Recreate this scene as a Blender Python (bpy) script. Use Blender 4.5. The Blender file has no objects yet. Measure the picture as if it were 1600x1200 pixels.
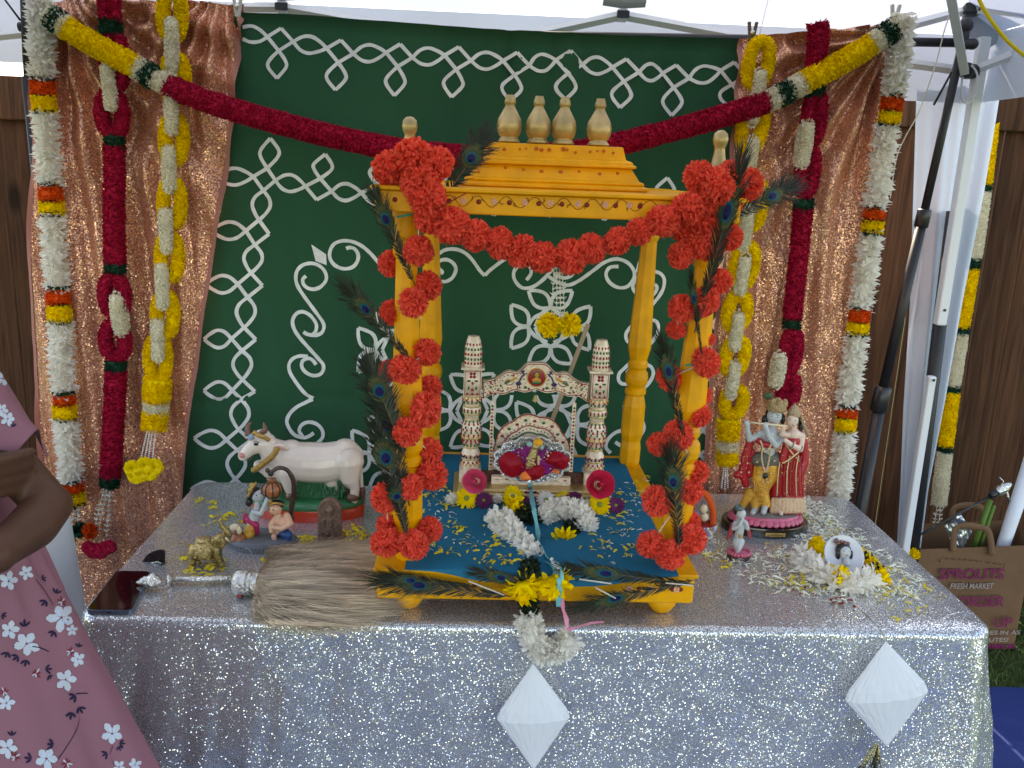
import bpy, math, random
import numpy as np
from mathutils import Vector, Matrix, noise
random.seed(7); RNG = np.random.default_rng(7)
PI = math.pi
# ---------------------------------------------------------------- camera, sky, sun, exposure
SC = bpy.context.scene
YAW, PITCH, ROLL, CAMH, FPX = math.radians(2.5), math.radians(13.8), math.radians(2.2), 1.64, 1376.0
CF = Vector((math.sin(YAW)*math.cos(PITCH), math.cos(YAW)*math.cos(PITCH), -math.sin(PITCH)))
CR0 = Vector((math.cos(YAW), -math.sin(YAW), 0)); CU0 = CR0.cross(CF)
CR = CR0*math.cos(ROLL)+CU0*math.sin(ROLL); CU = -CR0*math.sin(ROLL)+CU0*math.cos(ROLL)
CAMLOC = Vector((0, 0, CAMH))
cam_data = bpy.data.cameras.new('camera'); cam = bpy.data.objects.new('camera', cam_data)
SC.collection.objects.link(cam); SC.camera = cam
cam.matrix_world = Matrix(((CR.x, CU.x, -CF.x, 0), (CR.y, CU.y, -CF.y, 0), (CR.z, CU.z, -CF.z, CAMH), (0, 0, 0, 1)))
cam_data.sensor_width = 36; cam_data.lens = FPX/1600*36; cam_data.clip_start = 0.05; cam_data.clip_end = 500
SUN_EL, SUN_AZ = 41.0, 356.0      # azimuth measured clockwise from +y
world = bpy.data.worlds.new('World'); SC.world = world; world.use_nodes = True
wn = world.node_tree; wn.nodes.clear()
sky = wn.nodes.new('ShaderNodeTexSky'); sky.sky_type = 'NISHITA'; sky.sun_disc = False
sky.sun_elevation = math.radians(SUN_EL); sky.sun_rotation = math.radians(SUN_AZ)
bg = wn.nodes.new('ShaderNodeBackground'); bg.inputs['Strength'].default_value = 0.12
wo = wn.nodes.new('ShaderNodeOutputWorld')
wn.links.new(sky.outputs[0], bg.inputs[0]); wn.links.new(bg.outputs[0], wo.inputs[0])
sl = bpy.data.lights.new('sun', 'SUN'); sl.energy = 3.3; sl.angle = math.radians(0.5); sl.color = (1, .95, .87)
so = bpy.data.objects.new('sun', sl); SC.collection.objects.link(so)
_e, _a = math.radians(SUN_EL), math.radians(SUN_AZ)
sdir = Vector((math.sin(_a)*math.cos(_e), math.cos(_a)*math.cos(_e), math.sin(_e)))
so.rotation_euler = sdir.to_track_quat('Z', 'Y').to_euler(); so.location = sdir*20
SC.view_settings.view_transform = 'Standard'; SC.view_settings.look = 'None'
SC.view_settings.exposure = 2.35
SC.view_settings.use_white_balance = True; SC.view_settings.white_balance_temperature = 8200; SC.view_settings.white_balance_tint = 12; SC.view_settings.gamma = 1; SC.view_settings.use_curve_mapping = False
SC.render.engine = 'CYCLES'; SC.cycles.use_denoising = True; SC.cycles.max_bounces = 8
SC.cycles.transparent_max_bounces = 8; SC.cycles.sample_clamp_indirect = 8

# ---------------------------------------------------------------- helpers
def ray(x, y): return CF*FPX + CR*(x-800) + CU*(600-y)
def PY(x, y, Y):
    d = ray(x, y); return CAMLOC + d*(Y/d.y)
def PZ(x, y, Z):
    d = ray(x, y); return CAMLOC + d*((Z-CAMH)/d.z)
def rnd(a, b): return random.uniform(a, b)

def catmull(pts, n=8, closed=False):
    P = [Vector(p) for p in pts]
    if len(P) < 3 and not closed: 
        return [P[0].lerp(P[-1], i/n) for i in range(n+1)]
    out = []; m = len(P); rng = m if closed else m-1
    for i in range(rng):
        if closed: a, b, c, d = P[(i-1) % m], P[i], P[(i+1) % m], P[(i+2) % m]
        else: a, b, c, d = P[max(i-1, 0)], P[i], P[i+1], P[min(i+2, m-1)]
        for k in range(n):
            t = k/n
            out.append(0.5*((2*b)+(c-a)*t+(2*a-5*b+4*c-d)*t*t+(3*b-a-3*c+d)*t**3))
    if not closed: out.append(P[-1].copy())
    return out

class MB:
    def __init__(s): s.V = []; s.F = []; s.n = 0
    def add(s, V, F, mi=0, M=None):
        V = np.asarray([tuple(v) for v in V] if not isinstance(V, np.ndarray) else V, dtype=np.float64).reshape(-1, 3)
        if M is not None:
            A = np.array(M); V = V @ A[:3, :3].T + A[:3, 3]
        by = {}
        if isinstance(F, np.ndarray): by[F.shape[1]] = F
        else:
            for f in F: by.setdefault(len(f), []).append(f)
        for k, fs in by.items(): s.F.append((np.asarray(fs, dtype=np.int64)+s.n, mi))
        s.V.append(V); s.n += len(V); return s
    def box(s, c, size, mi=0, M=None, bev=0):
        x, y, z = [a/2 for a in size]; c = Vector(c)
        if bev <= 0:
            V = [(c.x+i*x, c.y+j*y, c.z+k*z) for i in (-1, 1) for j in (-1, 1) for k in (-1, 1)]
            F = [(0, 1, 3, 2), (4, 6, 7, 5), (0, 4, 5, 1), (2, 3, 7, 6), (0, 2, 6, 4), (1, 5, 7, 3)]
            return s.add(V, F, mi, M)
        b = min(bev, x*.49, y*.49, z*.49)
        def ring(zz, ins): 
            X, Y = x-ins, y-ins
            return [(-X+b, -Y), (X-b, -Y), (X, -Y+b), (X, Y-b), (X-b, Y), (-X+b, Y), (-X, Y-b), (-X, -Y+b)], zz
        V = []; 
        for zz, ins in ((-z, b*.8), (-z+b, 0), (z-b, 0), (z, b*.8)):
            r, q = ring(zz, ins); V += [(c.x+p[0], c.y+p[1], c.z+q) for p in r]
        F = [tuple(range(7, -1, -1)), tuple(range(24, 32))]
        for r in range(3):
            for i in range(8): F.append((r*8+i, r*8+(i+1) % 8, r*8+8+(i+1) % 8, r*8+8+i))
        return s.add(V, F, mi, M)
    def tube(s, pts, r, n=8, mi=0, cap=True, closed=False, flat=1.0, nrm=None):
        P = [Vector(p) for p in pts]; m = len(P)
        R = r if isinstance(r, (list, tuple)) else [r]*m
        V = []; up = Vector(nrm) if nrm else None; N = None
        for i in range(m):
            if closed: T = P[(i+1) % m]-P[(i-1) % m]
            else: T = P[min(i+1, m-1)]-P[max(i-1, 0)]
            if T.length < 1e-9: T = Vector((0, 0, 1))
            T.normalize()
            if N is None:
                N = up if up else (Vector((0, 1, 0)) if abs(T.y) < .9 else Vector((1, 0, 0)))
            N = (up if up else N); N = N-T*N.dot(T)
            if N.length < 1e-6: N = T.orthogonal()
            N.normalize(); B = T.cross(N)
            for k in range(n):
                a = 2*PI*k/n; V.append(P[i]+(N*math.cos(a)*flat+B*math.sin(a))*R[i])
        F = []
        for i in range(m if closed else m-1):
            j = (i+1) % m
            for k in range(n): F.append((i*n+k, i*n+(k+1) % n, j*n+(k+1) % n, j*n+k))
        if cap and not closed: F += [tuple(range(n-1, -1, -1)), tuple(range((m-1)*n, m*n))]
        return s.add(V, F, mi)
    def capsule(s, a, b, ra, rb, n=12, mi=0):
        a, b = Vector(a), Vector(b); d = b-a; L = d.length
        if L < 1e-6: return s.ball(a, ra, mi=mi)
        d /= L; pts = []; rr = []
        for k in range(5):
            t = k/4*PI/2; pts.append(a-d*ra*math.cos(t)); rr.append(max(ra*math.sin(t), ra*.02))
        for k in range(5):
            t = k/4*PI/2; pts.append(b+d*rb*math.sin(t)); rr.append(max(rb*math.cos(t), rb*.02))
        return s.tube(pts, rr, n, mi)
    def chain(s, pts, radii, n=12, mi=0):
        for i in range(len(pts)-1): s.capsule(pts[i], pts[i+1], radii[i], radii[i+1], n, mi)
        return s
    def ball(s, c, r, n=14, mi=0, M=None):
        rx, ry, rz = (r, r, r) if not isinstance(r, (list, tuple)) else r
        h = max(6, n//2); V = []; c = Vector(c)
        for i in range(h+1):
            t = PI*i/h
            for k in range(n):
                a = 2*PI*k/n; V.append((c.x+rx*math.sin(t)*math.cos(a), c.y+ry*math.sin(t)*math.sin(a), c.z+rz*math.cos(t)))
        F = [(i*n+k, (i+1)*n+k, (i+1)*n+(k+1) % n, i*n+(k+1) % n) for i in range(h) for k in range(n)]
        return s.add(V, F, mi, M)
    def lathe(s, prof, c=(0, 0, 0), n=24, mi=0, rot=0, sx=1, sy=1, M=None, axis=None):
        V = []; c = Vector(c)
        for r, z in prof:
            for k in range(n):
                a = 2*PI*k/n+rot; V.append(Vector((sx*r*math.cos(a), sy*r*math.sin(a), z)))
        if axis is not None:
            q = Vector((0, 0, 1)).rotation_difference(Vector(axis)); V = [q @ v for v in V]
        V = [v+c for v in V]
        F = [(i*n+k, i*n+(k+1) % n, (i+1)*n+(k+1) % n, (i+1)*n+k) for i in range(len(prof)-1) for k in range(n)]
        F += [tuple(range(n-1, -1, -1)), tuple(range((len(prof)-1)*n, len(prof)*n))]
        return s.add(V, F, mi, M)
    def poly(s, outline, depth, mi=0):
        """prism: outline = front-side points (any plane), depth = vector of thickness"""
        O = [Vector(p) for p in outline]; d = Vector(depth); n = len(O)
        V = O+[p+d for p in O]
        F = [tuple(range(n)), tuple(range(2*n-1, n-1, -1))]+[(i, i+n, (i+1) % n+n, (i+1) % n) for i in range(n)]
        return s.add(V, F, mi)
    def grid(s, fn, nu, nv, mi=0, thick=None):
        V = [fn(i/nu, j/nv) for j in range(nv+1) for i in range(nu+1)]
        F = [(j*(nu+1)+i, j*(nu+1)+i+1, (j+1)*(nu+1)+i+1, (j+1)*(nu+1)+i) for j in range(nv) for i in range(nu)]
        s.add(V, F, mi)
        if thick is not None:
            s.add([Vector(v)+Vector(thick) for v in V], [f[::-1] for f in F], mi)
        return s
    def build(s, name, mats, parent=None, smooth=True, local=False, angle=None):
        if not isinstance(mats, (list, tuple)): mats = [mats]
        V = np.concatenate(s.V) if s.V else np.zeros((0, 3))
        off = Vector((0, 0, 0))
        if parent is not None and not local: off = wloc(parent)
        elif parent is None:
            off = Vector(((V[:, 0].min()+V[:, 0].max())/2, (V[:, 1].min()+V[:, 1].max())/2, V[:, 2].min()))
        V = V-np.array(off)
        me = bpy.data.meshes.new(name)
        me.vertices.add(len(V)); me.vertices.foreach_set('co', V.astype(np.float32).ravel())
        loops = np.concatenate([f.ravel() for f, _ in s.F]); tot = np.concatenate([np.full(len(f), f.shape[1]) for f, _ in s.F])
        mi = np.concatenate([np.full(len(f), m) for f, m in s.F])
        st = np.concatenate([[0], np.cumsum(tot)[:-1]])
        me.loops.add(len(loops)); me.loops.foreach_set('vertex_index', loops.astype(np.int32))
        me.polygons.add(len(tot)); me.polygons.foreach_set('loop_start', st.astype(np.int32)); me.polygons.foreach_set('loop_total', tot.astype(np.int32))
        me.polygons.foreach_set('material_index', mi.astype(np.int32))
        me.polygons.foreach_set('use_smooth', np.full(len(tot), bool(smooth)))
        for m in mats: me.materials.append(m)
        me.update(calc_edges=True); me.validate()
        if smooth and angle is not None:
            try: me.set_sharp_from_angle(angle=math.radians(angle))
            except Exception: pass
        o = bpy.data.objects.new(name, me); SC.collection.objects.link(o)
        o.parent = parent
        if parent is None: o.location = off
        return o

def wloc(o):
    v = Vector((0, 0, 0))
    while o is not None: v = v+Vector(o.location); o = o.parent
    return v
def tag(o, label=None, cat=None, group=None, kind=None):
    if label: o['label'] = label
    if cat: o['category'] = cat
    if group: o['group'] = group
    if kind: o['kind'] = kind
    return o
def thing(name, label, cat, loc, group=None):
    o = bpy.data.objects.new(name, None); SC.collection.objects.link(o)
    o.location = Vector(loc); o.empty_display_size = .02
    return tag(o, label, cat, group)
def remesh(o, voxel, it=4):
    m = o.modifiers.new('remesh', 'REMESH'); m.mode = 'VOXEL'; m.voxel_size = voxel; m.use_smooth_shade = True
    if it:
        k = o.modifiers.new('smooth', 'SMOOTH'); k.iterations = it; k.factor = .5
    return o

# ---------------------------------------------------------------- materials
def nodes(m): m.use_nodes = True; return m.node_tree.nodes, m.node_tree.links
def mat(name, col, rough=.6, metal=0, bump=0, bscale=40, var=0, island=0, trans=0, spec=None, coat=0, vscale=6, stretch=None, col2=None, sheen=0):
    m = bpy.data.materials.new(name); N, L = nodes(m)
    P = N['Principled BSDF']; P.inputs['Base Color'].default_value = (*col, 1); P.inputs['Roughness'].default_value = rough
    P.inputs['Metallic'].default_value = metal
    if spec is None and metal == 0 and rough >= .5: spec = .22
    if spec is not None: P.inputs['Specular IOR Level'].default_value = spec
    if coat: P.inputs['Coat Weight'].default_value = coat; P.inputs['Coat Roughness'].default_value = .12
    if sheen: P.inputs['Sheen Weight'].default_value = sheen
    tc = N.new('ShaderNodeTexCoord'); src = tc.outputs['Object']
    if stretch:
        mp = N.new('ShaderNodeMapping'); mp.inputs['Scale'].default_value = stretch; L.new(src, mp.inputs[0]); src = mp.outputs[0]
    colsock = None
    if var or col2:
        nz = N.new('ShaderNodeTexNoise'); nz.inputs['Scale'].default_value = vscale; nz.inputs['Detail'].default_value = 6; L.new(src, nz.inputs[0])
        mx = N.new('ShaderNodeMix'); mx.data_type = 'RGBA'
        mx.inputs[6].default_value = (*[c*(1-var) for c in col], 1)
        c2 = col2 or [min(1, c*(1+var)) for c in col]; mx.inputs[7].default_value = (*c2, 1)
        rp = N.new('ShaderNodeMapRange'); rp.inputs[1].default_value = .35; rp.inputs[2].default_value = .65
        L.new(nz.outputs[0], rp.inputs[0]); L.new(rp.outputs[0], mx.inputs[0]); colsock = mx.outputs[2]
    if island:
        ge = N.new('ShaderNodeNewGeometry'); hs = N.new('ShaderNodeHueSaturation')
        r1 = N.new('ShaderNodeMapRange'); r1.inputs[3].default_value = 1-island; r1.inputs[4].default_value = 1+island*.6
        L.new(ge.outputs['Random Per Island'], r1.inputs[0]); L.new(r1.outputs[0], hs.inputs['Value'])
        if colsock: L.new(colsock, hs.inputs['Color'])
        else: hs.inputs['Color'].default_value = (*col, 1)
        colsock = hs.outputs[0]
    if colsock: L.new(colsock, P.inputs['Base Color'])
    if bump:
        nb = N.new('ShaderNodeTexNoise'); nb.inputs['Scale'].default_value = bscale; nb.inputs['Detail'].default_value = 5; L.new(src, nb.inputs[0])
        bp = N.new('ShaderNodeBump'); bp.inputs['Strength'].default_value = bump; bp.inputs['Distance'].default_value = .01
        L.new(nb.outputs[0], bp.inputs['Height']); L.new(bp.outputs[0], P.inputs['Normal'])
    if trans:
        tr = N.new('ShaderNodeBsdfTranslucent'); tr.inputs[0].default_value = (*col, 1)
        if colsock: L.new(colsock, tr.inputs[0])
        ms = N.new('ShaderNodeMixShader'); ms.inputs[0].default_value = trans
        L.new(P.outputs[0], ms.inputs[1]); L.new(tr.outputs[0], ms.inputs[2]); L.new(ms.outputs[0], N['Material Output'].inputs[0])
    return m
def sequin(name, base, metalcol, scale, tilt, rough, base_amt, stretch=(1, 1, 1), floor=.4):
    m = bpy.data.materials.new(name); N, L = nodes(m); P = N['Principled BSDF']
    tc = N.new('ShaderNodeTexCoord'); mp = N.new('ShaderNodeMapping'); mp.inputs['Scale'].default_value = stretch
    L.new(tc.outputs['Object'], mp.inputs[0])
    vo = N.new('ShaderNodeTexVoronoi'); vo.inputs['Scale'].default_value = scale; L.new(mp.outputs[0], vo.inputs['Vector'])
    ge = N.new('ShaderNodeNewGeometry')
    sb = N.new('ShaderNodeVectorMath'); sb.operation = 'SUBTRACT'; sb.inputs[1].default_value = (.5, .5, .5); L.new(vo.outputs['Color'], sb.inputs[0])
    sc = N.new('ShaderNodeVectorMath'); sc.operation = 'SCALE'; sc.inputs['Scale'].default_value = tilt; L.new(sb.outputs[0], sc.inputs[0])
    s0 = N.new('ShaderNodeSeparateColor'); L.new(vo.outputs['Color'], s0.inputs[0]); pw = N.new('ShaderNodeMath'); pw.operation = 'POWER'; pw.inputs[1].default_value = 6; L.new(s0.outputs[2], pw.inputs[0])
    ma = N.new('ShaderNodeMath'); ma.operation = 'MULTIPLY_ADD'; ma.inputs[1].default_value = tilt*2.2; ma.inputs[2].default_value = tilt*floor; L.new(pw.outputs[0], ma.inputs[0]); L.new(ma.outputs[0], sc.inputs['Scale'])
    ad = N.new('ShaderNodeVectorMath'); ad.operation = 'ADD'; L.new(ge.outputs['Normal'], ad.inputs[0]); L.new(sc.outputs[0], ad.inputs[1])
    nm = N.new('ShaderNodeVectorMath'); nm.operation = 'NORMALIZE'; L.new(ad.outputs[0], nm.inputs[0]); L.new(nm.outputs[0], P.inputs['Normal'])
    # gaps between discs show the net
    rp = N.new('ShaderNodeMapRange'); rp.inputs[1].default_value = .42; rp.inputs[2].default_value = .58; L.new(vo.outputs['Distance'], rp.inputs[0])
    nz = N.new('ShaderNodeTexNoise'); nz.inputs['Scale'].default_value = 9; L.new(tc.outputs['Object'], nz.inputs[0])
    mx = N.new('ShaderNodeMix'); mx.data_type = 'RGBA'; mx.inputs[6].default_value = (*metalcol, 1); mx.inputs[7].default_value = (*base, 1)
    L.new(rp.outputs[0], mx.inputs[0]); L.new(mx.outputs[2], P.inputs['Base Color'])
    me = N.new('ShaderNodeMath'); me.operation = 'SUBTRACT'; me.inputs[0].default_value = 1; L.new(rp.outputs[0], me.inputs[1])
    mm = N.new('ShaderNodeMath'); mm.operation = 'MULTIPLY'; mm.inputs[1].default_value = 1-base_amt; L.new(me.outputs[0], mm.inputs[0]); L.new(mm.outputs[0], P.inputs['Metallic'])
    sx = N.new('ShaderNodeSeparateColor'); L.new(vo.outputs['Color'], sx.inputs[0])
    rr = N.new('ShaderNodeMapRange'); rr.inputs[3].default_value = rough*.5; rr.inputs[4].default_value = rough*1.7; L.new(sx.outputs[1], rr.inputs[0]); L.new(rr.outputs[0], P.inputs['Roughness'])
    return m
M = dict(
 green=mat('green_cotton', (.018, .088, .044), .9, bump=.5, bscale=7, var=.12, vscale=3, stretch=(1, 1, .35)),
 print_dull=mat('soft_white_print', (.50, .53, .60), .85), print_white=mat('white_print', (.74, .76, .75), .85, var=.10, vscale=30),
 rose=sequin('rose_gold_sequins', (.38, .125, .085), (1.0, .53, .32), 270, .60, .26, .33),
 rosehem=mat('rose_gold_hem', (.42, .17, .14), .7),
 silver=sequin('silver_sequins', (.24, .24, .26), (.88, .88, .87), 360, .55, .18, .12, floor=.26),
 wool_red=mat('crimson_petals', (.47, .006, .045), .75, island=.35, trans=.12),
 yellow=mat('yellow_petals', (.98, .68, .004), .7, island=.15, trans=.15),
 cream=mat('cream_petals', (.92, .86, .70), .7, island=.08, trans=.4),
 white_petal=mat('white_petals', (.95, .91, .84), .55, island=.10, trans=.42),
 darkgreen=mat('dark_green_petals', (.008, .055, .028), .8, island=.4),
 leaf_dark=mat('dark_leaf_petals', (.016, .028, .012), .6, island=.4),
 orange_band=mat('orange_petals', (.85, .10, .008), .7, island=.25, trans=.15),
 coral=mat('coral_tissue', (1.0, .135, .082), .62, island=.2, trans=.42),
 pavilion=mat('yellow_painted_wood', (.84, .36, .004), .45, bump=.1, bscale=60, var=.10, vscale=18, spec=.3),
 gold=mat('dull_gold_paint', (.52, .38, .18), .38, .65, bump=.12, bscale=60, var=.15, vscale=20),
 blue=mat('blue_satin', (.001, .145, .25), .8, bump=.12, bscale=14),
 tent_white=mat('white_painted_steel', (.74, .75, .76), .4, bump=.03),
 black_metal=mat('black_powder_coat', (.012, .012, .015), .45),
 black_plastic=mat('black_plastic', (.015, .015, .017), .35),
 white_pl=mat('white_plastic', (.75, .76, .8), .5),
 dotred=mat('brownish_red_paint', (.22, .025, .015), .6),
 dotpink=mat('pale_pink_paint', (.80, .42, .28), .7),
 thin_red=mat('brown_line_paint', (.30, .10, .01), .6),
 brass=mat('antique_brass', (.36, .26, .10), .35, .9, bump=.5, bscale=120, var=.4, vscale=60),
 brass_hi=mat('bright_brass', (.60, .45, .21), .32, .9, bump=.6, bscale=200),
 steel=mat('silver_metal', (.72, .70, .66), .25, .95, bump=.5, bscale=170, var=.25, vscale=80),
 hair=mat('yak_hair', (.62, .49, .35), .75, island=.25, trans=.15, var=.42, vscale=5, stretch=(1.3, 11, 9)),
 skin=mat('brown_skin', (.088, .038, .024), .5, bump=.12, bscale=200, var=.15, vscale=8),
 dress=mat('dusty_pink_cotton', (.27, .115, .150), .85, bump=.2, bscale=16, var=.06, vscale=4),
 navy=mat('navy_print', (.02, .014, .045), .8), printblue=mat('pale_blue_print', (.48, .58, .76), .8), printred=mat('dark_red_print', (.22, .01, .02), .8),
 white_cloth=mat('white_polyester', (.70, .72, .76), .7, bump=.1, bscale=12),
 ivory=mat('ivory_enamel', (.82, .66, .50), .3, .2, coat=.4, var=.15, vscale=90, bump=.3, bscale=220),
 jgold=mat('embossed_gold_foil', (.70, .52, .25), .3, .85, bump=.4, bscale=200),
 e_red=mat('red_enamel', (.33, .006, .02), .25, coat=.5), e_green=mat('green_enamel', (.02, .12, .03), .25, coat=.5),
 e_navy=mat('navy_enamel', (.02, .015, .09), .3), e_ochre=mat('ochre_enamel', (.65, .30, .03), .3),
 rosepet=mat('dark_red_rose_petal', (.36, .003, .018), .5, island=.1, trans=.1),
 purple=mat('purple_cloth', (.26, .01, .16), .5), pinkrose=mat('pink_rose', (.80, .09, .20), .5, island=.15, trans=.2),
 hotrose=mat('hot_pink_rose', (.72, .03, .09), .5, island=.15, trans=.2),
 purplefl=mat('purple_petals', (.14, .015, .09), .6, island=.3, trans=.1), greenc=mat('green_flower_eye', (.25, .32, .05), .7, bump=.5, bscale=300),
 orange=mat('orange_piece', (.95, .22, .05), .5),
 cow=mat('pinkish_white_glaze', (.76, .64, .57), .3, coat=.4, var=.06, vscale=14),
 horn=mat('brown_horn_paint', (.17, .07, .05), .4, coat=.3), goldpaint=mat('gold_paint', (.52, .32, .09), .35, .6, bump=.7, bscale=160),
 cgreen=mat('green_glaze', (.010, .17, .06), .28, coat=.5, bump=.5, bscale=55, stretch=(3, 3, .5)), cred=mat('red_glaze', (.62, .045, .018), .3, coat=.4),
 stone_grey=mat('grey_stone_paint', (.16, .17, .19), .6, bump=.3, bscale=60), plaque=mat('carved_soapstone', (.24, .15, .11), .5, bump=.8, bscale=150, var=.3, vscale=60),
 skin_blue=mat('bluish_white_paint', (.46, .48, .50), .35, coat=.3), skin_pale=mat('pale_skin_paint', (.72, .52, .42), .35, coat=.3), skin_peach=mat('peach_skin_paint', (.75, .42, .27), .4, coat=.3),
 hairblack=mat('black_hair_paint', (.012, .01, .012), .35), pred=mat('red_figurine_paint', (.40, .004, .014), .42, coat=.1, bump=.25, bscale=50, stretch=(2.5, 2.5, .4)),
 pyellow=mat('ochre_figurine_paint', (.68, .33, .03), .35, coat=.3, bump=.5, bscale=70, stretch=(1, 1, 2)), pblue=mat('blue_figurine_paint', (.02, .08, .24), .4),
 ppink=mat('pink_lotus_paint', (.60, .11, .19), .4, coat=.2, var=.15, vscale=60), pblack=mat('black_gloss_base', (.012, .012, .012), .12, coat=.5), pbrown=mat('brown_pot_glaze', (.33, .11, .04), .35, coat=.4, var=.3, vscale=40),
 cream_paint=mat('cream_paint', (.75, .62, .42), .5), peach_line=mat('facial_red', (.45, .06, .05), .5),
 barb=mat('peacock_barb', (.026, .021, .010), .5, .1, island=.45), barb2=mat('peacock_barb_sheen', (.018, .032, .016), .45, .2, island=.4),
 eye_br=mat('peacock_bronze', (.16, .12, .05), .35, .4, bump=.6, bscale=400), eye_rim=mat('peacock_green_rim', (.06, .12, .05), .35, .4, bump=.6, bscale=400),
 eye_teal=mat('peacock_teal', (.005, .15, .20), .3, .4, bump=.6, bscale=400), eye_navy=mat('peacock_navy', (.012, .012, .10), .35, .3, bump=.6, bscale=400), fquill=mat('dark_quill', (.12, .085, .05), .5), quill=mat('pale_quill', (.60, .52, .42), .5),
 ribbon_b=mat('aqua_satin', (.16, .55, .58), .4, trans=.2), ribbon_p=mat('pink_satin', (.85, .30, .42), .4, trans=.2),
 tissue=mat('white_tissue', (.84, .84, .87), .8, trans=.2, bump=.1, bscale=30),
 kraft=mat('kraft_paper', (.18, .095, .05), .85, bump=.15, bscale=20, var=.08, vscale=10), magenta=mat('magenta_print', (.21, .020, .085), .85, var=.15, vscale=60), palep=mat('pale_ink', (.33, .27, .24), .85), darkink=mat('dark_ink', (.05, .02, .015), .8), mgbag=mat('magenta_paper', (.32, .02, .12), .7),
 foil=mat('clear_film', (.55, .57, .58), .18, .75, bump=.9, bscale=14), stem=mat('green_stem', (.10, .18, .03), .5), bamboo=mat('pale_wood_stick', (.42, .29, .20), .7),
 yellow_cord=mat('yellow_cord', (.85, .60, .02), .5), twine=mat('pale_twine', (.65, .58, .48), .9), clip=mat('dark_clip_wood', (.13, .085, .05), .5), clipw=mat('clear_clip', (.5, .46, .42), .3),
 pearl=mat('white_pearl', (.80, .76, .72), .3), tassel_w=mat('white_tassel', (.80, .76, .66), .7), phone=mat('phone_glass', (.012, .004, .005), .06), phone_rim=mat('blue_grey_aluminium', (.16, .22, .30), .3, .7),
 lens=mat('dark_brown_lens', (.02, .011, .010), .12), grass=None, tarp=mat('blue_tarpaulin', (.012, .035, .17), .45, bump=.6, bscale=6),
 petal_y=mat('loose_yellow_petal', (.88, .68, .03), .7, island=.2, trans=.2), petal_w=mat('loose_white_petal', (.92, .92, .74), .7, island=.2, trans=.2), petal_r=mat('loose_red_petal', (.25, .01, .015), .6),
 goldtas=mat('gold_foil', (.55, .48, .25), .2, .9, bump=.8, bscale=90), greenrib=mat('green_ribbon', (.01, .28, .17), .5),
 steel_leg=mat('grey_steel', (.3, .3, .32), .4, .7), table_pl=mat('table_plastic', (.6, .6, .6), .5),
)
def canopy_mat(nm='white_canopy_fabric', tl=.20):
    m = bpy.data.materials.new(nm); N, L = nodes(m); P = N['Principled BSDF']
    P.inputs['Base Color'].default_value = (.60, .66, .76, 1); P.inputs['Roughness'].default_value = .7
    tr = N.new('ShaderNodeBsdfTranslucent'); tr.inputs[0].default_value = (.55, .64, .84, 1)
    ms = N.new('ShaderNodeMixShader'); ms.inputs[0].default_value = tl
    tc = N.new('ShaderNodeTexCoord'); nb = N.new('ShaderNodeTexNoise'); nb.inputs['Scale'].default_value = 4; L.new(tc.outputs['Object'], nb.inputs[0])
    bp = N.new('ShaderNodeBump'); bp.inputs['Strength'].default_value = .3; bp.inputs['Distance'].default_value = .03; L.new(nb.outputs[0], bp.inputs['Height']); L.new(bp.outputs[0], P.inputs['Normal'])
    L.new(P.outputs[0], ms.inputs[1]); L.new(tr.outputs[0], ms.inputs[2]); L.new(ms.outputs[0], N['Material Output'].inputs[0]); return m
M['canopy'] = canopy_mat(); M['valance'] = canopy_mat('white_valance_fabric', .07)
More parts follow.
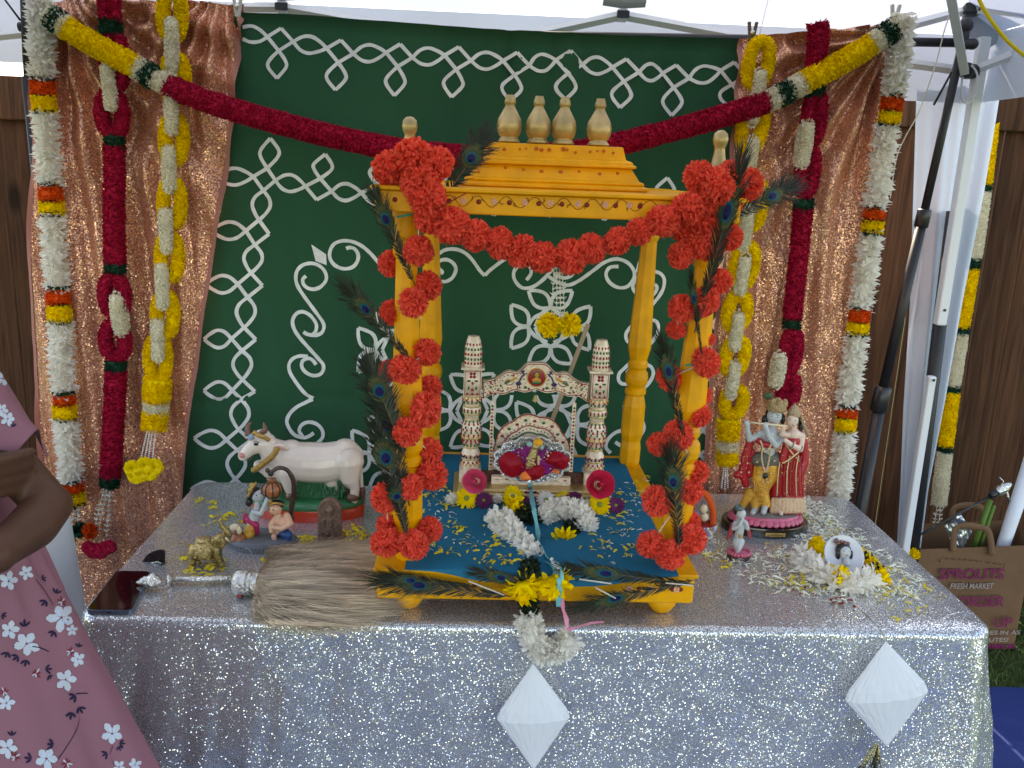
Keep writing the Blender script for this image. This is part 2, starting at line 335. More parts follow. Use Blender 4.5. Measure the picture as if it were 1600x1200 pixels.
def wood_mat(name, c1, c2):
    m = bpy.data.materials.new(name); N, L = nodes(m); P = N['Principled BSDF']; P.inputs['Roughness'].default_value = .8; P.inputs['Specular IOR Level'].default_value = .15
    tc = N.new('ShaderNodeTexCoord'); oi = N.new('ShaderNodeObjectInfo'); cb = N.new('ShaderNodeCombineXYZ'); mu = N.new('ShaderNodeMath'); mu.operation = 'MULTIPLY'; mu.inputs[1].default_value = 40
    L.new(oi.outputs['Random'], mu.inputs[0]); L.new(mu.outputs[0], cb.inputs[0]); L.new(mu.outputs[0], cb.inputs[2])
    ad = N.new('ShaderNodeVectorMath'); ad.operation = 'ADD'; L.new(tc.outputs['Object'], ad.inputs[0]); L.new(cb.outputs[0], ad.inputs[1])
    mp = N.new('ShaderNodeMapping'); mp.inputs['Scale'].default_value = (22, 22, 1.1); L.new(ad.outputs[0], mp.inputs[0])
    nz = N.new('ShaderNodeTexNoise'); nz.inputs['Scale'].default_value = 2.2; nz.inputs['Detail'].default_value = 8; nz.inputs['Distortion'].default_value = 1.3; L.new(mp.outputs[0], nz.inputs[0])
    cr = N.new('ShaderNodeValToRGB'); cr.color_ramp.elements[0].position = .3; cr.color_ramp.elements[0].color = (*c1, 1); cr.color_ramp.elements[1].position = .72; cr.color_ramp.elements[1].color = (*c2, 1)
    L.new(nz.outputs[0], cr.inputs[0])
    # knots
    mk = N.new('ShaderNodeMapping'); mk.inputs['Scale'].default_value = (5, 5, 2.2); L.new(ad.outputs[0], mk.inputs[0])
    vk = N.new('ShaderNodeTexVoronoi'); vk.inputs['Scale'].default_value = 1.0; L.new(mk.outputs[0], vk.inputs['Vector'])
    rk = N.new('ShaderNodeMapRange'); rk.inputs[1].default_value = .07; rk.inputs[2].default_value = .17; rk.inputs[3].default_value = .3; L.new(vk.outputs['Distance'], rk.inputs[0])
    hv = N.new('ShaderNodeHueSaturation'); L.new(cr.outputs[0], hv.inputs['Color']); L.new(rk.outputs[0], hv.inputs['Value'])
    r2 = N.new('ShaderNodeMapRange'); r2.inputs[3].default_value = .8; r2.inputs[4].default_value = 1.2; L.new(oi.outputs['Random'], r2.inputs[0])
    h2 = N.new('ShaderNodeHueSaturation'); L.new(hv.outputs[0], h2.inputs['Color']); L.new(r2.outputs[0], h2.inputs['Value']); L.new(h2.outputs[0], P.inputs['Base Color'])
    bp = N.new('ShaderNodeBump'); bp.inputs['Strength'].default_value = .3; bp.inputs['Distance'].default_value = .004; L.new(nz.outputs[0], bp.inputs['Height']); L.new(bp.outputs[0], P.inputs['Normal'])
    return m
M['fence'] = wood_mat('brown_stained_cedar', (.042, .017, .009), (.125, .053, .026))
M['grassm'] = mat('lawn', (.045, .075, .018), .9, bump=.6, bscale=90, var=.35, vscale=25)
M['blade'] = mat('grass_blade', (.09, .12, .035), .7, island=.5, trans=.2)

# ---------------------------------------------------------------- petal builders (numpy)
def nrmz(a): return a/np.maximum(np.linalg.norm(a, axis=1, keepdims=True), 1e-9)
def petals(mb, P, D, Nn, l, w, curl=.2, tipw=.15, basew=.3, mi=0, mid=.55):
    D = nrmz(D); W = nrmz(np.cross(D, Nn)); Q = np.cross(W, D); n = len(P)
    l = np.broadcast_to(np.asarray(l, float).reshape(-1, 1), (n, 1)); w = np.broadcast_to(np.asarray(w, float).reshape(-1, 1), (n, 1))
    a = P-W*w*basew; b = P+W*w*basew
    m0 = P+D*l*mid+Q*l*curl*.5; t0 = P+D*l+Q*l*curl*-.2
    V = np.stack([a, b, m0-W*w*.5, m0+W*w*.5, t0-W*w*tipw, t0+W*w*tipw], 1).reshape(-1, 3)
    k = (np.arange(n)*6)[:, None]
    F = np.concatenate([k+np.array([0, 1, 3, 2]), k+np.array([2, 3, 5, 4])])
    mb.add(V, F, mi)
def resample(pts, step):
    P = np.array([tuple(p) for p in pts]); d = np.linalg.norm(np.diff(P, axis=0), axis=1); s = np.concatenate([[0], np.cumsum(d)])
    n = max(2, int(s[-1]/step)+1); t = np.linspace(0, s[-1], n)
    return np.stack([np.interp(t, s, P[:, i]) for i in range(3)], 1), s[-1]
def garland_tube(mb, pts, r, plen=.010, pw=.008, cover=1.6, mi=0, lean=.5, jit=.35, curl=.3, tipw=.3, core=.72, flatv=None, closed=False, basew=.3, uneven=.04):
    P, L = resample(pts, .004); n = len(P)
    T = nrmz(np.gradient(P, axis=0))
    rr = np.full(n, r)*(1+uneven*np.interp(np.linspace(0, L, n), np.linspace(0, L, max(3, int(L/.025))), RNG.uniform(-1, 1, max(3, int(L/.025)))))
    N0 = np.array([0, 1., 0]); N0 = N0-T*(T@N0)[:, None]; bad = np.linalg.norm(N0, axis=1) < .2
    N0[bad] = np.cross(T[bad], [0, 0, 1.]); N0 = nrmz(N0); B0 = np.cross(T, N0)
    kk = max(1, n//40)
    st = max(1, int(.008/.004)); mb.tube([Vector(p) for p in P[::st]], [float(x)*core for x in rr[::st]], 10, mi, cap=True)
    cnt = int(cover*2*PI*r*L/(pw*plen*.6))
    t = RNG.integers(0, n, cnt); a = RNG.uniform(0, 2*PI, cnt)
    rad = N0[t]*np.cos(a)[:, None]+B0[t]*np.sin(a)[:, None]
    base = P[t]+rad*(rr[t]*core*.9)[:, None]+T[t]*RNG.uniform(-.002, .002, cnt)[:, None]
    out = (rr[t]*(1-core*.9))/max(plen, 1e-6)
    D = rad+T[t]*(RNG.normal(lean, jit, cnt))[:, None]+nrmz(RNG.normal(size=(cnt, 3)))*jit
    petals(mb, base, D, T[t]+RNG.normal(size=(cnt, 3))*.8, plen*RNG.uniform(.75, 1.2, cnt), pw*RNG.uniform(.7, 1.25, cnt), curl, tipw, basew, mi)
def pom(mb, c, r, n=320, mi=0, core=.5, w=.30, tipw=.42, jit=.35, curl=.3, hemi=False, sq=1.0, plen=None):
    i = np.arange(n)+.5; ph = np.arccos(1-2*i/n); th = PI*(1+5**.5)*i
    D = np.stack([np.cos(th)*np.sin(ph), np.sin(th)*np.sin(ph), np.cos(ph)], 1)
    if hemi: D[:, 2] = np.abs(D[:, 2])
    D = nrmz(D+RNG.normal(size=(n, 3))*jit*.5)
    rad = r*RNG.uniform(.82, 1.1, n)
    base = D*r*core*.75*np.array([1, 1, sq]); l = rad-r*core*.75
    Dj = nrmz(D+RNG.normal(size=(n, 3))*jit*.6)
    petals(mb, base+np.array(tuple(c)), Dj*np.array([1, 1, sq]), RNG.normal(size=(n, 3)), l, r*w*RNG.uniform(.6, 1.3, n), curl, tipw, .15, mi)
    mb.ball(c, (r*core, r*core, r*core*sq), 12, mi)
# ---------------------------------------------------------------- ground, tarp, grass
g = MB(); g.add([(-80, -80, 0), (80, -80, 0), (80, 80, 0), (-80, 80, 0)], [(0, 1, 2, 3)])
tag(g.build('ground', M['grassm'], smooth=False), kind='structure')
tp = MB()
def tarpf(u, v):
    x, y = -1.75+u*3.75, -.45+v*3.02
    return Vector((x, y, .006+.010*max(0, noise.noise(Vector((x*3, y*3, 3))))+.004*max(0, noise.noise(Vector((x*11, y*9, 1))))))
tp.grid(tarpf, 110, 90); o = tp.build('blue_tarp', M['tarp'])
tag(o, 'blue plastic tarp laid on the lawn under the table', 'tarp')
gb = MB(); n = 5200
P0 = np.stack([RNG.uniform(1.3, 2.5, n), 2.575+RNG.uniform(0, .85, n), np.full(n, .001)], 1)
petals(gb, P0, np.stack([RNG.normal(0, .5, n), RNG.normal(0, .5, n), np.ones(n)], 1), RNG.normal(size=(n, 3)), RNG.uniform(.02, .05, n), .004, .4, .1, .4)
tag(gb.build('grass', M['blade']), 'short green and straw coloured grass beside the paper bag', 'grass', kind='stuff')

# ---------------------------------------------------------------- wooden fence
fz = 1.90; FY = 3.38
fence = thing('wooden_fence', 'brown stained board fence running behind the tent', 'fence', (0, FY, 0))
def fence_top(x): return 1.90+.021*(x+1.69)
x = -3.4; pk = 0
while x < 3.9:
    w = .138+rnd(-.003, .003); zt = fence_top(x)-.04
    b = MB(); b.box((x+w/2, FY+.02+rnd(-.002, .002), zt/2), (w-.006, .019, zt), bev=.003)
    b.build('plank', M['fence'], fence, smooth=False); x += w
for (a, b_) in ((-3.4, -1.0), (-1.0, 1.4), (1.4, 3.9)):
    b = MB(); m_ = (a+b_)/2; b.box((m_, FY-.013, fence_top(m_)-.075), (b_-a-.006, .036, .15), bev=.004)
    b.build('top_rail', M['fence'], fence, smooth=False)
for xx in (-2.2, .2, 2.6):
    b = MB(); b.box((xx, FY+.08, .95), (.09, .09, 1.85), bev=.004); b.build('post', M['fence'], fence, smooth=False)

# ---------------------------------------------------------------- tent canopy
TX0, TX1, TY0, TY1, EZ = -1.62, PZ(1522, 60, 2.0).x if False else 1.49, -.30, 2.80, 2.06
tent = thing('canopy_tent', 'white pop-up canopy tent with steel trusses over the table', 'tent', (0, 1.25, 0))
cx, cy = (TX0+TX1)/2, (TY0+TY1)/2; PK = Vector((cx, cy, 3.0))
cs = [Vector((TX0-.05, TY0-.05, EZ+.03)), Vector((TX1+.05, TY0-.05, EZ+.03)), Vector((TX1+.05, TY1+.05, EZ+.03)), Vector((TX0-.05, TY1+.05, EZ+.03))]
rf = MB()
for k in range(4):
    a, b = cs[k], cs[(k+1) % 4]
    def fn(u, v, a=a, b=b):
        p = a.lerp(b, u).lerp(PK, v); p.z -= .05*math.sin(PI*u)*math.sin(PI*v)*1.0; return p
    rf.grid(fn, 14, 12)
rf.build('roof_fabric', M['canopy'], tent)
VB = {}
for k in range(4):
    a, b = cs[k], cs[(k+1) % 4]; nrm = (b-a).cross(Vector((0, 0, 1))).normalized()
    vb = MB()
    def fn(u, v, a=a, b=b, nrm=nrm):
        p = a.lerp(b, u); p.z -= v*.20; return p+nrm*(.004+.012*v*math.sin(u*40+v*2)*noise.noise(Vector((u*9, k, 0))))
    vb.grid(fn, 60, 4); vb.build('valance', M['valance'], tent)
LY = 2.75; LX = 1.49
def leg(x, y, z1=2.02):
    b = MB(); b.box((x, y, 1.05+(z1-1.05)/2+.1), (.032, .032, z1-.95-.2), bev=.003); b.box((x, y, .52), (.025, .025, 1.02), bev=.003)
    for zz in (1.02, 1.25, 1.12): b.lathe([(.0045, 0), (.0045, .003)], (x, y-.0165, zz), 8, 1, axis=(0, -1, 0))
    b.box((x, y, .006), (.07, .07, .010), 0)
    b.build('leg', [M['tent_white'], M['black_plastic']], tent, smooth=False)
for x_, y_ in ((LX, LY), (TX0+.05, LY), (TX0+.05, TY0+.05), (LX, TY0+.05)): leg(x_, y_)
def bar(p, q, w=.022, name='truss_bar', m='tent_white', n=4):
    b = MB(); b.tube([p, q], w*.62 if n == 4 else w/2, n); return b.build(name, M[m], tent, smooth=(n > 4))
top_c = PY(1517, 14, LY); slid = PY(1515, 112, LY)
midb = PY(972, 24, LY)
bar(PY(1420, 40, LY), top_c); bar(PY(1416, 99, LY), slid); 
bar(slid, PY(1700, 40, LY-.15)); bar(top_c, PY(1700, 24, LY-.3)); bar(PY(1476, -60, 2.35), PY(1507, 112, 2.68), .026)
# far side scissor truss: rises to the middle brackets
bar(PY(740, 74, LY), midb); bar(midb, PY(1210, 68, LY))
mid2 = PY(442, 12, LY); bar(PY(250, 10, LY+.01), mid2); bar(mid2, PY(620, 44, LY+.01))
bar(PY(-60, 62, LY), PY(60, 50, LY), .02); 
for c_ in (midb, mid2):
    b = MB(); b.box(c_, (.03, .035, .035), bev=.004); b.box(c_+Vector((0, -.021, 0)), (.036, .006, .02), 1); b.build('bracket', [M['tent_white'], M['black_plastic']], tent, smooth=False)
    # folded strip of grey fabric hung on the bracket
    b = MB(); b.grid(lambda u, v: c_+Vector((-.062+.124*u, -.028-.015*math.sin(v*PI), .062-.048*v+.012*abs(u-.5))), 8, 4, thick=(0, .003, 0)); b.build('strap', mat('grey_strap_fabric', (.36, .38, .40), .8), tent)
b = MB(); b.box(top_c, (.055, .055, .035), bev=.006); b.box(top_c+Vector((.02, -.03, 0)), (.03, .02, .02), bev=.003); b.build('corner_bracket', M['black_plastic'], tent, smooth=False)
b = MB(); b.box(slid, (.05, .05, .04), bev=.01); b.ball(slid+Vector((-.02, -.02, .0)), .024); b.build('slider', M['black_plastic'], tent)
b = MB(); b.ball(PY(1540, 30, LY+.03), (.075, .012, .085), 18); b.build('corner_pad', mat('grey_corner_pad', (.42, .45, .50), .8), tent)
# hanging leg skirt of white fabric
lw = [(1432, 137, 1562, 132), (1429, 300, 1535, 300), (1425, 480, 1502, 470), (1416, 640, 1474, 630), (1412, 760, 1448, 760), (1404, 900, 1428, 900)]
def skirt(u, v):
    t = v*(len(lw)-1); i = min(int(t), len(lw)-2); f = t-i; a, b = lw[i], lw[i+1]
    xl = a[0]*(1-f)+b[0]*f; xr = a[2]*(1-f)+b[2]*f; yl = a[1]*(1-f)+b[1]*f; yr = a[3]*(1-f)+b[3]*f
    p = PY(xl+(xr-xl)*u, yl+(yr-yl)*u, 2.86); p.y += .022*math.sin(u*11+v*1.5)*(0.4+v)+.006*math.sin(u*31+v*4); return p
b = MB(); b.grid(skirt, 40, 30); sk = b.build('corner_sleeve', M['valance'], tent)
b = MB(); b.box(PY(1544, 152, 2.835), (.013, .002, .045)); lb = b.build('care_label', M['white_pl'], tent, smooth=False)

# ---------------------------------------------------------------- backdrop stand
BY = 2.62
st = thing('backdrop_stand', 'black telescoping backdrop stand holding the curtains, with a slanting right pole', 'stand', (0, BY, 0))
def pole(pts, name='pole', n=14):
    b = MB()
    for (p, q, r0) in pts: b.tube([p, q], r0, n)
    return b.build(name, M['black_metal'], st)
a0, a1, a2, a3 = PY(1509, 45, 2.7), PY(1441, 345, 2.7), PY(1377, 620, 2.7), PY(1325, 900, 2.7)
a3 = a2+(a3-a2)*((a2.z-.012)/(a2.z-a3.z)); 
pole([(a0, a1, .0125), (a1, a2, .016), (a2, a3, .020)])
b = MB(); b.lathe([(.018, -.02), (.021, -.018), (.021, .03), (.018, .035)], a1, 14, axis=a0-a1); b.build('collar', M['black_plastic'], st); b = MB(); b.lathe([(.022, -.05), (.027, -.045), (.027, .03), (.022, .035)], a2, 14, axis=a1-a2); b.build('collar', M['black_plastic'], st)
b = MB(); b.ball(PY(1509, 40, 2.69), (.022, .02, .022)); b.capsule(PY(1509, 45, 2.69), PY(1505, 72, 2.69), .012, .014); b.capsule(PY(1507, 69, 2.68), PY(1520, 69, 2.68), .014, .016); b.build('clamp_knob', M['black_plastic'], st)
b = MB(); b.tube([PY(30, 42, 2.70), PY(1507, 67, 2.70)], .013, 12); b.build('crossbar', M['black_metal'], st)
lx = PY(44, 120, 2.69); lt = PY(36, -60, 2.69); lb_ = lx+(lx-lt)*((lx.z-.01)/(lt.z-lx.z))
lb_.x = lx.x+.02; pole([(lt, lx, .0125), (lx, lb_, .018)])
b = MB(); b.tube([PY(8, 0, 2.69), PY(32, 32, 2.69)], .003, 8); b.tube([PY(1487, 113, 2.66), PY(1459, 164, 2.66)], .0035, 8); b.build('hook_rod', M['black_metal'], st)
pl2a, pl2b = PY(1490, 330, 2.80), PY(1425, 860, 2.80)
pl2b = pl2a+(pl2b-pl2a)*((pl2a.z-.01)/(pl2a.z-pl2b.z))
pole([(pl2a, pl2b, .022)], 'brace_pole')

# ---------------------------------------------------------------- green cloth with white kolam print
CY = 2.555
def cy_fold(x, z):
    t = (z-.6)/1.4
    d = .018*noise.noise(Vector((x*5+z*.5, z*.5, 1.3)))+.010*noise.noise(Vector((x*13+z*1.5, z*.9, 7)))
    d += .022*math.exp(-((x-.27-.05*(2-z))/.018)**2)*max(0, (z-1.3))+.018*math.exp(-((x-.07)/.015)**2)*max(0, z-1.2)+.018*math.exp(-((x-.20+.04*(2-z))/.02)**2)*max(0, z-1.1)-.016*math.exp(-((x-.45-.08*(2-z))/.03)**2)*max(0, z-1.2)
    d += .006*math.exp(-((z-.975-.05*x)/.006)**2)+.004*math.sin(x*55+z*9)*max(0, z-1.75)*3*max(0, noise.noise(Vector((x*3, 0, 5)))+.3)
    return CY+d
def gpt(px, py, dy=0):
    p = PY(px, py, CY); p.y = cy_fold(p.x, p.z)+dy; return p
def greenf(u, v):
    if v < .03: v = 0
    tl, tr, bl, br = (366, 18), (1166, 60), (238, 900), (1100, 900)
    x = (tl[0]+(tr[0]-tl[0])*u)*(1-v)+(bl[0]+(br[0]-bl[0])*u)*v
    ys = [18, 21, 27, 34, 40, 45, 49, 53, 56, 58, 60]; k = u*10; i = min(int(k), 9); yt = ys[i]+(ys[i+1]-ys[i])*(k-i)
    return gpt(x, yt*(1-v)+900*v)
green = thing('green_backdrop_cloth', 'dark green cotton backdrop with a white looped kolam print', 'backdrop cloth', (0, CY, .45))
b = MB(); b.grid(greenf, 120, 100); b.build('cloth', M['green'], green)
kol = MB()
def stroke(pts, w=5.6, smooth=True, n=7):
    P = catmull([(p[0], p[1], 0) for p in pts], n) if (smooth and len(pts) > 2) else [Vector((*p, 0)) for p in pts]
    V = []; 
    for i, p in enumerate(P):
        t = P[min(i+1, len(P)-1)]-P[max(i-1, 0)]
        if t.length < 1e-6: t = Vector((1, 0, 0))
        t.normalize(); nn = Vector((-t.y, t.x, 0))*w/2*(1+.16*noise.noise(Vector((p.x*.11, p.y*.11, 0))))
        V += [gpt(p.x+nn.x, p.y+nn.y, -.0022), gpt(p.x-nn.x, p.y-nn.y, -.0022)]
    kol.add(V, [(2*i, 2*i+1, 2*i+3, 2*i+2) for i in range(len(P)-1)])
def leaf(a, b, bulge, w=5.6):   # two arcs between a and b
    a, b = Vector(a), Vector(b); d = b-a; nn = Vector((-d.y, d.x)).normalized()*bulge
    for s in (-1, 1): stroke([a, a+d*.25+nn*s*.8, a+d*.52+nn*s, a+d*.8+nn*s*.55, b], w)
# top border
T = [(439, 44), (533, 63), (626, 70), (717, 74), (808, 82), (891, 80), (979, 92), (1058, 101), (1148, 97)]
tips = [(432, 122), (525, 141), (617, 150), (706, 152), (797, 157), (883, 156), (969, 168), (1051, 180), (1138, 166)]
prev = (380, 60)
for k, (t, tp_) in enumerate(zip(T, tips)):
    L_ = (t[0]-22, t[1]+13); R_ = (t[0]+19, t[1]+21); B_ = (t[0]-4, t[1]+35)
    if k == 0: stroke([(378, 42), (392, 40), (405, 46), L_]); stroke([(378, 60), (390, 65), (405, 64), L_])
    else:
        leaf(prev, L_, 13)
    stroke([t, R_], smooth=False); stroke([L_, t], smooth=False); stroke([L_, B_], smooth=False); stroke([B_, R_], smooth=False)
    for s in (-1, 1):
        c = Vector(((B_[0]+tp_[0])/2, (B_[1]+tp_[1])/2)); stroke([B_, c+Vector((s*13-1, -6)), c+Vector((s*14-1, 5)), tp_])
    prev = R_
# second row, loops up, behind the shrine
prev = (429, 282)
for k, (tx, ty) in enumerate([(495, 312), (583, 322), (672, 329), (771, 336), (857, 338), (943, 343), (1030, 349), (1112, 356)]):
    L_ = (tx-18, ty-21); R_ = (tx+24, ty-13); B_ = (tx+6, ty-33); tp_ = (tx+14, ty-71)
    leaf(prev, L_, 13)
    for q in ((L_, (tx, ty)), ((tx, ty), R_), (L_, B_), (B_, R_)): stroke(q, smooth=False)
    c = Vector(((B_[0]+tp_[0])/2, (B_[1]+tp_[1])/2))
    for s in (-1, 1): stroke([B_, c+Vector((s*13, 6)), c+Vector((s*14, -4)), tp_])
    prev = R_
# corner knot
for q in (((394, 276), (416, 263)), ((416, 263), (429, 282)), ((429, 282), (410, 298)), ((410, 298), (394, 276))): stroke(q, smooth=False)
leaf((340, 276), (394, 276), 13); 
for s in (-1, 1): stroke([(416, 263), (419+s*13, 246), (420+s*14, 234), (421, 216)])
# left column and (mirrored by its own coordinates) right column
col = [((410, 298), (403, 344), (419, 366), (383, 361), (397, 383), (330, 360)), ((397, 383), (391, 427), (409, 447), (371, 444), (386, 465), (322, 444)),
       ((386, 465), (381, 512), (399, 531), (362, 529), (378, 548), (319, 530)), ((378, 548), (379, 593), (398, 612), (363, 610), (377, 624), (319, 610)),
       ((377, 624), (373, 671), (392, 688), (354, 687), (371, 703), (304, 684)), ((371, 703), (368, 748), (388, 768), (350, 766), (366, 783), (298, 765))]
for a, b_, rt, lf, bt, tip in col:
    leaf(a, b_, 14); leaf(lf, tip, 13.5)
    for q in ((b_, rt), (rt, bt), (b_, lf), (lf, bt)): stroke(q, smooth=False)
ycol = 300
while ycol < 800:
    xc = 1128-(ycol-300)*.085
    leaf((xc, ycol), (xc-2, ycol+44), 13); bt = (xc-6, ycol+82)
    for q in (((xc-2, ycol+44), (xc-22, ycol+62)), ((xc-22, ycol+62), bt), ((xc-2, ycol+44), (xc+18, ycol+64)), ((xc+18, ycol+64), bt)): stroke(q, smooth=False)
    ycol += 82
Z2 = lambda L: [(280+x/5, 400+y/5) for x, y in L]
Z3 = lambda L: [(280+x/5, 560+y/5) for x, y in L]
Z1 = lambda L: [(280+x/5, 200+y/5) for x, y in L]
Z4 = lambda L: [(680+x/4, 320+y/4) for x, y in L]
LS = [Z2([(985, 160), (960, 185), (965, 225), (1000, 255), (1050, 262), (1105, 240), (1148, 190), (1148, 140), (1120, 95), (1070, 65), (1010, 60), (950, 80), (912, 125), (905, 190), (925, 250), (970, 320), (1030, 400), (1085, 470), (1122, 520), (1130, 560), (1110, 602), (1060, 625), (1000, 618), (965, 598)]),
 Z2([(1035, 620), (1060, 595), (1068, 545), (1045, 500), (1005, 460), (955, 440), (910, 455), (883, 500), (885, 550), (910, 605), (960, 670), (1030, 750), (1085, 810), (1122, 855), (1118, 905), (1085, 935), (1035, 938), (985, 912), (955, 870), (960, 825), (1000, 805), (1035, 818), (1065, 855)]),
 Z2([(1000, 790), (940, 785), (885, 805), (855, 850), (860, 905), (890, 960), (940, 1030), (990, 1085), (1040, 1122)]),
 Z3([(1040, 322), (980, 350), (920, 380), (865, 430), (840, 490), (860, 550), (905, 600), (970, 620), (1015, 608), (1050, 585)]),
 Z3([(965, 612), (937, 565), (960, 518), (1015, 500), (1075, 520), (1115, 570), (1115, 625), (1070, 670)]),
 Z1([(1310, 940), (1335, 930), (1375, 940), (1402, 980), (1400, 1030), (1370, 1075), (1320, 1095), (1265, 1092), (1210, 1062), (1180, 1010), (1185, 950), (1220, 900), (1290, 878), (1370, 888), (1440, 925), (1500, 980), (1560, 1050), (1620, 1110), (1680, 1120)]),
 Z4([(-80, 330), (-40, 330), (20, 305), (60, 280), (120, 275), (180, 295), (230, 340), (280, 410), (310, 440)]), Z4([(310, 440), (340, 410), (390, 372), (445, 335)]),
 Z4([(35, 425), (45, 415), (20, 390), (25, 350), (70, 340), (110, 360), (130, 400), (110, 450), (70, 475), (25, 470), (-20, 440)]),
 Z4([(570, 470), (598, 430), (595, 392), (560, 372), (515, 385), (490, 425), (500, 475), (545, 518), (610, 512), (670, 470), (730, 405), (790, 350)]),
 Z4([(740, 430), (800, 455), (850, 440), (858, 400), (830, 380)]), Z4([(700, 440), (760, 480), (830, 500), (900, 470), (980, 410), (1050, 360), (1130, 338), (1200, 360), (1240, 410), (1240, 460), (1200, 510), (1140, 515), (1085, 480), (1065, 430), (1090, 390), (1145, 385)])]
for s_ in LS: stroke(s_)
# right hand scrolls mirror the left ones about the middle of the cloth
def mirr(p):
    ax = 748-(p[1]-450)*.1; return (2*ax-p[0], p[1]+12)
for s_ in LS[:5]: stroke([mirr(p) for p in s_])
# kite shape
def kite(f):
    pts = [f(q) for q in ((486, 382), (510, 397), (511, 414), (493, 408))]
    kb_ = MB(); kb_.add([gpt(*p, -.0022) for p in pts], [(0, 1, 2, 3)]); kb_.build('kite_print', M['print_white'], green)
kite(lambda q: q); kite(mirr)
def rosette(cx, cy, s=1.0):
    for ax, ay in ((-35, 0), (0, 31), (35, 1), (0, -30)):
        c = Vector((cx+ax*s, cy+ay*s)); d = Vector((ax, ay)).normalized(); e = Vector((-d.y, d.x))
        for q in (-1, 1):
            tip = c+(d*26+e*q*34)*s
            leaf(c, tip, 12*s)
        for q in (-1, 1):
            stroke([c, c-d*10*s+e*q*14*s, c-d*30*s+e*q*24*s])
for c in ((860, 510), (622, 545), (738, 640), (868, 662), (612, 705)): rosette(*c)
tag(kol.build('kolam_print', M['print_white'], green), kind='stuff')

# ---------------------------------------------------------------- rose gold curtains
def curtain(name, label, L, R, pinch, seed, amp, yb=2.525):
    root = thing(name, label, 'curtain', (PY((L[0][0]+R[0][0])/2, 300, yb).x, yb, .03), 'rose gold sequin curtains either side of the green cloth')
    def edge(E, v):
        t = v*(len(E)-1); i = min(int(t), len(E)-2); f = t-i; return E[i][0]*(1-f)+E[i+1][0]*f, E[i][1]*(1-f)+E[i+1][1]*f
    def base(u, v):
        a = edge(L, v); b_ = edge(R, v)
        yy = a[1]*(1-u)+b_[1]*u+(6*noise.noise(Vector((u*7, seed, 0)))*(1-v)**6)
        p = PY(a[0]*(1-u)+b_[0]*u, yy, yb)
        d = 0
        for (qx, qz, fr, am, dec) in pinch:
            ang = math.atan2(p.x-qx, qz-p.z+.05); dist = math.hypot(p.x-qx, p.z-qz)
            d += 1.25*am*math.sin(ang*fr+seed)*math.exp(-dist/dec)*min(1, dist/.1)
        d += 1.4*amp*noise.noise(Vector((p.x*9+p.z*.7*math.sin(seed), p.z*.7, seed)))+amp*.9*noise.noise(Vector((p.x*22+p.z*1.2, p.z*1.4, seed+4)))
        d += .004*noise.noise(Vector((p.x*34, p.z*16, seed)))
        p.y += d; return p
    b = MB(); b.grid(base, 150, 190); b.build('fabric', M['rose'], root)
    h = MB()
    for E, s in ((L, 0), (R, 1)):
        def hf(u, v, s=s):
            p = base(abs(s-.022*u) if s == 0 else 1-.022*u, v); p.y -= .0025; return p
        h.grid(hf, 2, 120)
    h.build('hem', M['rosehem'], root)
    return root
curtain('sequin_curtain', 'left rose gold sequin curtain hanging beside the wooden fence', [(62, -2), (48, 160), (46, 330), (45, 500), (48, 660), (62, 800), (100, 950), (150, 1080)],
        [(377, 6), (366, 160), (346, 330), (322, 480), (303, 620), (286, 760), (270, 900), (256, 1060)], [(-1.12, 2.02, 26, .02, .5), (-.70, 2.04, 22, .022, .5)], 1.7, .030)
curtain('sequin_curtain', 'right rose gold sequin curtain behind the statue couple with flute', [(1159, 56), (1148, 180), (1136, 320), (1122, 470), (1108, 620), (1096, 770), (1084, 920)],
        [(1398, 38), (1391, 180), (1374, 320), (1352, 470), (1328, 640), (1310, 780), (1296, 920)], [(1.10, 1.98, 24, .024, .6), (.72, 2.04, 15, .012, .5)], 5.2, .026, 2.515)

# ---------------------------------------------------------------- table and sequin cloth
TZ = .74; X0, X1, Y0, Y1 = -.785, 1.105, 1.612, 2.405
tb = thing('folding_table', 'long folding table hidden under the silver sequin cloth', 'table', (.16, 2.0, 0))
b = MB(); b.box((.16, 2.0085, .715), (X1-X0-.03, Y1-Y0-.03, .035), bev=.01); b.build('tabletop', M['table_pl'], tb, smooth=False)
for xx in (-.62, .94):
    for yy in (1.72, 2.3):
        b = MB(); b.tube([(xx, yy, .0), (xx, yy, .70)], .014, 10); b.build('leg', M['steel_leg'], tb)
def rrect(s, ins, rad):
    x0, x1, y0, y1 = X0+ins, X1-ins, Y0+ins, Y1-ins; r = max(rad-ins, .004)
    segs = [('l', (x0+r, y0), (x1-r, y0)), ('a', (x1-r, y0+r), -PI/2), ('l', (x1, y0+r), (x1, y1-r)), ('a', (x1-r, y1-r), 0), ('l', (x1-r, y1), (x0+r, y1)), ('a', (x0+r, y1-r), PI/2), ('l', (x0, y1-r), (x0, y0+r)), ('a', (x0+r, y0+r), PI)]
    k = int(s); f = s-k; g_ = segs[k % 8]
    if g_[0] == 'l':
        p = Vector(g_[1]).lerp(Vector(g_[2]), f); d = Vector(g_[2])-Vector(g_[1]); nn = Vector((d.y, -d.x)).normalized()
    else:
        a = g_[2]+f*PI/2; nn = Vector((math.cos(a), math.sin(a))); p = Vector(g_[1])+nn*r
    return p, nn
svals = []
for k in range(8):
    m_ = {0: 170, 2: 60, 4: 60, 6: 60}.get(k, 26)
    svals += [k+i/m_ for i in range(m_)]
prof = [(-.0, TZ)]
tc_ = MB(); rows = [(.06, TZ, 0), (.016, TZ, 0)]
for k in range(1, 5):
    a = k/4*PI/2; rows.append((.016-.016*math.sin(a), TZ-.016+.016*math.cos(a), 0))
HZ = .34
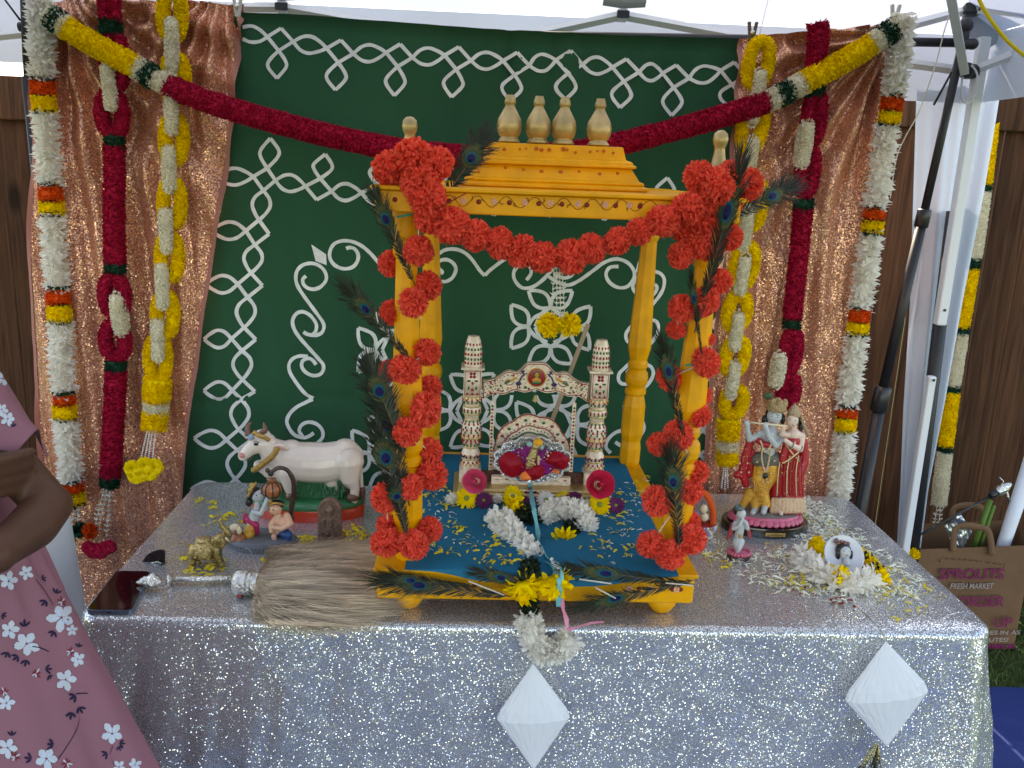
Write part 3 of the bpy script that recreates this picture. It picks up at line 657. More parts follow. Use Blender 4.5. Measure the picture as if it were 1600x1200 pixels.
for k in range(1, 34): rows.append((0, TZ-.016-(TZ-.016-HZ)*k/33, k/33))
V = []; ns = len(svals)
for ins, z, h in rows:
    for s in svals:
        p, nn = rrect(s, ins, .055)
        seg = int(s) % 8; corner = 1.0 if seg in (1, 3, 5, 7) else 0
        x_, y_ = p.x, p.y
        dfc = min(abs(x_-X0), abs(x_-X1)) if seg in (0, 4) else min(abs(y_-Y0), abs(y_-Y1))
        cw = math.exp(-dfc/.12) if not corner else 1
        flare = h**1.2*(.012+.065*cw)
        w = x_*6+y_*6 if seg != 0 else x_*5.0
        ed_ = 1+1.2*math.exp(-dfc/.3); fold = h**.6*ed_*(.017*noise.noise(Vector((x_*7, y_*7, h*.6)))+.010*noise.noise(Vector((x_*19+h, y_*17, h*.8)))+.005*noise.noise(Vector((x_*42+h*3, y_*30, h)))+.006*cw*math.sin((x_+y_*1.3)*60+h*2))
        # broad diagonal sags on the right half of the front
        if seg == 0: fold += .012*h*math.sin((x_*1.0+h*.25)*16)*max(0, min(1, (x_-.2)*2))
        o_ = flare+fold+.0025*noise.noise(Vector((x_*40, y_*40, z*30)))*min(1, h*8)
        zz = z-(0 if h < 1 else .01*noise.noise(Vector((x_*9, y_*9, 2))))+(.0008*noise.noise(Vector((x_*25, y_*25, 1))) if h == 0 else 0)
        V.append((x_+nn.x*o_, y_+nn.y*o_, zz))
F = [(j*ns+i, (j+1)*ns+i, (j+1)*ns+(i+1) % ns, j*ns+(i+1) % ns) for j in range(len(rows)-1) for i in range(ns)]
F.append(tuple(range(ns)))
tc_.add(V, F); o = tc_.build('sequin_tablecloth', M['silver'])
tag(o, 'silver sequin tablecloth draped over the long table', 'tablecloth')
# ---------------------------------------------------------------- garlands hung on the curtains
def seg_path(path, Y, n=10):
    """smooth pixel path -> list of world points at depth Y (callable or number)"""
    P = catmull([(p[0], p[1], 0) for p in path], n)
    return [PY(p.x, p.y, Y(p.x, p.y) if callable(Y) else Y) for p in P]
def cut(P, a, b):
    """part of polyline P between fractions a and b of its length"""
    A = np.array([tuple(p) for p in P]); d = np.linalg.norm(np.diff(A, axis=0), axis=1); s = np.concatenate([[0], np.cumsum(d)])/d.sum()
    t = np.linspace(a, b, max(3, int((b-a)*200)))
    return [Vector([float(np.interp(q, s, A[:, i])) for i in range(3)]) for q in t]
def frac(path_px, P, y=None, x=None, n=10):
    A = catmull([(p[0], p[1], 0) for p in path_px], n); L = [0]
    for i in range(1, len(A)): L.append(L[-1]+(A[i]-A[i-1]).length)
    vals = [a.y if y is not None else a.x for a in A]; tgt = y if y is not None else x
    L = [0]
    for i in range(1, len(P)): L.append(L[-1]+(P[i]-P[i-1]).length)
    return float(np.interp(tgt, vals, [l/L[-1] for l in L]))
GY = 2.47
def gseg(root, P, f0, f1, r, m, style, name):
    b = MB(); pts = cut(P, f0, f1)
    if style == 'wool': garland_tube(b, pts, r, .0085, .0052, 1.5, 0, lean=0, jit=.35, tipw=.35, core=.78)
    elif style == 'spiky': garland_tube(b, pts, r*1.18, .026, .012, 1.9, 0, lean=.15, jit=.40, tipw=.04, core=.42, curl=.15)
    elif style == 'band': garland_tube(b, pts, r, .010, .006, 1.6, 0, lean=0, jit=.4, tipw=.3, core=.74)
    return b.build(name, m, root)
def straight_garland(name, label, path, segs, R, Y, group=None, cat='garland'):
    P = seg_path(path, Y); top = P[-1]
    root = thing(name, label, cat, P[-1] if P[-1].z < P[0].z else P[0], group)
    for (y0, y1, m, style, nm, k) in segs:
        gseg(root, P, frac(path, P, y=y0), frac(path, P, y=y1), R*k, M[m], style, nm)
    return root, P
def white_segs(y_start, bands, y_end):
    out = []; y = y_start
    for (o0, o1, q0, q1) in bands:
        out += [(y, o0-1, 'white_petal', 'spiky', 'white_petals', 1.0), (o0-2, o0+3, 'darkgreen', 'band', 'dark_band', .97), (o0+2, o1, 'orange_band', 'wool', 'orange_band', 1.03), (o1, o1+4, 'darkgreen', 'band', 'dark_band', .9), (o1+3, q1, 'yellow', 'wool', 'yellow_band', 1.06), (q1-1, q1+3, 'darkgreen', 'band', 'dark_band', .97)]
        y = q1+2
    if y_end > y: out.append((y, y_end, 'white_petal', 'spiky', 'white_petals', 1.0))
    return out
lw_path = [(58, -40), (64, 60), (68, 150), (79, 300), (91, 460), (100, 620), (111, 745), (121, 815)]
lw_root, lwP = straight_garland('white_garland', 'long white petal garland with orange and yellow bands along the left curtain edge', lw_path,
    white_segs(-38, [(125, 148, 150, 174), (289, 313, 315, 333), (450, 474, 477, 500), (614, 631, 633, 652), (752, 768, 770, 786)], 788), .033, GY)
def strands(root, starts, ends, r, m, beads=True, name='strand', spike=False):
    for a, b_ in zip(starts, ends):
        b = MB(); a, b_ = Vector(a), Vector(b_); L = (b_-a).length; n = max(4, int(L/(r*2.3)))
        b.tube([a, b_], r*.35, 5)
        for i in range(n+1):
            c = a.lerp(b_, i/n)
            if beads: b.ball(c, r, 8)
            elif i % 2 == 0:
                for q in range(3):
                    an = rnd(0, 2*PI); d = Vector((math.cos(an), math.sin(an), .7)); b.tube([c, c+d*r*3.0], [r*.9, r*.15], 5)
        b.build(name, m, root)
w = lambda L, Y: [PY(x, y, Y) for x, y in L]
strands(lw_root, w([(115, 790), (118, 790), (122, 790)], GY), w([(97, 822), (108, 828), (122, 826)], GY), .0035, M['tassel_w'], False)
for (x, y, m_) in ((106, 842, 'yellow'), (140, 830, 'orange_band'), (124, 828, 'darkgreen')):
    b = MB(); pom(b, (0, 0, 0), .025, 260, w=.3, tipw=.3); o = b.build('pom_flower', M[m_], lw_root, local=True); o.location = PY(x, y, GY-.01)-wloc(lw_root)
rw_path = [(1412, 18), (1406, 70), (1395, 150), (1370, 310), (1345, 480), (1325, 630), (1309, 800)]
rw_root, _ = straight_garland('white_garland', 'long white petal garland with orange and yellow bands along the right curtain edge', rw_path,
    white_segs(22, [(151, 172, 174, 194), (325, 343, 344, 362), (481, 502, 503, 520), (634, 650, 652, 672)], 785), .031, GY-.01)
fr_path = [(1549, 190), (1530, 350), (1508, 480), (1487, 620), (1466, 795)]
fr_root, _ = straight_garland('striped_garland', 'yellow and white segmented garland hanging against the fence at far right', fr_path,
    [(195, 290, 'yellow', 'wool', 'yellow_section', 1), (289, 298, 'darkgreen', 'band', 'green_band', 1.05), (299, 405, 'cream', 'wool', 'white_section', 1), (404, 420, 'darkgreen', 'band', 'green_band', 1.02),
     (420, 512, 'yellow', 'wool', 'yellow_section', 1), (511, 522, 'darkgreen', 'band', 'green_band', 1.05), (521, 603, 'cream', 'wool', 'white_section', 1.02), (602, 613, 'darkgreen', 'band', 'green_band', 1.05),
     (613, 697, 'yellow', 'wool', 'yellow_section', 1.05), (696, 707, 'darkgreen', 'band', 'green_band', 1), (706, 788, 'cream', 'wool', 'white_section', 1.1)], .030, 3.30)
strands(fr_root, w([(1464, 792), (1470, 792)], 3.3), w([(1458, 832), (1464, 836)], 3.3), .004, M['tassel_w'], False)

# chain garlands: soft rings linked together
def ring(root, cx, cy, hw, hh, r, m, yaw=0, Y=GY, tilt=0, name='ring', dy=0):
    c = PY(cx, cy, Y+dy); s = c.y/FPX*.99
    ax = Vector((math.cos(yaw), math.sin(yaw), 0)); up = Vector((math.sin(tilt), 0, math.cos(tilt)))
    W, H = hw*s-r, hh*s-r; W = max(W, .002)
    pts = []
    for k in range(36):
        t = 2*PI*k/36; pw_ = .75
        cx_ = math.copysign(abs(math.cos(t))**pw_, math.cos(t)); cz_ = math.sin(t)
        pts.append(c+ax*W*cx_+up*H*cz_)
    pts.append(pts[0]); pts.append(pts[1])
    b = MB(); garland_tube(b, pts, r, .0065, .0046, 1.5, 0, lean=0, jit=.35, tipw=.35, core=.78, uneven=.03)
    return b.build(name, m, root)
# left yellow and white chain
ly = thing('chain_garland', 'yellow and cream linked ring garland on the left curtain ending in yellow flowers', 'garland', PY(226, 745, GY), 'linked ring garlands on the curtains')
for (x, y, hh) in ((269, 22, 42), (274, 122, 40), (272, 218, 42), (269, 318, 43), (265, 402, 43), (258, 492, 42), (247, 560, 44)):
    ring(ly, x, y, 23, hh, .0185, M['yellow'], yaw=.2, tilt=.06, name='yellow_ring')
for (x, y, hh) in ((268, 70, 40), (267, 160, 50), (264, 264, 38), (259, 360, 38), (253, 446, 40), (246, 531, 38)):
    ring(ly, x, y, 17, hh, .0175, M['cream'], yaw=-1.15, tilt=.03, name='cream_ring', dy=-.012)
lyp = [(247, 590), (243, 640), (240, 680)]; P = seg_path(lyp, GY-.01)
for (y0, y1, m_, k, nm) in ((594, 627, 'yellow', 1.2, 'yellow_section'), (626, 643, 'cream', 1.05, 'cream_section'), (642, 670, 'yellow', 1.12, 'yellow_section')):
    gseg(ly, P, frac(lyp, P, y=y0), frac(lyp, P, y=y1), .037*k, M[m_], 'wool', nm)
strands(ly, w([(232, 665), (236, 665), (240, 665), (244, 665)], GY-.01), w([(219, 722), (225, 723), (231, 722), (238, 720)], GY-.01), .0028, M['pearl'])
def soft_flower(root, p, r, m, n=6, name='flower'):
    b = MB(); 
    for k in range(2):
        a = np.arange(n)*2*PI/n+k*.5+rnd(0, 1); D = np.stack([np.cos(a), -np.full(n, .35+.5*k), np.sin(a)], 1)
        petals(b, np.tile(np.array(tuple(p)), (n, 1)), D, np.tile([0, -1., 0.3], (n, 1)), r, r*.95, .5, .4, .12)
    b.ball(Vector(p)+Vector((0, -.006, 0)), r*.18, 8)
    return b.build(name, m, root)
for (x, y) in ((209, 731), (222, 739), (235, 737), (243, 728), (228, 726), (214, 742)): soft_flower(ly, PY(x, y, GY-.02), .026, M['yellow'], 6)
# right yellow and white chain
ry = thing('chain_garland', 'yellow and cream linked ring garland on the right curtain beside the shrine post', 'garland', PY(1135, 760, GY), 'linked ring garlands on the curtains')
for (x, y, hh) in ((1185, 99, 42), (1176, 196, 46), (1176, 322, 44), (1163, 415, 41), (1152, 487, 37), (1149, 556, 38), (1147, 628, 32)):
    ring(ry, x, y, 25, hh, .0185, M['yellow'], yaw=-.1, tilt=.08, name='yellow_ring')
for (x, y, hh) in ((1185, 136, 30), (1177, 178, 22), (1174, 240, 30), (1166, 355, 40), (1160, 430, 38), (1151, 518, 37), (1145, 594, 37)):
    ring(ry, x, y, 13, hh, .0175, M['cream'], yaw=1.45, tilt=.05, name='cream_ring', dy=-.012)
ryp = [(1139, 650), (1137, 690), (1136, 730)]; P = seg_path(ryp, GY-.01)
for (y0, y1, m_, k, nm) in ((657, 687, 'yellow', 1.05, 'yellow_section'), (686, 703, 'cream', 1.0, 'cream_section'), (702, 724, 'yellow', 1.0, 'yellow_section')):
    gseg(ry, P, frac(ryp, P, y=y0), frac(ryp, P, y=y1), .037*k, M[m_], 'wool', nm)
strands(ry, w([(1132, 722), (1134, 722), (1136, 722)], GY), w([(1127, 762), (1132, 764), (1137, 762)], GY), .0028, M['pearl'])
# crimson chains
rl = thing('crimson_garland', 'crimson garland with one cream link and dark green bands on the left curtain', 'garland', PY(152, 870, GY), 'crimson garlands on the curtains')
rlp = [(168, -30), (174, 60), (178, 150), (179, 230), (178, 330), (180, 420), (181, 560), (178, 650), (171, 760)]; P = seg_path(rlp, GY)
def rs(y0, y1, r=.031, m='wool_red', nm='crimson_section', p=rlp, root=rl, PP=None):
    gseg(root, PP or P, frac(p, PP or P, y=y0), frac(p, PP or P, y=y1), r, M[m], 'wool' if m == 'wool_red' else 'band', nm)
rs(-28, 32); rs(31, 52, .032, 'darkgreen', 'green_band'); rs(212, 229, .028, 'darkgreen', 'green_band'); rs(228, 411); rs(410, 426, .031, 'darkgreen', 'green_band')
rs(564, 580, .031, 'darkgreen', 'green_band'); rs(579, 745, .032); rs(743, 760, .030, 'darkgreen', 'green_band')
for (x, y, hw, hh) in ((179, 95, 24, 46), (175, 178, 27, 40), (179, 462, 27, 40), (180, 532, 27, 38)): ring(rl, x, y, hw, hh, .021, M['wool_red'], name='crimson_ring')
for (x, y, hh, yw) in ((171, 137, 38, -1.2), (187, 491, 38, 1.15)): ring(rl, x, y, 15, hh, .0185, M['cream'], yaw=yw, dy=-.014, tilt=-.05, name='cream_ring')
strands(rl, w([(163, 760), (168, 760), (172, 760)], GY), w([(143, 846), (150, 850), (166, 846)], GY), .0034, M['tassel_w'], False)
for (x, y) in ((140, 855), (152, 858), (165, 856), (172, 853), (146, 861), (158, 862)): soft_flower(rl, PY(x, y, GY-.01), .022, M['wool_red'], 8)
rr_ = thing('crimson_garland', 'crimson garland with cream links and dark green bands on the right curtain', 'garland', PY(1237, 640, GY), 'crimson garlands on the curtains')
rrp = [(1277, 34), (1279, 60), (1275, 100), (1268, 200), (1256, 320), (1246, 420), (1237, 510), (1235, 600)]; PR = seg_path(rrp, GY)
R2 = lambda *a, **k: rs(*a, p=rrp, root=rr_, PP=PR, **k)
R2(36, 130); R2(312, 328, .030, 'darkgreen', 'green_band'); R2(327, 499, .0285); R2(498, 512, .029, 'darkgreen', 'green_band')
R2(130, 150, .030, 'darkgreen', 'green_band')
for (x, y, hw, hh) in ((1272, 185, 21, 45), (1262, 268, 21, 45), (1236, 548, 21, 42), (1232, 610, 22, 35)): ring(rr_, x, y, hw, hh, .0195, M['wool_red'], name='crimson_ring')
for (x, y, hh, yw) in ((1256, 226, 40, -1.2), (1215, 578, 34, -1.2)): ring(rr_, x, y, 15, hh, .0185, M['cream'], yaw=yw, dy=-.014, tilt=.05, name='cream_ring')

# swag across the top
sw = thing('garland_swag', 'thick crimson garland swag with yellow and white ends across the whole backdrop', 'garland', PY(780, 260, 2.44))
swp = [(74, 22), (110, 48), (160, 76), (215, 106), (262, 133), (320, 157), (400, 182), (520, 213), (640, 236), (760, 245), (870, 240), (960, 226), (1060, 201), (1140, 178), (1200, 158), (1260, 127), (1320, 95), (1385, 54), (1408, 36)]
SY = lambda x, y: 2.46 - .03*math.sin(PI*min(1, max(0, (x-70)/1340)))
PS = seg_path(swp, SY)
fx = lambda x: frac(swp, PS, x=x)
for (x0, x1, m_, nm, r, sty) in ((70, 84, 'cream', 'white_section', .034, 'wool'), (80, 95, 'darkgreen', 'green_band', .0375, 'band'), (91, 104, 'cream', 'white_section', .035, 'wool'), (102, 214, 'yellow', 'yellow_section', .034, 'wool'),
      (212, 228, 'cream', 'white_section', .033, 'wool'), (225, 242, 'darkgreen', 'green_band', .0365, 'band'), (238, 262, 'cream', 'white_section', .033, 'wool'), (260, 1200, 'wool_red', 'crimson_section', .0325, 'wool'),
      (1198, 1219, 'cream', 'white_section', .033, 'wool'), (1216, 1236, 'darkgreen', 'green_band', .0360, 'band'), (1232, 1256, 'cream', 'white_section', .033, 'wool'), (1254, 1362, 'yellow', 'yellow_section', .034, 'wool'),
      (1360, 1381, 'cream', 'white_section', .032, 'wool'), (1378, 1395, 'darkgreen', 'green_band', .0360, 'band'), (1391, 1407, 'cream', 'white_section', .034, 'wool')):
    gseg(sw, PS, fx(x0), fx(x1), r, M[m_], sty, nm)

# spring clips and clothes pegs along the bar
def clip(x, y, m, label, s=1):
    p = PY(x, y, 2.50); root = thing('spring_clip', label, 'clip', p)
    for q in (-1, 1):
        b = MB(); b.box((0, 0, 0), (.008*s, .012, .055*s), M=Matrix.Translation(p+Vector((q*.006*s, 0, 0))) @ Matrix.Rotation(q*.16, 4, 'Y'), bev=.002); b.build('jaw', M[m], root, smooth=False)
    b = MB(); b.lathe([(.006*s, -.008), (.006*s, .008)], p, 10, axis=(0, 1, 0)); b.build('spring', M['steel'], root)
clip(1175, 51, 'clip', 'dark wooden clip holding the right yellow chain garland'); clip(1398, 24, 'clipw', 'pale clip at the top of the right white garland'); clip(371, 10, 'clipw', 'pale clip where left curtain meets green cloth')

# ---------------------------------------------------------------- shrine (yellow wooden pavilion)
PX0, PX1, PY0_, PY1_ = -.187, .462, 1.642, 2.392
BZ0, BZ1 = 1.5535, 1.5915
sh = thing('wooden_shrine', 'yellow painted wooden shrine with turned posts and stepped roof', 'shrine', (.137, 2.02, TZ))
def pbox(name, c, s, m='pavilion', bev=.002, parent=sh): b = MB(); b.box(c, s, bev=bev); return b.build(name, M[m], parent, smooth=False)
pcx = (PX0+PX1)/2; pcy = (PY0_+PY1_)/2; PW = PX1-PX0; PD = PY1_-PY0_
bf = MB(); bf.box((pcx, pcy, .8095), (PW, PD, .059), bev=.003); bf.box((pcx, pcy, .8425), (PW+.012, PD+.012, .008), bev=.003); bf.build('base_frame', M['pavilion'], sh, smooth=False)
for i, xx in enumerate((PX0+.062, PX1-.055)):
    for yy in (PY0_+.045, PY1_-.04):
        b = MB(); b.lathe([(.014, 0), (.020, .004), (.030, .018), (.033, .028), (.030, .034), (.026, .0395)], (xx, yy, TZ+.0005), 22); b.build('foot', M['pavilion'], sh)
def post(x, y, lean, inv=1):
    H = BZ0-.847; z0 = .847
    fx_ = lambda z: x+lean*(z/H)
    b = MB()
    def oct_(prof, n=8):
        V = []
        for r, z in prof:
            for k in range(n):
                a = 2*PI*k/n+PI/n; V.append((fx_(z)+.87*r*math.cos(a), y+.87*r*math.sin(a), z0+z))
        F = [(i*n+k, i*n+(k+1) % n, (i+1)*n+(k+1) % n, (i+1)*n+k) for i in range(len(prof)-1) for k in range(n)]
        F += [tuple(range(n-1, -1, -1)), tuple(range((len(prof)-1)*n, len(prof)*n))]; b.add(V, F)
    oct_([(.030, 0), (.033, .01), (.033, .05), (.030, .07), (.036, .09), (.036, .17), (.029, .20)])
    oct_([(.028, .20), (.033, .205), (.033, .215), (.026, .222), (.034, .235), (.036, .248), (.034, .262), (.026, .272), (.031, .28), (.031, .29), (.026, .30)], 24)
    oct_([(.028, .30), (.037, .335), (.036, .36), (.031, .46), (.026, .58), (.025, .62)])
    oct_([(.027, .62), (.030, .628), (.030, .64), (.026, .65), (.030, .66), (.030, H)], 24)
    b.build('post', M['pavilion'], sh, smooth=False)
post(-.128, 1.700, -.010); post(.425, 1.700, .020); post(-.118, 2.335, -.006); post(.438, 2.330, .012)
BX0, BX1 = -.192, .485
for nm, c, s in (('front_beam', ((BX0+BX1)/2, 1.672, (BZ0+BZ1)/2), (BX1-BX0, .040, BZ1-BZ0)), ('back_beam', ((BX0+BX1)/2, 2.365, (BZ0+BZ1)/2), (BX1-BX0, .040, BZ1-BZ0)),
                 ('side_beam', (BX0+.022, 2.018, (BZ0+BZ1)/2), (.040, .648, BZ1-BZ0-.004)), ('side_beam', (BX1-.022, 2.018, (BZ0+BZ1)/2), (.040, .648, BZ1-BZ0-.004))):
    pbox(nm, c, s)
b = MB(); b.box(((BX0+BX1)/2, 2.018, 1.5965), (BX1-BX0+.014, .75, .008), bev=.004); b.build('top_board', M['pavilion'], sh, smooth=False)
rc = ((BX0+BX1)/2+.003, 1.995)
def sq(prof, name, mat_='pavilion', hs=1.0):
    V = []
    for r, z in prof:
        for (i, j) in ((-1, -1), (1, -1), (1, 1), (-1, 1)): V.append((rc[0]+i*r, rc[1]+j*r*hs, z))
    F = [(i*4+k, i*4+(k+1) % 4, (i+1)*4+(k+1) % 4, (i+1)*4+k) for i in range(len(prof)-1) for k in range(4)]+[(3, 2, 1, 0), tuple(range((len(prof)-1)*4, len(prof)*4))]
    b = MB(); b.add(V, F); return b.build(name, M[mat_], sh, smooth=False)
z = 1.6008
sq([(.186, z), (.190, z+.003), (.190, z+.007), (.184, z+.010), (.180, z+.011), (.182, z+.014), (.180, z+.018), (.173, z+.020), (.158, z+.044)], 'roof_tier')
sq([(.160, z+.0445), (.166, z+.047), (.166, z+.050), (.160, z+.053), (.160, z+.056), (.154, z+.060), (.147, z+.062), (.140, z+.087), (.136, z+.088)], 'roof_tier')
ktop = z+.0885
for (x, d) in ((795, 0), (840, .0), (880, .0), (935, 0)):
    c = PY(x, 222, rc[1]-.115); c.z = ktop+.0005
    b = MB(); b.lathe([(.021, 0), (.023, .003), (.019, .008), (.017, .010), (.020, .013), (.0245, .022), (.0260, .034), (.0235, .047), (.016, .060), (.0105, .070), (.0095, .074), (.0115, .0765), (.0120, .080), (.0105, .086), (.0085, .092), (.0088, .0935)], c, 28)
    b.build('vase_finial', M['gold'], sh)
for (x, y0, y1) in ((640, 232, 182), (1122, 262, 203)):
    c = PY(x, y0, 1.69); c.z = BZ1+.0115
    hgt = PY(x, y1, 1.69).z-c.z
    b = MB(); k = hgt/.125
    b.lathe([(.026, 0), (.028, .005), (.027, .02*k), (.0235, .024*k), (.0245, .028*k), (.023, .034*k), (.014, .060*k), (.0100, .085*k), (.0098, .092*k), (.0125, .098*k), (.0145, .107*k), (.0125, .118*k), (.006, .124*k), (.001, .125*k)], c, 26); b.build('corner_finial', M['gold'], sh)
# painted dots, flowers and vine on the beam, roof and base
dots = MB()
def dab(x, y, z, r, mi, sx=1.0): dots.lathe([(r, 0), (r*.9, .0012), (r*.4, .0018)], (x, y, z), 10, mi, axis=(0, -1, 0), sx=sx)
fy = 1.672-.0203
for i, px_ in enumerate((617, 702, 748, 796, 842, 878, 917, 962, 1000)):
    p = PY(px_, 310+((px_-617)*.028), fy); dab(p.x, fy, p.z-.002, .0048, 0)
for i, px_ in enumerate((724, 772, 820, 860, 903, 946, 984)):
    p = PY(px_, 311+((px_-617)*.027), fy)
    for k in range(6): a = k*PI/3; dab(p.x+.0042*math.cos(a), fy, p.z+.0042*math.sin(a), .0024, 1)
    dab(p.x, fy-.0003, p.z, .0022, 1)
vp = [Vector((p.x, fy-.0006, p.z+.010*math.sin(i*1.05))) for i, p in enumerate([PY(690+i*7.5, 313+i*.20, fy) for i in range(46)])]
dots.tube(catmull(vp, 4), .0006, 4, 2)
for i in range(0, 44, 3):
    q = vp[i]; a = rnd(0, 6); dots.tube([q, q+Vector((.006*math.cos(a), 0, .006*math.sin(a))), q+Vector((.010*math.cos(a+.5), 0, .010*math.sin(a+.5)))], [.0006, .0012, .0003], 4, 2)
for (x, y, r) in ((765, 232, 4), (788, 233, 3.5), (812, 233, 2.5), (822, 232, 2), (838, 232, 4), (846, 234, 4), (858, 234, 4), (880, 233, 4.5), (886, 234, 3), (899, 238, 3), (922, 237, 3), (933, 236, 2.5), (943, 236, 3.5), (958, 239, 3)):
    t = (y-228)/26; yy = rc[1]-.140-.010*max(0, t); p = PY(x, y, yy); 
    dab(p.x, yy-.0005-(ktop-.001-p.z)*.27, p.z, r*.0010, 3)
for (x, y, r) in ((748, 268, 2.5), (790, 262, 3.2), (818, 265, 3), (846, 268, 3.6), (876, 269, 4), (905, 268, 2.5), (937, 272, 3.4), (965, 271, 3.4)):
    yy = rc[1]-.165; p = PY(x, y, yy); dab(p.x, yy-.0008+(p.z-(z+.032))*.6, p.z, r*.0011, 3)
for px_ in (608, 643, 677, 713, 742, 1000, 1034, 1052, 1065):
    yy = PY0_-.0003; p = PY(px_, 888+(px_-608)*.035, yy); p.z = .812; dab(p.x, yy, p.z, .0052, 0)
for px_ in (624, 660, 700, 985, 1018, 1060):
    yy = PY0_-.0003; p = PY(px_, 888, yy)
    for k in range(6): a = k*PI/3; dab(p.x+.005*math.cos(a), yy, .812+.005*math.sin(a), .0030, 1)
tag(dots.build('painted_motifs', [M['dotred'], M['dotpink'], M['thin_red'], mat('faint_red_stamp', (.55, .12, .02), .6)], sh), kind='stuff')

# blue cloth on the base
def bluef(u, v):
    x = -.130+u*.555; y = 1.634+v*.735
    z = .8475+.0022*noise.noise(Vector((x*12, y*9, 2)))+.0025
    sag = math.exp(-((x-.20)/.17)**2)*.032+math.exp(-((x-.02)/.07)**2)*.012
    if v < .06:
        t = 1-v/.06; y = 1.6345-.003*t+(.008 if t < .2 else 0)*0; z -= t*sag; y = 1.638-.005*min(1, t*3)
    if u > .93: x += .0
    return Vector((x, y, z))
b = MB(); b.grid(bluef, 70, 90)
o = b.build('blue_cloth', M['blue']); tag(o, 'plain blue cloth spread on the shrine floor under the swing', 'cloth')

# ---------------------------------------------------------------- coral tissue pompom garlands
pomv = []
for k in range(4):
    b = MB(); pom(b, (0, 0, 0), 1.0, 1000, w=.17, tipw=.34, jit=.45, curl=.5, core=.55)
    o = b.build('pompom', M['coral'], None); pomv.append(o.data); bpy.data.objects.remove(o)
for me in pomv:   # recentre
    co = np.zeros(len(me.vertices)*3); me.vertices.foreach_get('co', co); co = co.reshape(-1, 3); co -= (co.max(0)+co.min(0))/2; me.vertices.foreach_set('co', co.ravel()); me.update()
def pompoms(root, L, Yf, string=True):
    pts = []
    for (x, y, rp, *d) in L:
        Y = Yf+(d[0] if d else 0); c = PY(x, y, Y); o = bpy.data.objects.new('pompom', random.choice(pomv)); SC.collection.objects.link(o)
        o.parent = root; o.location = c-wloc(root); s = rp*c.y/FPX*rnd(.98, 1.14); o.scale = (s*rnd(.92, 1.06), s*rnd(.85, 1.0), s*rnd(.88, 1.04)); o.rotation_euler = (rnd(0, 6), rnd(0, 6), rnd(0, 6)); pts.append(c)
    if string:
        b = MB(); b.tube(pts, .0016, 5); b.build('string', M['twine'], root)
gl = 'coral pompom garlands on the shrine'
pl = thing('pompom_garland', 'coral pompom garland wound down the left front post of the shrine', 'garland', (-.13, 1.66, .86), gl)
pompoms(pl, [(608, 264, 29), (645, 247, 31), (678, 258, 26, .02), (655, 284, 31, -.02), (654, 392, 24, -.02), (611, 412, 20, .06), (669, 446, 24, .04), (645, 473, 25, -.02), (613, 488, 21, .05), (667, 550, 25, .03), (632, 577, 26, -.01), (607, 580, 18, .05),
   (672, 606, 19, .08), (665, 640, 27, .0), (636, 675, 26, -.02), (671, 706, 22, .07), (674, 742, 26, .03), (641, 762, 22, -.02), (602, 777, 25, .0), (607, 822, 22, .05), (605, 848, 27, -.01), (646, 851, 26, -.03), (671, 828, 24, .03)], 1.655)
ps = thing('pompom_garland', 'coral pompom swag with a yellow and white tassel between the front posts', 'garland', PY(868, 400, 1.64), gl)
pompoms(ps, [(668, 310, 26), (671, 340, 24, .01), (705, 352, 27), (742, 368, 26), (782, 380, 25), (815, 393, 25), (848, 402, 24), (892, 401, 25), (925, 388, 24), (965, 377, 22), (998, 362, 23), (1037, 345, 27), (1074, 326, 26)], 1.628)
cc = PY(872, 408, 1.64)
strands(ps, w([(866, 412), (870, 412), (874, 412), (878, 412)], 1.635), w([(862, 492), (870, 494), (876, 494), (882, 490)], 1.635), .0020, M['tassel_w'], False, 'tassel_strand')
for (x, y, r) in ((858, 508, 21), (890, 508, 20)):
    b = MB(); c = PY(x, y, 1.635); pom(b, (0, 0, 0), r*c.y/FPX, 420, w=.18, tipw=.3, jit=.4); o = b.build('yellow_pompom', M['yellow'], ps, local=True); o.location = c-wloc(ps)
pr = thing('pompom_garland', 'coral pompom garland wound down the right front post of the shrine', 'garland', (.44, 1.66, .86), gl)
pompoms(pr, [(1092, 276, 27), (1120, 292, 30, -.02), (1143, 276, 26), (1167, 288, 24, .03), (1103, 318, 26), (1135, 320, 24, .02), (1070, 358, 22, .02), (1100, 352, 24), (1090, 378, 24, .01), (1063, 399, 22), (1110, 392, 20, .03), (1138, 370, 22, .03), (1122, 440, 23, .03), (1101, 472, 23, -.01), (1066, 482, 24),
   (1056, 515, 16, .04), (1107, 530, 12, .04), (1103, 566, 22), (1045, 590, 20, .03), (1097, 618, 16, .05), (1092, 650, 20, .03), (1030, 694, 22), (1060, 680, 25, -.01), (1088, 738, 20, .04), (1025, 783, 26), (1076, 765, 22, .03), (1016, 850, 24), (1078, 842, 26, .0), (1047, 866, 27, -.02), (1080, 815, 16, .04)], 1.655)
for (x, y, nm) in ((632, 341, 'a'), (1082, 573, 'b')):
    b = MB(); p = PY(x, y, 1.66); b.grid(lambda u, v: p+Vector((-.014+.028*u, -.004*math.sin(PI*u), .004*v+.006*u)), 6, 2, thick=(0, .001, 0)); o = b.build('ribbon_tie', M['greenrib']); tag(o, 'small green ribbon tied round the '+('left' if nm == 'a' else 'right')+' front post', 'ribbon')

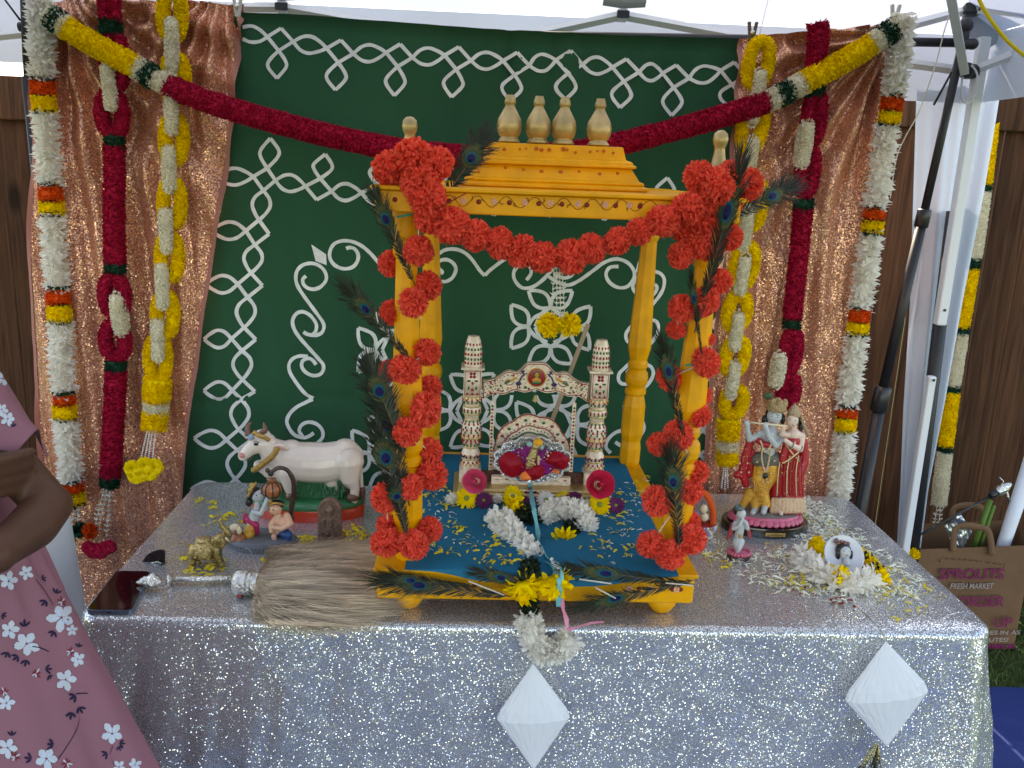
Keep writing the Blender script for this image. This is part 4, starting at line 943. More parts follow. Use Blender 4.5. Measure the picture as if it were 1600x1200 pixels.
# ---------------------------------------------------------------- peacock feathers
def feather_mesh(seed, nb=150, wid=.27, eye=.70, style=0):
    rr = np.random.default_rng(seed); b = MB()
    b.tube([(0, 0, 0), (.004, .5, .0), (0, .86, 0)], [.008, .0055, .002], 6, 0)
    for i in range(nb*2):
        side = 1 if i % 2 else -1; t = rr.uniform(.04, .93) if i < nb*1.7 else rr.uniform(.78, .95)
        k = (t/.93); L = (.05+.20*k**1.2)*(1+.25*rr.normal()*.6)*(wid/.27) if t < .80 else wid*(.75+.3*rr.random())*(.8+(t-.8))
        a0 = math.radians(38 if t < .8 else 30*(1-(t-.8)/.18)+rr.normal()*8)
        a1 = a0+math.radians(rr.normal(12, 10)); z = rr.normal()*.02; zz = rr.normal()*.03
        p0 = np.array([0, t*.92, 0]); d0 = np.array([side*math.sin(a0), math.cos(a0), 0]); d1 = np.array([side*math.sin(a1), math.cos(a1), 0])
        P = [p0, p0+d0*L*.35+np.array([0, 0, z*.5]), p0+d0*L*.6+d1*L*.12+np.array([0, 0, z]), p0+d0*L*.6+d1*L*.4+np.array([0, 0, z+zz])]
        w_ = [.0030, .0034, .0030, .0008]
        V = []
        for j, p in enumerate(P):
            n_ = np.array([-d0[1], d0[0], 0])*w_[j]; V += [p+n_, p-n_+np.array([0, 0, .002])]
        b.add(V, [(2*j, 2*j+1, 2*j+3, 2*j+2) for j in range(3)], 1 if rr.random() < .55 else 2)
    # eye: stacked thin petals of colour
    def disc(cx, cy, rx, ry, z, mi, point=0):
        V = [(cx, cy, z+.012)]; n = 28
        for k in range(n):
            a = 2*PI*k/n; q = 1+point*max(0, math.sin(a))**3; V.append((cx+rx*math.cos(a), cy+ry*math.sin(a)*q, z))
        b.add(V, [(0, 1+k, 1+(k+1) % n) for k in range(n)], mi)
        b.add([(v[0], v[1], -v[2]) for v in V], [(0, 1+(k+1) % n, 1+k) for k in range(n)], mi)
    E = eye; disc(0, E, .098, .125, .006, 3, .15); disc(0, E-.006, .088, .110, .010, 4); disc(0, E-.012, .072, .088, .014, 3); disc(0, E-.022, .054, .062, .019, 5); disc(0, E-.026, .040, .043, .025, 6)
    for q in (-1, 1): disc(q*.0, E-.05, .012, .012, .030, 6)
    o = b.build('feather', [M['fquill'], M['barb'], M['barb2'], M['eye_rim'], M['eye_br'], M['eye_teal'], M['eye_navy']], None, local=True, smooth=True)
    me = o.data; bpy.data.objects.remove(o); return me
FM = []
for k in range(4):
    m_ = feather_mesh(20+k, 170, (.27, .34, .22, .30)[k]); FM.append(m_)
# undo automatic recentring: store offset so quill base is the origin
def fix_origin(me):
    co = np.zeros(len(me.vertices)*3); me.vertices.foreach_get('co', co); co = co.reshape(-1, 3)
    # the quill tube's first ring sits at y=0: shift back
    base = co[:6].mean(0); co -= base; me.vertices.foreach_set('co', co.ravel()); me.update()
for me in FM: fix_origin(me)
def feather(base, tip, Y, k, label, dYt=0.0, wscale=1.0, twist=0.0):
    B = PY(*base, Y); T_ = PY(*tip, Y+dYt); d = T_-B; L = d.length; y = d.normalized()
    c = (CAMLOC-B).normalized(); z = (c-y*c.dot(y)).normalized(); x = y.cross(z)
    R = Matrix((x, y, z)).transposed() @ Matrix.Rotation(twist, 3, 'Y')
    o = bpy.data.objects.new('peacock_feather', FM[k]); SC.collection.objects.link(o)
    o.matrix_world = Matrix.Translation(B) @ R.to_4x4() @ Matrix.Diagonal((L*wscale, L, L*.8, 1))
    tag(o, label, 'peacock feather', 'peacock feathers on the shrine')
fl = 'peacock feather '
feather((648, 445), (580, 292), 1.637, 0, fl+'tucked highest on the left post, pointing up and left', wscale=0.77)
feather((642, 562), (536, 444), 1.637, 1, fl+'on the left post spreading left below the topmost left one', wscale=0.72)
feather((634, 715), (572, 560), 1.632, 1, fl+'with the bright teal eye halfway up the left post', wscale=0.98)
feather((640, 790), (588, 600), 1.640, 3, fl+'overlapped by its neighbours on the left post, small dark eye', wscale=0.85)
feather((638, 835), (585, 655), 1.634, 0, fl+'lowest on the left post beside the cow', wscale=0.89)
feather((636, 838), (612, 745), 1.618, 2, fl+'stub whose quill ends above the lowest pompoms of the left post', wscale=1.27)
feather((675, 338), (765, 205), 1.70, 3, fl+'with a dark plume leaning behind the left end of the roof', .05, wscale=1.02)
feather((1085, 520), (1162, 236), 1.627, 0, fl+'standing upright over the coral cluster of the right post', wscale=0.51)
feather((1118, 350), (1245, 288), 1.66, 1, fl+'pointing right from the top of the right post', .1, wscale=0.77)
feather((1097, 560), (1078, 420), 1.622, 2, fl+'seen almost edge on at mid height of the right post', wscale=0.42)
feather((1070, 690), (1032, 525), 1.622, 3, fl+'leaning left from the middle of the right post', wscale=0.59)
feather((1062, 858), (1047, 700), 1.612, 1, fl+'covering the lower part of the right post', wscale=0.81)
feather((800, 932), (585, 906), 1.600, 1, fl+'longest one lying left along the base front', .02, wscale=0.55)
feather((880, 925), (735, 892), 1.605, 0, fl+'lying left on the base front behind the yellow flowers', wscale=0.64)
feather((740, 915), (594, 903), 1.615, 2, fl+'with the small eye at the left corner of the base front', wscale=0.59)
feather((1085, 913), (878, 888), 1.600, 0, fl+'lying right of the yellow flowers on the base front', wscale=0.55)
feather((1090, 905), (900, 950), 1.590, 3, fl+'hanging below the base front over the silver cloth', wscale=0.51)
b = MB(); b.tube([PY(680, 328, 1.61), PY(728, 302, 1.60)], .0012, 6); o = b.build('thin_stick', M['dotred']); tag(o, 'thin dark stick poking from coral pompoms across the beam', 'stick')
for (a, c) in (((732, 908), (788, 930)), ((1040, 911), (1083, 915)), ((905, 905), (955, 912)), ((930, 918), (962, 935))):
    b = MB(); b.tube([PY(*a, 1.585), PY(*c, 1.585)], .0016, 6); tag(b.build('bare_quill', M['quill']), {732: 'pale bare quill at the left of the base front', 1040: 'pale bare quill ending at the right corner of the base', 905: 'pale bare quill right beside the yellow flowers', 930: 'pale bare quill hanging lowest under the right feathers'}[a[0]], 'quill')
# ---------------------------------------------------------------- enamelled swing on the shrine floor
JY = 2.075; JZ = .852
jh = thing('enamelled_swing', 'small ivory and gold enamelled swing with painted columns and peacock arch', 'miniature swing', (.145, JY, JZ))
def enam(b, c, rx, rz, mi, ny=-1): b.lathe([(1, 0), (.7, .0006), (.2, .0009)], c, 8, mi, axis=(0, ny, 0), sx=rx, sy=rz)
EN = [M['e_red'], M['e_green'], M['e_navy'], M['e_ochre']]
b = MB(); b.box((.147, JY, JZ+.012), (.385, .155, .024), bev=.003); b.box((.147, JY, JZ+.028), (.36, .14, .008), bev=.002); b.build('platform', M['jgold'], jh, smooth=False)
b = MB()
for i in range(15): enam(b, (-.03+i*.0255, JY-.0785, JZ+.012), .005, .005, 0 if i % 2 else 1)
tag(b.build('platform_enamel', EN, jh), kind='stuff')
b = MB(); b.box((.147, JY-.01, JZ+.045), (.30, .012, .026)); b.build('platform_panel', mat('dark_carved_panel', (.10, .035, .02), .5, .2, bump=.8, bscale=140), jh, smooth=False)
def column(x, zt):
    col = thing('tmp', None, None, (0, 0, 0)); bpy.data.objects.remove(col)
    z0 = JZ+.03
    b = MB(); b.box((x, JY, z0+.016), (.054, .054, .034), bev=.003)
    b.lathe([(.022, .033), (.024, .045), (.019, .055), (.021, .062), (.024, .07), (.021, .078), (.017, .085), (.020, .10), (.0245, .125), (.0235, .145), (.016, .160), (.019, .168), (.0225, .178), (.0225, .188), (.018, .196), (.0225, .203), (.023, .213), (.019, .222)], (x, JY, z0), 26)
    for zz_, rr_2 in ((.058, .0222), (.088, .0192), (.112, .0234), (.157, .0178), (.174, .0222), (.192, .0215), (.2175, .0215)): b.lathe([(rr_2, -.0022), (rr_2+.0012, 0), (rr_2, .0022)], (x, JY, z0+zz_), 26, 1)
    b.box((x, JY, z0+.253), (.043, .043, .066), bev=.002); o = b.build('column', [M['ivory'], M['jgold']], jh, angle=40)
    b = MB(); b.box((x, JY, z0+.2885), (.056, .056, .005)); b.lathe([(.021, 0), (.021, .028), (.0205, .045), (.017, .062), (.0135, .071), (.0135, .073)], (x, JY, z0+.291), 20); b.build('column_cap', M['ivory'], jh, angle=40)
    b = MB()
    fy_ = JY-.0222
    def rb(zz, r, mi, w=.0034, h=.0036, n=9, ph=0):
        for k in range(n):
            a = PI+ (k+.5+ph)/n*PI; p = Vector((x+r*math.cos(a), JY+r*math.sin(a), zz))
            b.ball(p, (w*.75, w*.75, h), 6, mi)
    for (zz, r, mi, n) in ((.183, .0226, 0, 7), (.208, .0230, 0, 5), (.068, .0240, 0, 5), (.05, .022, 0, 6), (.10, .0205, 0, 5), (.128, .0245, 1, 5), (.140, .0238, 2, 5), (.115, .023, 3, 6), (.148, .022, 0, 6), (.094, .0205, 1, 7), (.107, .023, 0, 7), (.121, .0246, 0, 6), (.134, .0245, 0, 7), (.154, .0195, 1, 6), (.179, .0226, 1, 7), (.2035, .0226, 1, 7), (.2125, .0232, 3, 7), (.045, .0235, 3, 7), (.064, .0225, 2, 7), (.30, .0212, 0, 8), (.31, .0212, 1, 8), (.3215, .0212, 0, 8), (.334, .0208, 1, 8), (.345, .018, 0, 7)):
        rb(z0+zz, r, mi, n=n)
    for (dx, dz, rx, rz, mi) in ((-.004, .276, .004, .004, 0), (.004, .276, .004, .004, 0), (-.004, .268, .004, .004, 0), (.004, .268, .004, .004, 0), (-.009, .258, .005, .0028, 1), (.009, .258, .005, .0028, 1), (0, .252, .003, .004, 0), (-.009, .240, .0025, .005, 1), (.009, .240, .0025, .005, 1), (0, .236, .004, .004, 0), (-.012, .2265, .003, .0025, 0), (0, .2265, .003, .0025, 0), (.012, .2265, .003, .0025, 0)):
        enam(b, (x+dx, fy_, z0+dz), rx, rz, mi)
    for s in (-1, 1):
        b.box((x+s*.0185, fy_, z0+.253), (.0012, .0010, .060), 0); b.box((x, fy_, z0+.253+s*.029), (.036, .0010, .0012), 0)
    tag(b.build('column_enamel', EN, jh), kind='stuff')
column(-.005, 0); column(.303, 0)
# arch between the columns
def arch_top(x):
    t = (x-.149)/.132; a = abs(t)
    return 1.126+.050*math.exp(-(a/.30)**4)*.95+.026*math.exp(-((a-.50)/.22)**2)
def arch_bot(x):
    t = (x-.149)/.132; a = abs(t); return 1.094+.022*(1-a*a)+.003*math.cos(a*16)
b = MB(); N_ = 60; xs = [.020+.258*i/N_ for i in range(N_+1)]
out = [Vector((x, JY-.010, arch_top(x)+.012)) for x in xs]+[Vector((x, JY-.010, arch_bot(x))) for x in reversed(xs)]
V = out+[p+Vector((0, .020, 0)) for p in out]; n = len(out); m2 = N_+1
F = []
for i in range(N_):
    a, c, d, e = i, i+1, n-2-i, n-1-i; F += [(a, e, d, c), (a+n, c+n, d+n, e+n)]
F += [(i, (i+1) % n, (i+1) % n+n, i+n) for i in range(n)]
b.add(V, F); b.build('arch', M['ivory'], jh, smooth=False)
b = MB(); fy_ = JY-.0105
b.tube([Vector((x, fy_, arch_top(x)+.0090)) for x in xs], .0012, 5, 0); b.tube([Vector((x, fy_, arch_bot(x)+.003)) for x in xs], .0012, 5, 0)
for s0 in (0, 60): b.tube([Vector((xs[s0]+(.002 if s0 == 0 else -.002), fy_, arch_bot(xs[s0])+.003)), Vector((xs[s0]+(.002 if s0 == 0 else -.002), fy_, arch_top(xs[s0])+.009))], .0012, 5, 0)
c0 = Vector((.149, fy_, 1.150))
b.lathe([(.0215, 0), (.0215, .0014), (.019, .002)], c0, 30, 0, axis=(0, -1, 0))
b.tube([c0+Vector((.0222*math.cos(a), -.001, .0222*math.sin(a))) for a in np.linspace(0, 2*PI, 40)], .0014, 6, 3)
for s in (-1, 1):   # peacocks facing the medallion
    q = lambda dx, dz: Vector((.149+s*dx, fy_-.0008, 1.136+dz))
    b.tube(catmull([q(.034, .026), q(.030, .021), q(.036, .015), q(.040, .006), q(.044, -.002)], 5), [.0016, .0026, .0022]*7, 6, 2)
    b.ball(q(.034, .027), .0036, 8, 2); b.ball(q(.043, -.002), (.007, .001, .005), 8, 2); b.tube([q(.045, -.004), q(.046, -.015)], .0012, 4, 0); b.tube([q(.041, -.004), q(.041, -.014)], .0012, 4, 0)
    for k in range(7): b.ball(q(.050+k*.004, .012-k*.0022), (.004, .001, .0030), 6, 3 if k < 4 else 1)
    b.tube(catmull([q(.052, .003), q(.062, -.006), q(.074, -.004), q(.073, .006), q(.066, .006)], 6), .0009, 5, 0)
    for (dx, dz, mi, r) in ((.026, -.011, 1, .004), (.018, -.014, 0, .003), (.056, .018, 0, .003), (.085, -.009, 1, .0028), (.092, -.020, 0, .003), (.11, -.002, 0, .003), (.11, -.013, 1, .003), (.11, -.026, 0, .003), (.10, .004, 1, .0026), (.098, -.008, 3, .0026), (.098, -.028, 0, .0026), (.082, -.022, 0, .0026), (.068, -.014, 3, .0026)):
        b.ball(q(dx, dz), (r, .001, r), 6, mi)
# seated figure on the medallion
b.ball(c0+Vector((0, -.003, .007)), (.0052, .001, .006), 10, 3); b.tube(catmull([c0+Vector((-.0065, -.003, .001)), c0+Vector((-.0062, -.003, .012)), c0+Vector((0, -.003, .0165)), c0+Vector((.0062, -.003, .012)), c0+Vector((.0065, -.003, .001))], 5), .0013, 5, 1)
b.ball(c0+Vector((0, -.003, -.005)), (.0075, .001, .0065), 10, 3); b.ball(c0+Vector((0, -.0035, -.012)), (.012, .001, .004), 10, 1); b.ball(c0+Vector((-.008, -.0035, -.006)), (.003, .001, .004), 8, 3); b.ball(c0+Vector((.008, -.0035, -.006)), (.003, .001, .004), 8, 3)
for s_ in (-1, 1):
    for k in range(26):
        dx = .026+.004*k; x = .149+s_*dx; zt_, zb_ = arch_top(x)+.009, arch_bot(x)+.003
        for f_ in (.14, .86, .5) if k % 2 else (.3, .7):
            if .033 < dx < .078 and .25 < f_ < .8: continue
            b.ball((x+rnd(-.001, .001), fy_-.0006, zb_+(zt_-zb_)*f_), (rnd(.0013, .0022), .0008, rnd(.0012, .0020)), 6, (0, 1, 0, 3, 1)[(k+int(f_*10)) % 5])
tag(b.build('arch_enamel', EN, jh), kind='stuff')
b = MB(); p = Vector((.148, JY-.006, 1.104)); b.lathe([(.001, .016), (.004, .012), (.0055, .005), (.0085, 0), (.0085, -.001), (.003, -.002)], p-Vector((0, 0, .012)), 12); b.ball(p-Vector((0, 0, .016)), .0025, 8); b.build('bell', M['brass_hi'], jh)
# hanging straps and seat
for x in (.045, .245):
    b = MB(); b.box((x, JY-.004, .985), (.009, .003, .205)); b.tube([(x, JY-.004, 1.087), (x, JY-.004, 1.104)], .0015, 5); b.build('hanging_strap', M['ivory'], jh, smooth=False)
    b = MB()
    for k in range(22): b.ball((x, JY-.006, .890+k*.0088), (.0030, .0008, .0030), 6, (0, 1, 0, 3)[k % 4])
    tag(b.build('strap_enamel', EN, jh), kind='stuff')
b = MB(); b.box((.145, JY-.028, .893), (.195, .010, .026), bev=.002); b.box((.145, JY, .890), (.195, .075, .012), bev=.002); b.build('seat', M['ivory'], jh, smooth=False)
b = MB()
for k in range(8): enam(b, (.145-.084+k*.024, JY-.0335, .894), .0055 if k % 2 else .007, .0055 if k % 2 else .003, 0 if k % 2 else 1)
for s in (-1, 1): b.box((.145, JY-.0337, .894+s*.0105), (.19, .0008, .0012), 0)
tag(b.build('seat_enamel', EN, jh), kind='stuff')
def lobe(t): # backrest outline, t in 0..1 from left base over the top to right base
    a = PI*(1-t); r = 1+.045*math.cos(a*9*1.0+PI*0)*1
    x = .145+.096*math.cos(a)*(1+.05*abs(math.sin(a*4.5))); zz = .915+.132*math.sin(a)**.8*(1+.05*abs(math.sin(a*4.5))); return Vector((x, JY+.006, zz))
b = MB(); O = [lobe(i/50) for i in range(51)]; b.poly([Vector((.241, JY+.006, .893))]+O[::-1]+[Vector((.049, JY+.006, .893))], (0, .010, 0)); b.build('backrest', M['ivory'], jh, smooth=False)
b = MB(); b.tube([p+Vector((0, -.001, 0)) for p in O], .0016, 6, 0); b.tube([Vector((.145, 0, .91)).lerp(Vector((p.x, 0, p.z)), .80)+Vector((0, p.y-.001, 0)) for p in O], .0016, 6, 0)
for i in range(0, 50, 2):
    for f_, mi_ in ((.97, 3), (.83, 0), (.74, 1)): p = Vector((.145, 0, .91)).lerp(Vector((O[i].x, 0, O[i].z)), f_); b.ball((p.x, JY+.0052, p.z), (.0018, .0008, .0018), 6, mi_)
b.tube([Vector((.145, 0, .91)).lerp(Vector((p.x, 0, p.z)), .68)+Vector((0, p.y-.001, 0)) for p in O], .0022, 6, 1)
for i in range(2, 49, 4):
    p = Vector((.145, 0, .91)).lerp(Vector((O[i].x, 0, O[i].z)), .9); b.ball((p.x, JY+.005, p.z), (.0045, .0012, .0038), 8, (i//4) % 2)
tag(b.build('backrest_enamel', EN, jh), kind='stuff')
# idol on the swing
idol = thing('dressed_idol', 'tiny metal idol in purple cloth and silver sequinned fan skirt on the swing', 'idol', (.145, JY-.03, .90))
b = MB()
def fan(u, v):
    a = 2*PI*u; r = v*(1+.10*abs(math.sin(a*6))); x = .145+.086*r*math.cos(a); z_ = .952+.054*r*math.sin(a); return Vector((x, JY-.036-.010*v*v+.004*math.sin(a*24)*v, z_))
b.grid(fan, 150, 8, thick=(0, .004, 0)); b.build('fan_skirt', sequin('silver_embroidery', (.2, .2, .22), (.85, .86, .9), 260, 1.1, .2, .1), idol)
b = MB()
for k in range(110):
    a = 2*PI*k/110; p = fan(k/110, 1.0); b.ball((p.x, p.y-.001, p.z), .0026, 6)
for k in range(80):
    a = 2*PI*k/80; p = fan(k/80, .80); b.ball((p.x, p.y-.001, p.z), .0018, 6)
tag(b.build('pearl_edging', M['pearl'], idol), kind='stuff')
b = MB(); b.grid(lambda u, v: Vector((.145+.060*v*math.cos(2*PI*u), JY-.047-.006*math.sin(u*60)*v*.4-.010*(1-v), .948+.040*v*math.sin(2*PI*u))), 60, 6, thick=(0, .003, 0)); b.build('purple_dress', M['purple'], idol)
b = MB(); b.chain([(.138, JY-.060, .945), (.143, JY-.062, .965), (.149, JY-.060, .985)], [.010, .011, .008]); b.ball((.150, JY-.062, .993), (.010, .009, .011)); b.capsule((.132, JY-.064, .962), (.150, JY-.072, .950), .004, .003); b.capsule((.158, JY-.064, .968), (.158, JY-.073, .952), .004, .003); b.ball((.136, JY-.062, .998), (.008, .007, .007), mi=1); b.ball((.165, JY-.060, .990), (.006, .006, .007), mi=1)
b.build('body', [M['brass_hi'], mat('pale_aqua_cloth', (.30, .45, .45), .6)], idol)
b = MB(); b.ball((.156, JY-.063, 1.003), (.012, .010, .010)); b.build('turban', mat('orange_turban', (.85, .38, .03), .5), idol)
b = MB()
for k in range(46):
    x = .145+rnd(-.05, .055); z_ = .952+rnd(-.02, .05); b.ball((x, JY-.054+rnd(-.006, .002), z_), rnd(.0014, .0030), 6, int(rnd(0, 3.99)))
tag(b.build('jewel_trim', [M['pearl'], M['steel'], M['e_navy'], M['brass_hi']], idol), kind='stuff')
def cup_petal(name, c, rx, rz, m, label, rot=0, cat='petal', grp='rose petals laid on the idol'):
    b = MB()
    def f(u, v):
        a = 2*PI*u; x = rx*v*math.cos(a)*(1+.1*math.sin(a)); z_ = rz*v*math.sin(a); y = .012*v*v+.003*math.sin(a*3+1)*v+.006*v*noise.noise(Vector((x*70, z_*70, c[0]*30)))
        return Vector(c)+Vector((x*math.cos(rot)-z_*math.sin(rot), y, x*math.sin(rot)+z_*math.cos(rot)))
    b.grid(f, 24, 5, thick=(0, .0012, 0)); return tag(b.build(name, m), label, cat, grp)
cup_petal('rose_petal', (.094, JY-.066, .941), .034, .029, M['rosepet'], 'dark red rose petal on the left of the idol', -.7)
cup_petal('rose_petal', (.206, JY-.064, .955), .031, .022, M['rosepet'], 'dark red rose petal on the right of the idol', -.3)
cup_petal('rose_petal', (.150, JY-.068, .925), .026, .020, M['rosepet'], 'dark red rose petal below the middle of the idol', .2)
cup_petal('rose_petal', (.130, JY-.072, .915), .014, .013, M['orange'], 'larger orange petal piece at the bottom of the idol', .5)
cup_petal('rose_petal', (.203, JY-.072, .929), .009, .006, M['orange'], 'smaller orange petal piece at the right of the idol', -.2)
b = MB(); b.box((0, 0, 0), (.011, .006, .36), M=Matrix.Translation(PY(882, 605, 2.26)) @ Matrix.Rotation(.30, 4, 'Y'), bev=.001); o = b.build('wooden_stick', M['bamboo'], smooth=False)
tag(o, 'flat pale wooden stick leaning behind the swing arch', 'stick')

# ---------------------------------------------------------------- flowers
def daisy(p, r, m, label, cat='flower', grp=None, tilt=.9, n=24, eyer=.26):
    root = thing('daisy_flower', label, cat, p, grp); b = MB()
    D0 = Vector((0, -math.sin(tilt), math.cos(tilt))); X = Vector((1, 0, 0)); Y = D0.cross(X)
    for k, (rr, el) in enumerate(((1, .12), (.85, .42))):
        a = (np.arange(n)+.5*k)*2*PI/n+RNG.normal(0, .06, n)
        D = np.array([tuple(X*math.cos(t)+Y*math.sin(t)+D0*el) for t in a]); petals(b, np.tile(np.array(tuple(p)), (n, 1))+D*r*.12, D, np.tile(np.array(tuple(D0)), (n, 1)), r*rr*RNG.uniform(.85, 1.05, n), r*.24, .12, .25, .2)
    b.build('petals', m, root)
    b = MB(); q = Vector(p)+D0*r*.10; b.lathe([(r*eyer, 0), (r*eyer, r*.05), (r*eyer*.6, r*.12), (r*.02, r*.13)], q, 14, axis=tuple(D0)); b.build('flower_eye', M['greenc'], root)
def mum(p, r, m, label, cat='flower', sq_=.8, n=150, name='button_flower'):
    b = MB(); pom(b, p, r, n, w=.24, tipw=.2, jit=.3, sq=sq_, core=.45); return tag(b.build(name, m), label, cat)
RF = lambda x, y, z=.868: PZ(x, y, z)
daisy(RF(729, 779), .026, M['yellow'], 'yellow daisy before the left swing column, left end of flower row')
daisy(RF(801, 776), .026, M['yellow'], 'yellow daisy in front of the swing left of the aqua ribbon')
daisy(RF(937, 789), .027, M['yellow'], 'yellow daisy at the right end of the flower row under the hot pink rose')
daisy(RF(880, 778), .018, M['yellow'], 'small yellow daisy between white and purple flowers right of ribbon')
daisy(RF(853, 782), .022, M['white_petal'], 'white daisy with green eye just right of the aqua ribbon', n=26)
mum(RF(705, 779), .016, M['white_petal'], 'small round white button flower at the far left of the row')
mum(RF(777, 779), .014, M['white_petal'], 'small round white button flower left of the middle yellow daisy')
mum(RF(912, 788), .018, M['white_petal'], 'round white button flower right of the purple flower')
for (x, y, t) in ((756, 782, 'beside the left yellow daisy'), (829, 776, 'behind the aqua ribbon'), (897, 781, 'right of the small yellow daisy'), (962, 790, 'at the far right end of the flower row')):
    daisy(RF(x, y), .020, M['purplefl'], 'dark purple aster '+t, n=28, eyer=.2)
def rose(p, r, m, label, tilt):
    b = MB(); A = Vector(tilt).normalized(); X = A.orthogonal().normalized(); Y = A.cross(X); P0 = Vector(p)
    b.ball((0, 0, 0), (r*.22, r*.22, r*.40), 12, M=Matrix.Translation(P0+A*r*.25) @ Vector((0, 0, 1)).rotation_difference(A).to_matrix().to_4x4())
    for ri, (n, q0, q1, h0, h1, sp) in enumerate(((2, .20, .22, -.1, .66, 1.5), (3, .26, .34, -.15, .64, 1.35), (3, .34, .48, -.2, .58, 1.35), (4, .42, .66, -.25, .48, 1.4), (5, .48, .86, -.3, .34, 1.45), (5, .50, 1.05, -.35, .16, 1.5))):
        for k in range(n):
            a0 = 2*PI*k/n+ri*1.3; wd = 2*PI/n*sp
            def f(u, v):
                c = abs(u-.5)*2; t = a0+(u-.5)*wd; vv = v*(1-.22*c**3)
                q = r*(q0+(q1-q0)*vv**1.3)*(1+.10*(u-.5)); h = r*(h0+(h1-h0)*vv)+r*.03*math.sin(u*8+k+ri)
                if v > .85: q += r*.05
                return P0+(X*math.cos(t)+Y*math.sin(t))*q+A*h
            b.grid(f, 10, 6)
    return tag(b.build('rose_flower', m), label, 'rose')
rose(PY(742, 752, 1.962), .027, M['pinkrose'], 'pale pink rose leaning on the left swing column', (-.2, -1, .35))
rose(PY(938, 757, 1.955), .032, M['hotrose'], 'hot pink rose leaning on the right swing column', (.1, -1, .45))
# thick fresh flower garland spilling over the front
fg = thing('flower_garland', 'fresh white and yellow flower garland with dark leaves spilling over the shrine front', 'garland', RF(830, 950, .85))
def hump(a, b_, z0, zt): pass
def fgp(L): return [PY(x, y, Y) for x, y, Y in L]
def fgs(L, r, m, nm, plen=.014, pw=.009, cover=1.5, lean=.1, tipw=.15):
    b = MB(); garland_tube(b, catmull(fgp(L), 8), r, plen, pw, cover, 0, lean=lean, jit=.45, tipw=tipw, core=.55, curl=.2); return b.build(nm, M[m], fg)
fgs([(778, 806, 1.86), (800, 832, 1.81), (820, 858, 1.76), (834, 880, 1.71)], .034, 'white_petal', 'white_section', .017, .010, 1.9)
fgs([(828, 884, 1.68), (828, 900, 1.625), (828, 908, 1.60)], .023, 'leaf_dark', 'leaf_section', tipw=.1)
fgs([(816, 912, 1.590), (818, 914, 1.590), (816, 928, 1.592)], .030, 'yellow', 'yellow_flower', .020, .009, 2.2); fgs([(862, 904, 1.590), (864, 908, 1.588), (866, 914, 1.59)], .036, 'yellow', 'yellow_flower', .022, .010, 2.2); fgs([(842, 908, 1.592), (843, 916, 1.59)], .018, 'yellow', 'yellow_flower', .016, .009); fgs([(882, 908, 1.594), (884, 912, 1.594)], .016, 'yellow', 'yellow_flower', .016, .008)
fgs([(826, 930, 1.600), (826, 948, 1.606), (826, 956, 1.606)], .019, 'leaf_dark', 'leaf_section', tipw=.1)
fgs([(826, 962, 1.604), (828, 985, 1.590), (838, 1010, 1.585), (858, 1020, 1.585), (880, 1010, 1.585), (894, 996, 1.588)], .030, 'white_petal', 'white_section', .017, .009, 2.1)
fgs([(802, 783, 1.93), (806, 800, 1.90)], .021, 'yellow', 'yellow_flower', .016, .009)
fgs([(818, 812, 1.88), (826, 800, 1.90), (834, 820, 1.88)], .024, 'leaf_dark', 'leaf_section')
fgs([(844, 812, 1.885), (862, 799, 1.91), (884, 795, 1.915), (904, 802, 1.90), (914, 816, 1.87), (912, 830, 1.845)], .031, 'white_petal', 'white_section', .016, .010, 1.9)
fgs([(900, 820, 1.86), (890, 832, 1.84)], .025, 'leaf_dark', 'leaf_section'); fgs([(884, 838, 1.82), (876, 852, 1.80)], .027, 'yellow', 'yellow_flower', .018, .009, 2.0); fgs([(868, 862, 1.78), (864, 872, 1.76), (868, 884, 1.74)], .025, 'leaf_dark', 'leaf_section')
b = MB()
for k, (x, y) in enumerate(((862, 874), (864, 879), (867, 884), (871, 884), (873, 889), (874, 894))): b.ball(PY(x, y, 1.66-k*.008), .0042, 8)
b.build('pearl_string', M['pearl'], fg)
def ribbon(L, w, m, label, name='satin_ribbon', thick=.0008):
    P = catmull([PY(x, y, Y) for x, y, Y in L], 8); b = MB(); V = []
    for i, p in enumerate(P):
        t = (P[min(i+1, len(P)-1)]-P[max(i-1, 0)]).normalized(); s = t.cross(Vector((0, 1, .2))).normalized()*w/2*(1+.25*math.sin(i*.5)); V += [p+s, p-s]
    F = [(2*i, 2*i+1, 2*i+3, 2*i+2) for i in range(len(P)-1)]; b.add(V, F); b.add([Vector(v)+Vector((0, thick, 0)) for v in V], [f[::-1] for f in F])
    return tag(b.build(name, m), label, 'ribbon')
ribbon([(828, 741, 2.030), (829, 762, 2.02), (833, 790, 1.87), (839, 822, 1.82), (844, 850, 1.76), (852, 874, 1.70), (864, 886, 1.63), (872, 902, 1.573), (874, 922, 1.565), (872, 948, 1.575)], .010, M['ribbon_b'], 'aqua satin ribbon trailing from the swing down over the flower garland')
ribbon([(846, 852, 1.752), (856, 872, 1.69), (870, 878, 1.63), (878, 896, 1.575), (876, 930, 1.567)], .007, M['ribbon_b'], 'second narrower aqua ribbon strand ending at the yellow flowers')
ribbon([(877, 934, 1.572), (880, 952, 1.575), (885, 968, 1.576), (886, 984, 1.568)], .0075, M['ribbon_p'], 'short pink satin ribbon tied below the aqua ribbon'); ribbon([(887, 985, 1.566), (902, 980, 1.575), (922, 974, 1.60), (943, 972, 1.615)], .006, M['ribbon_p'], 'loose tail of pink ribbon lying on the silver cloth')

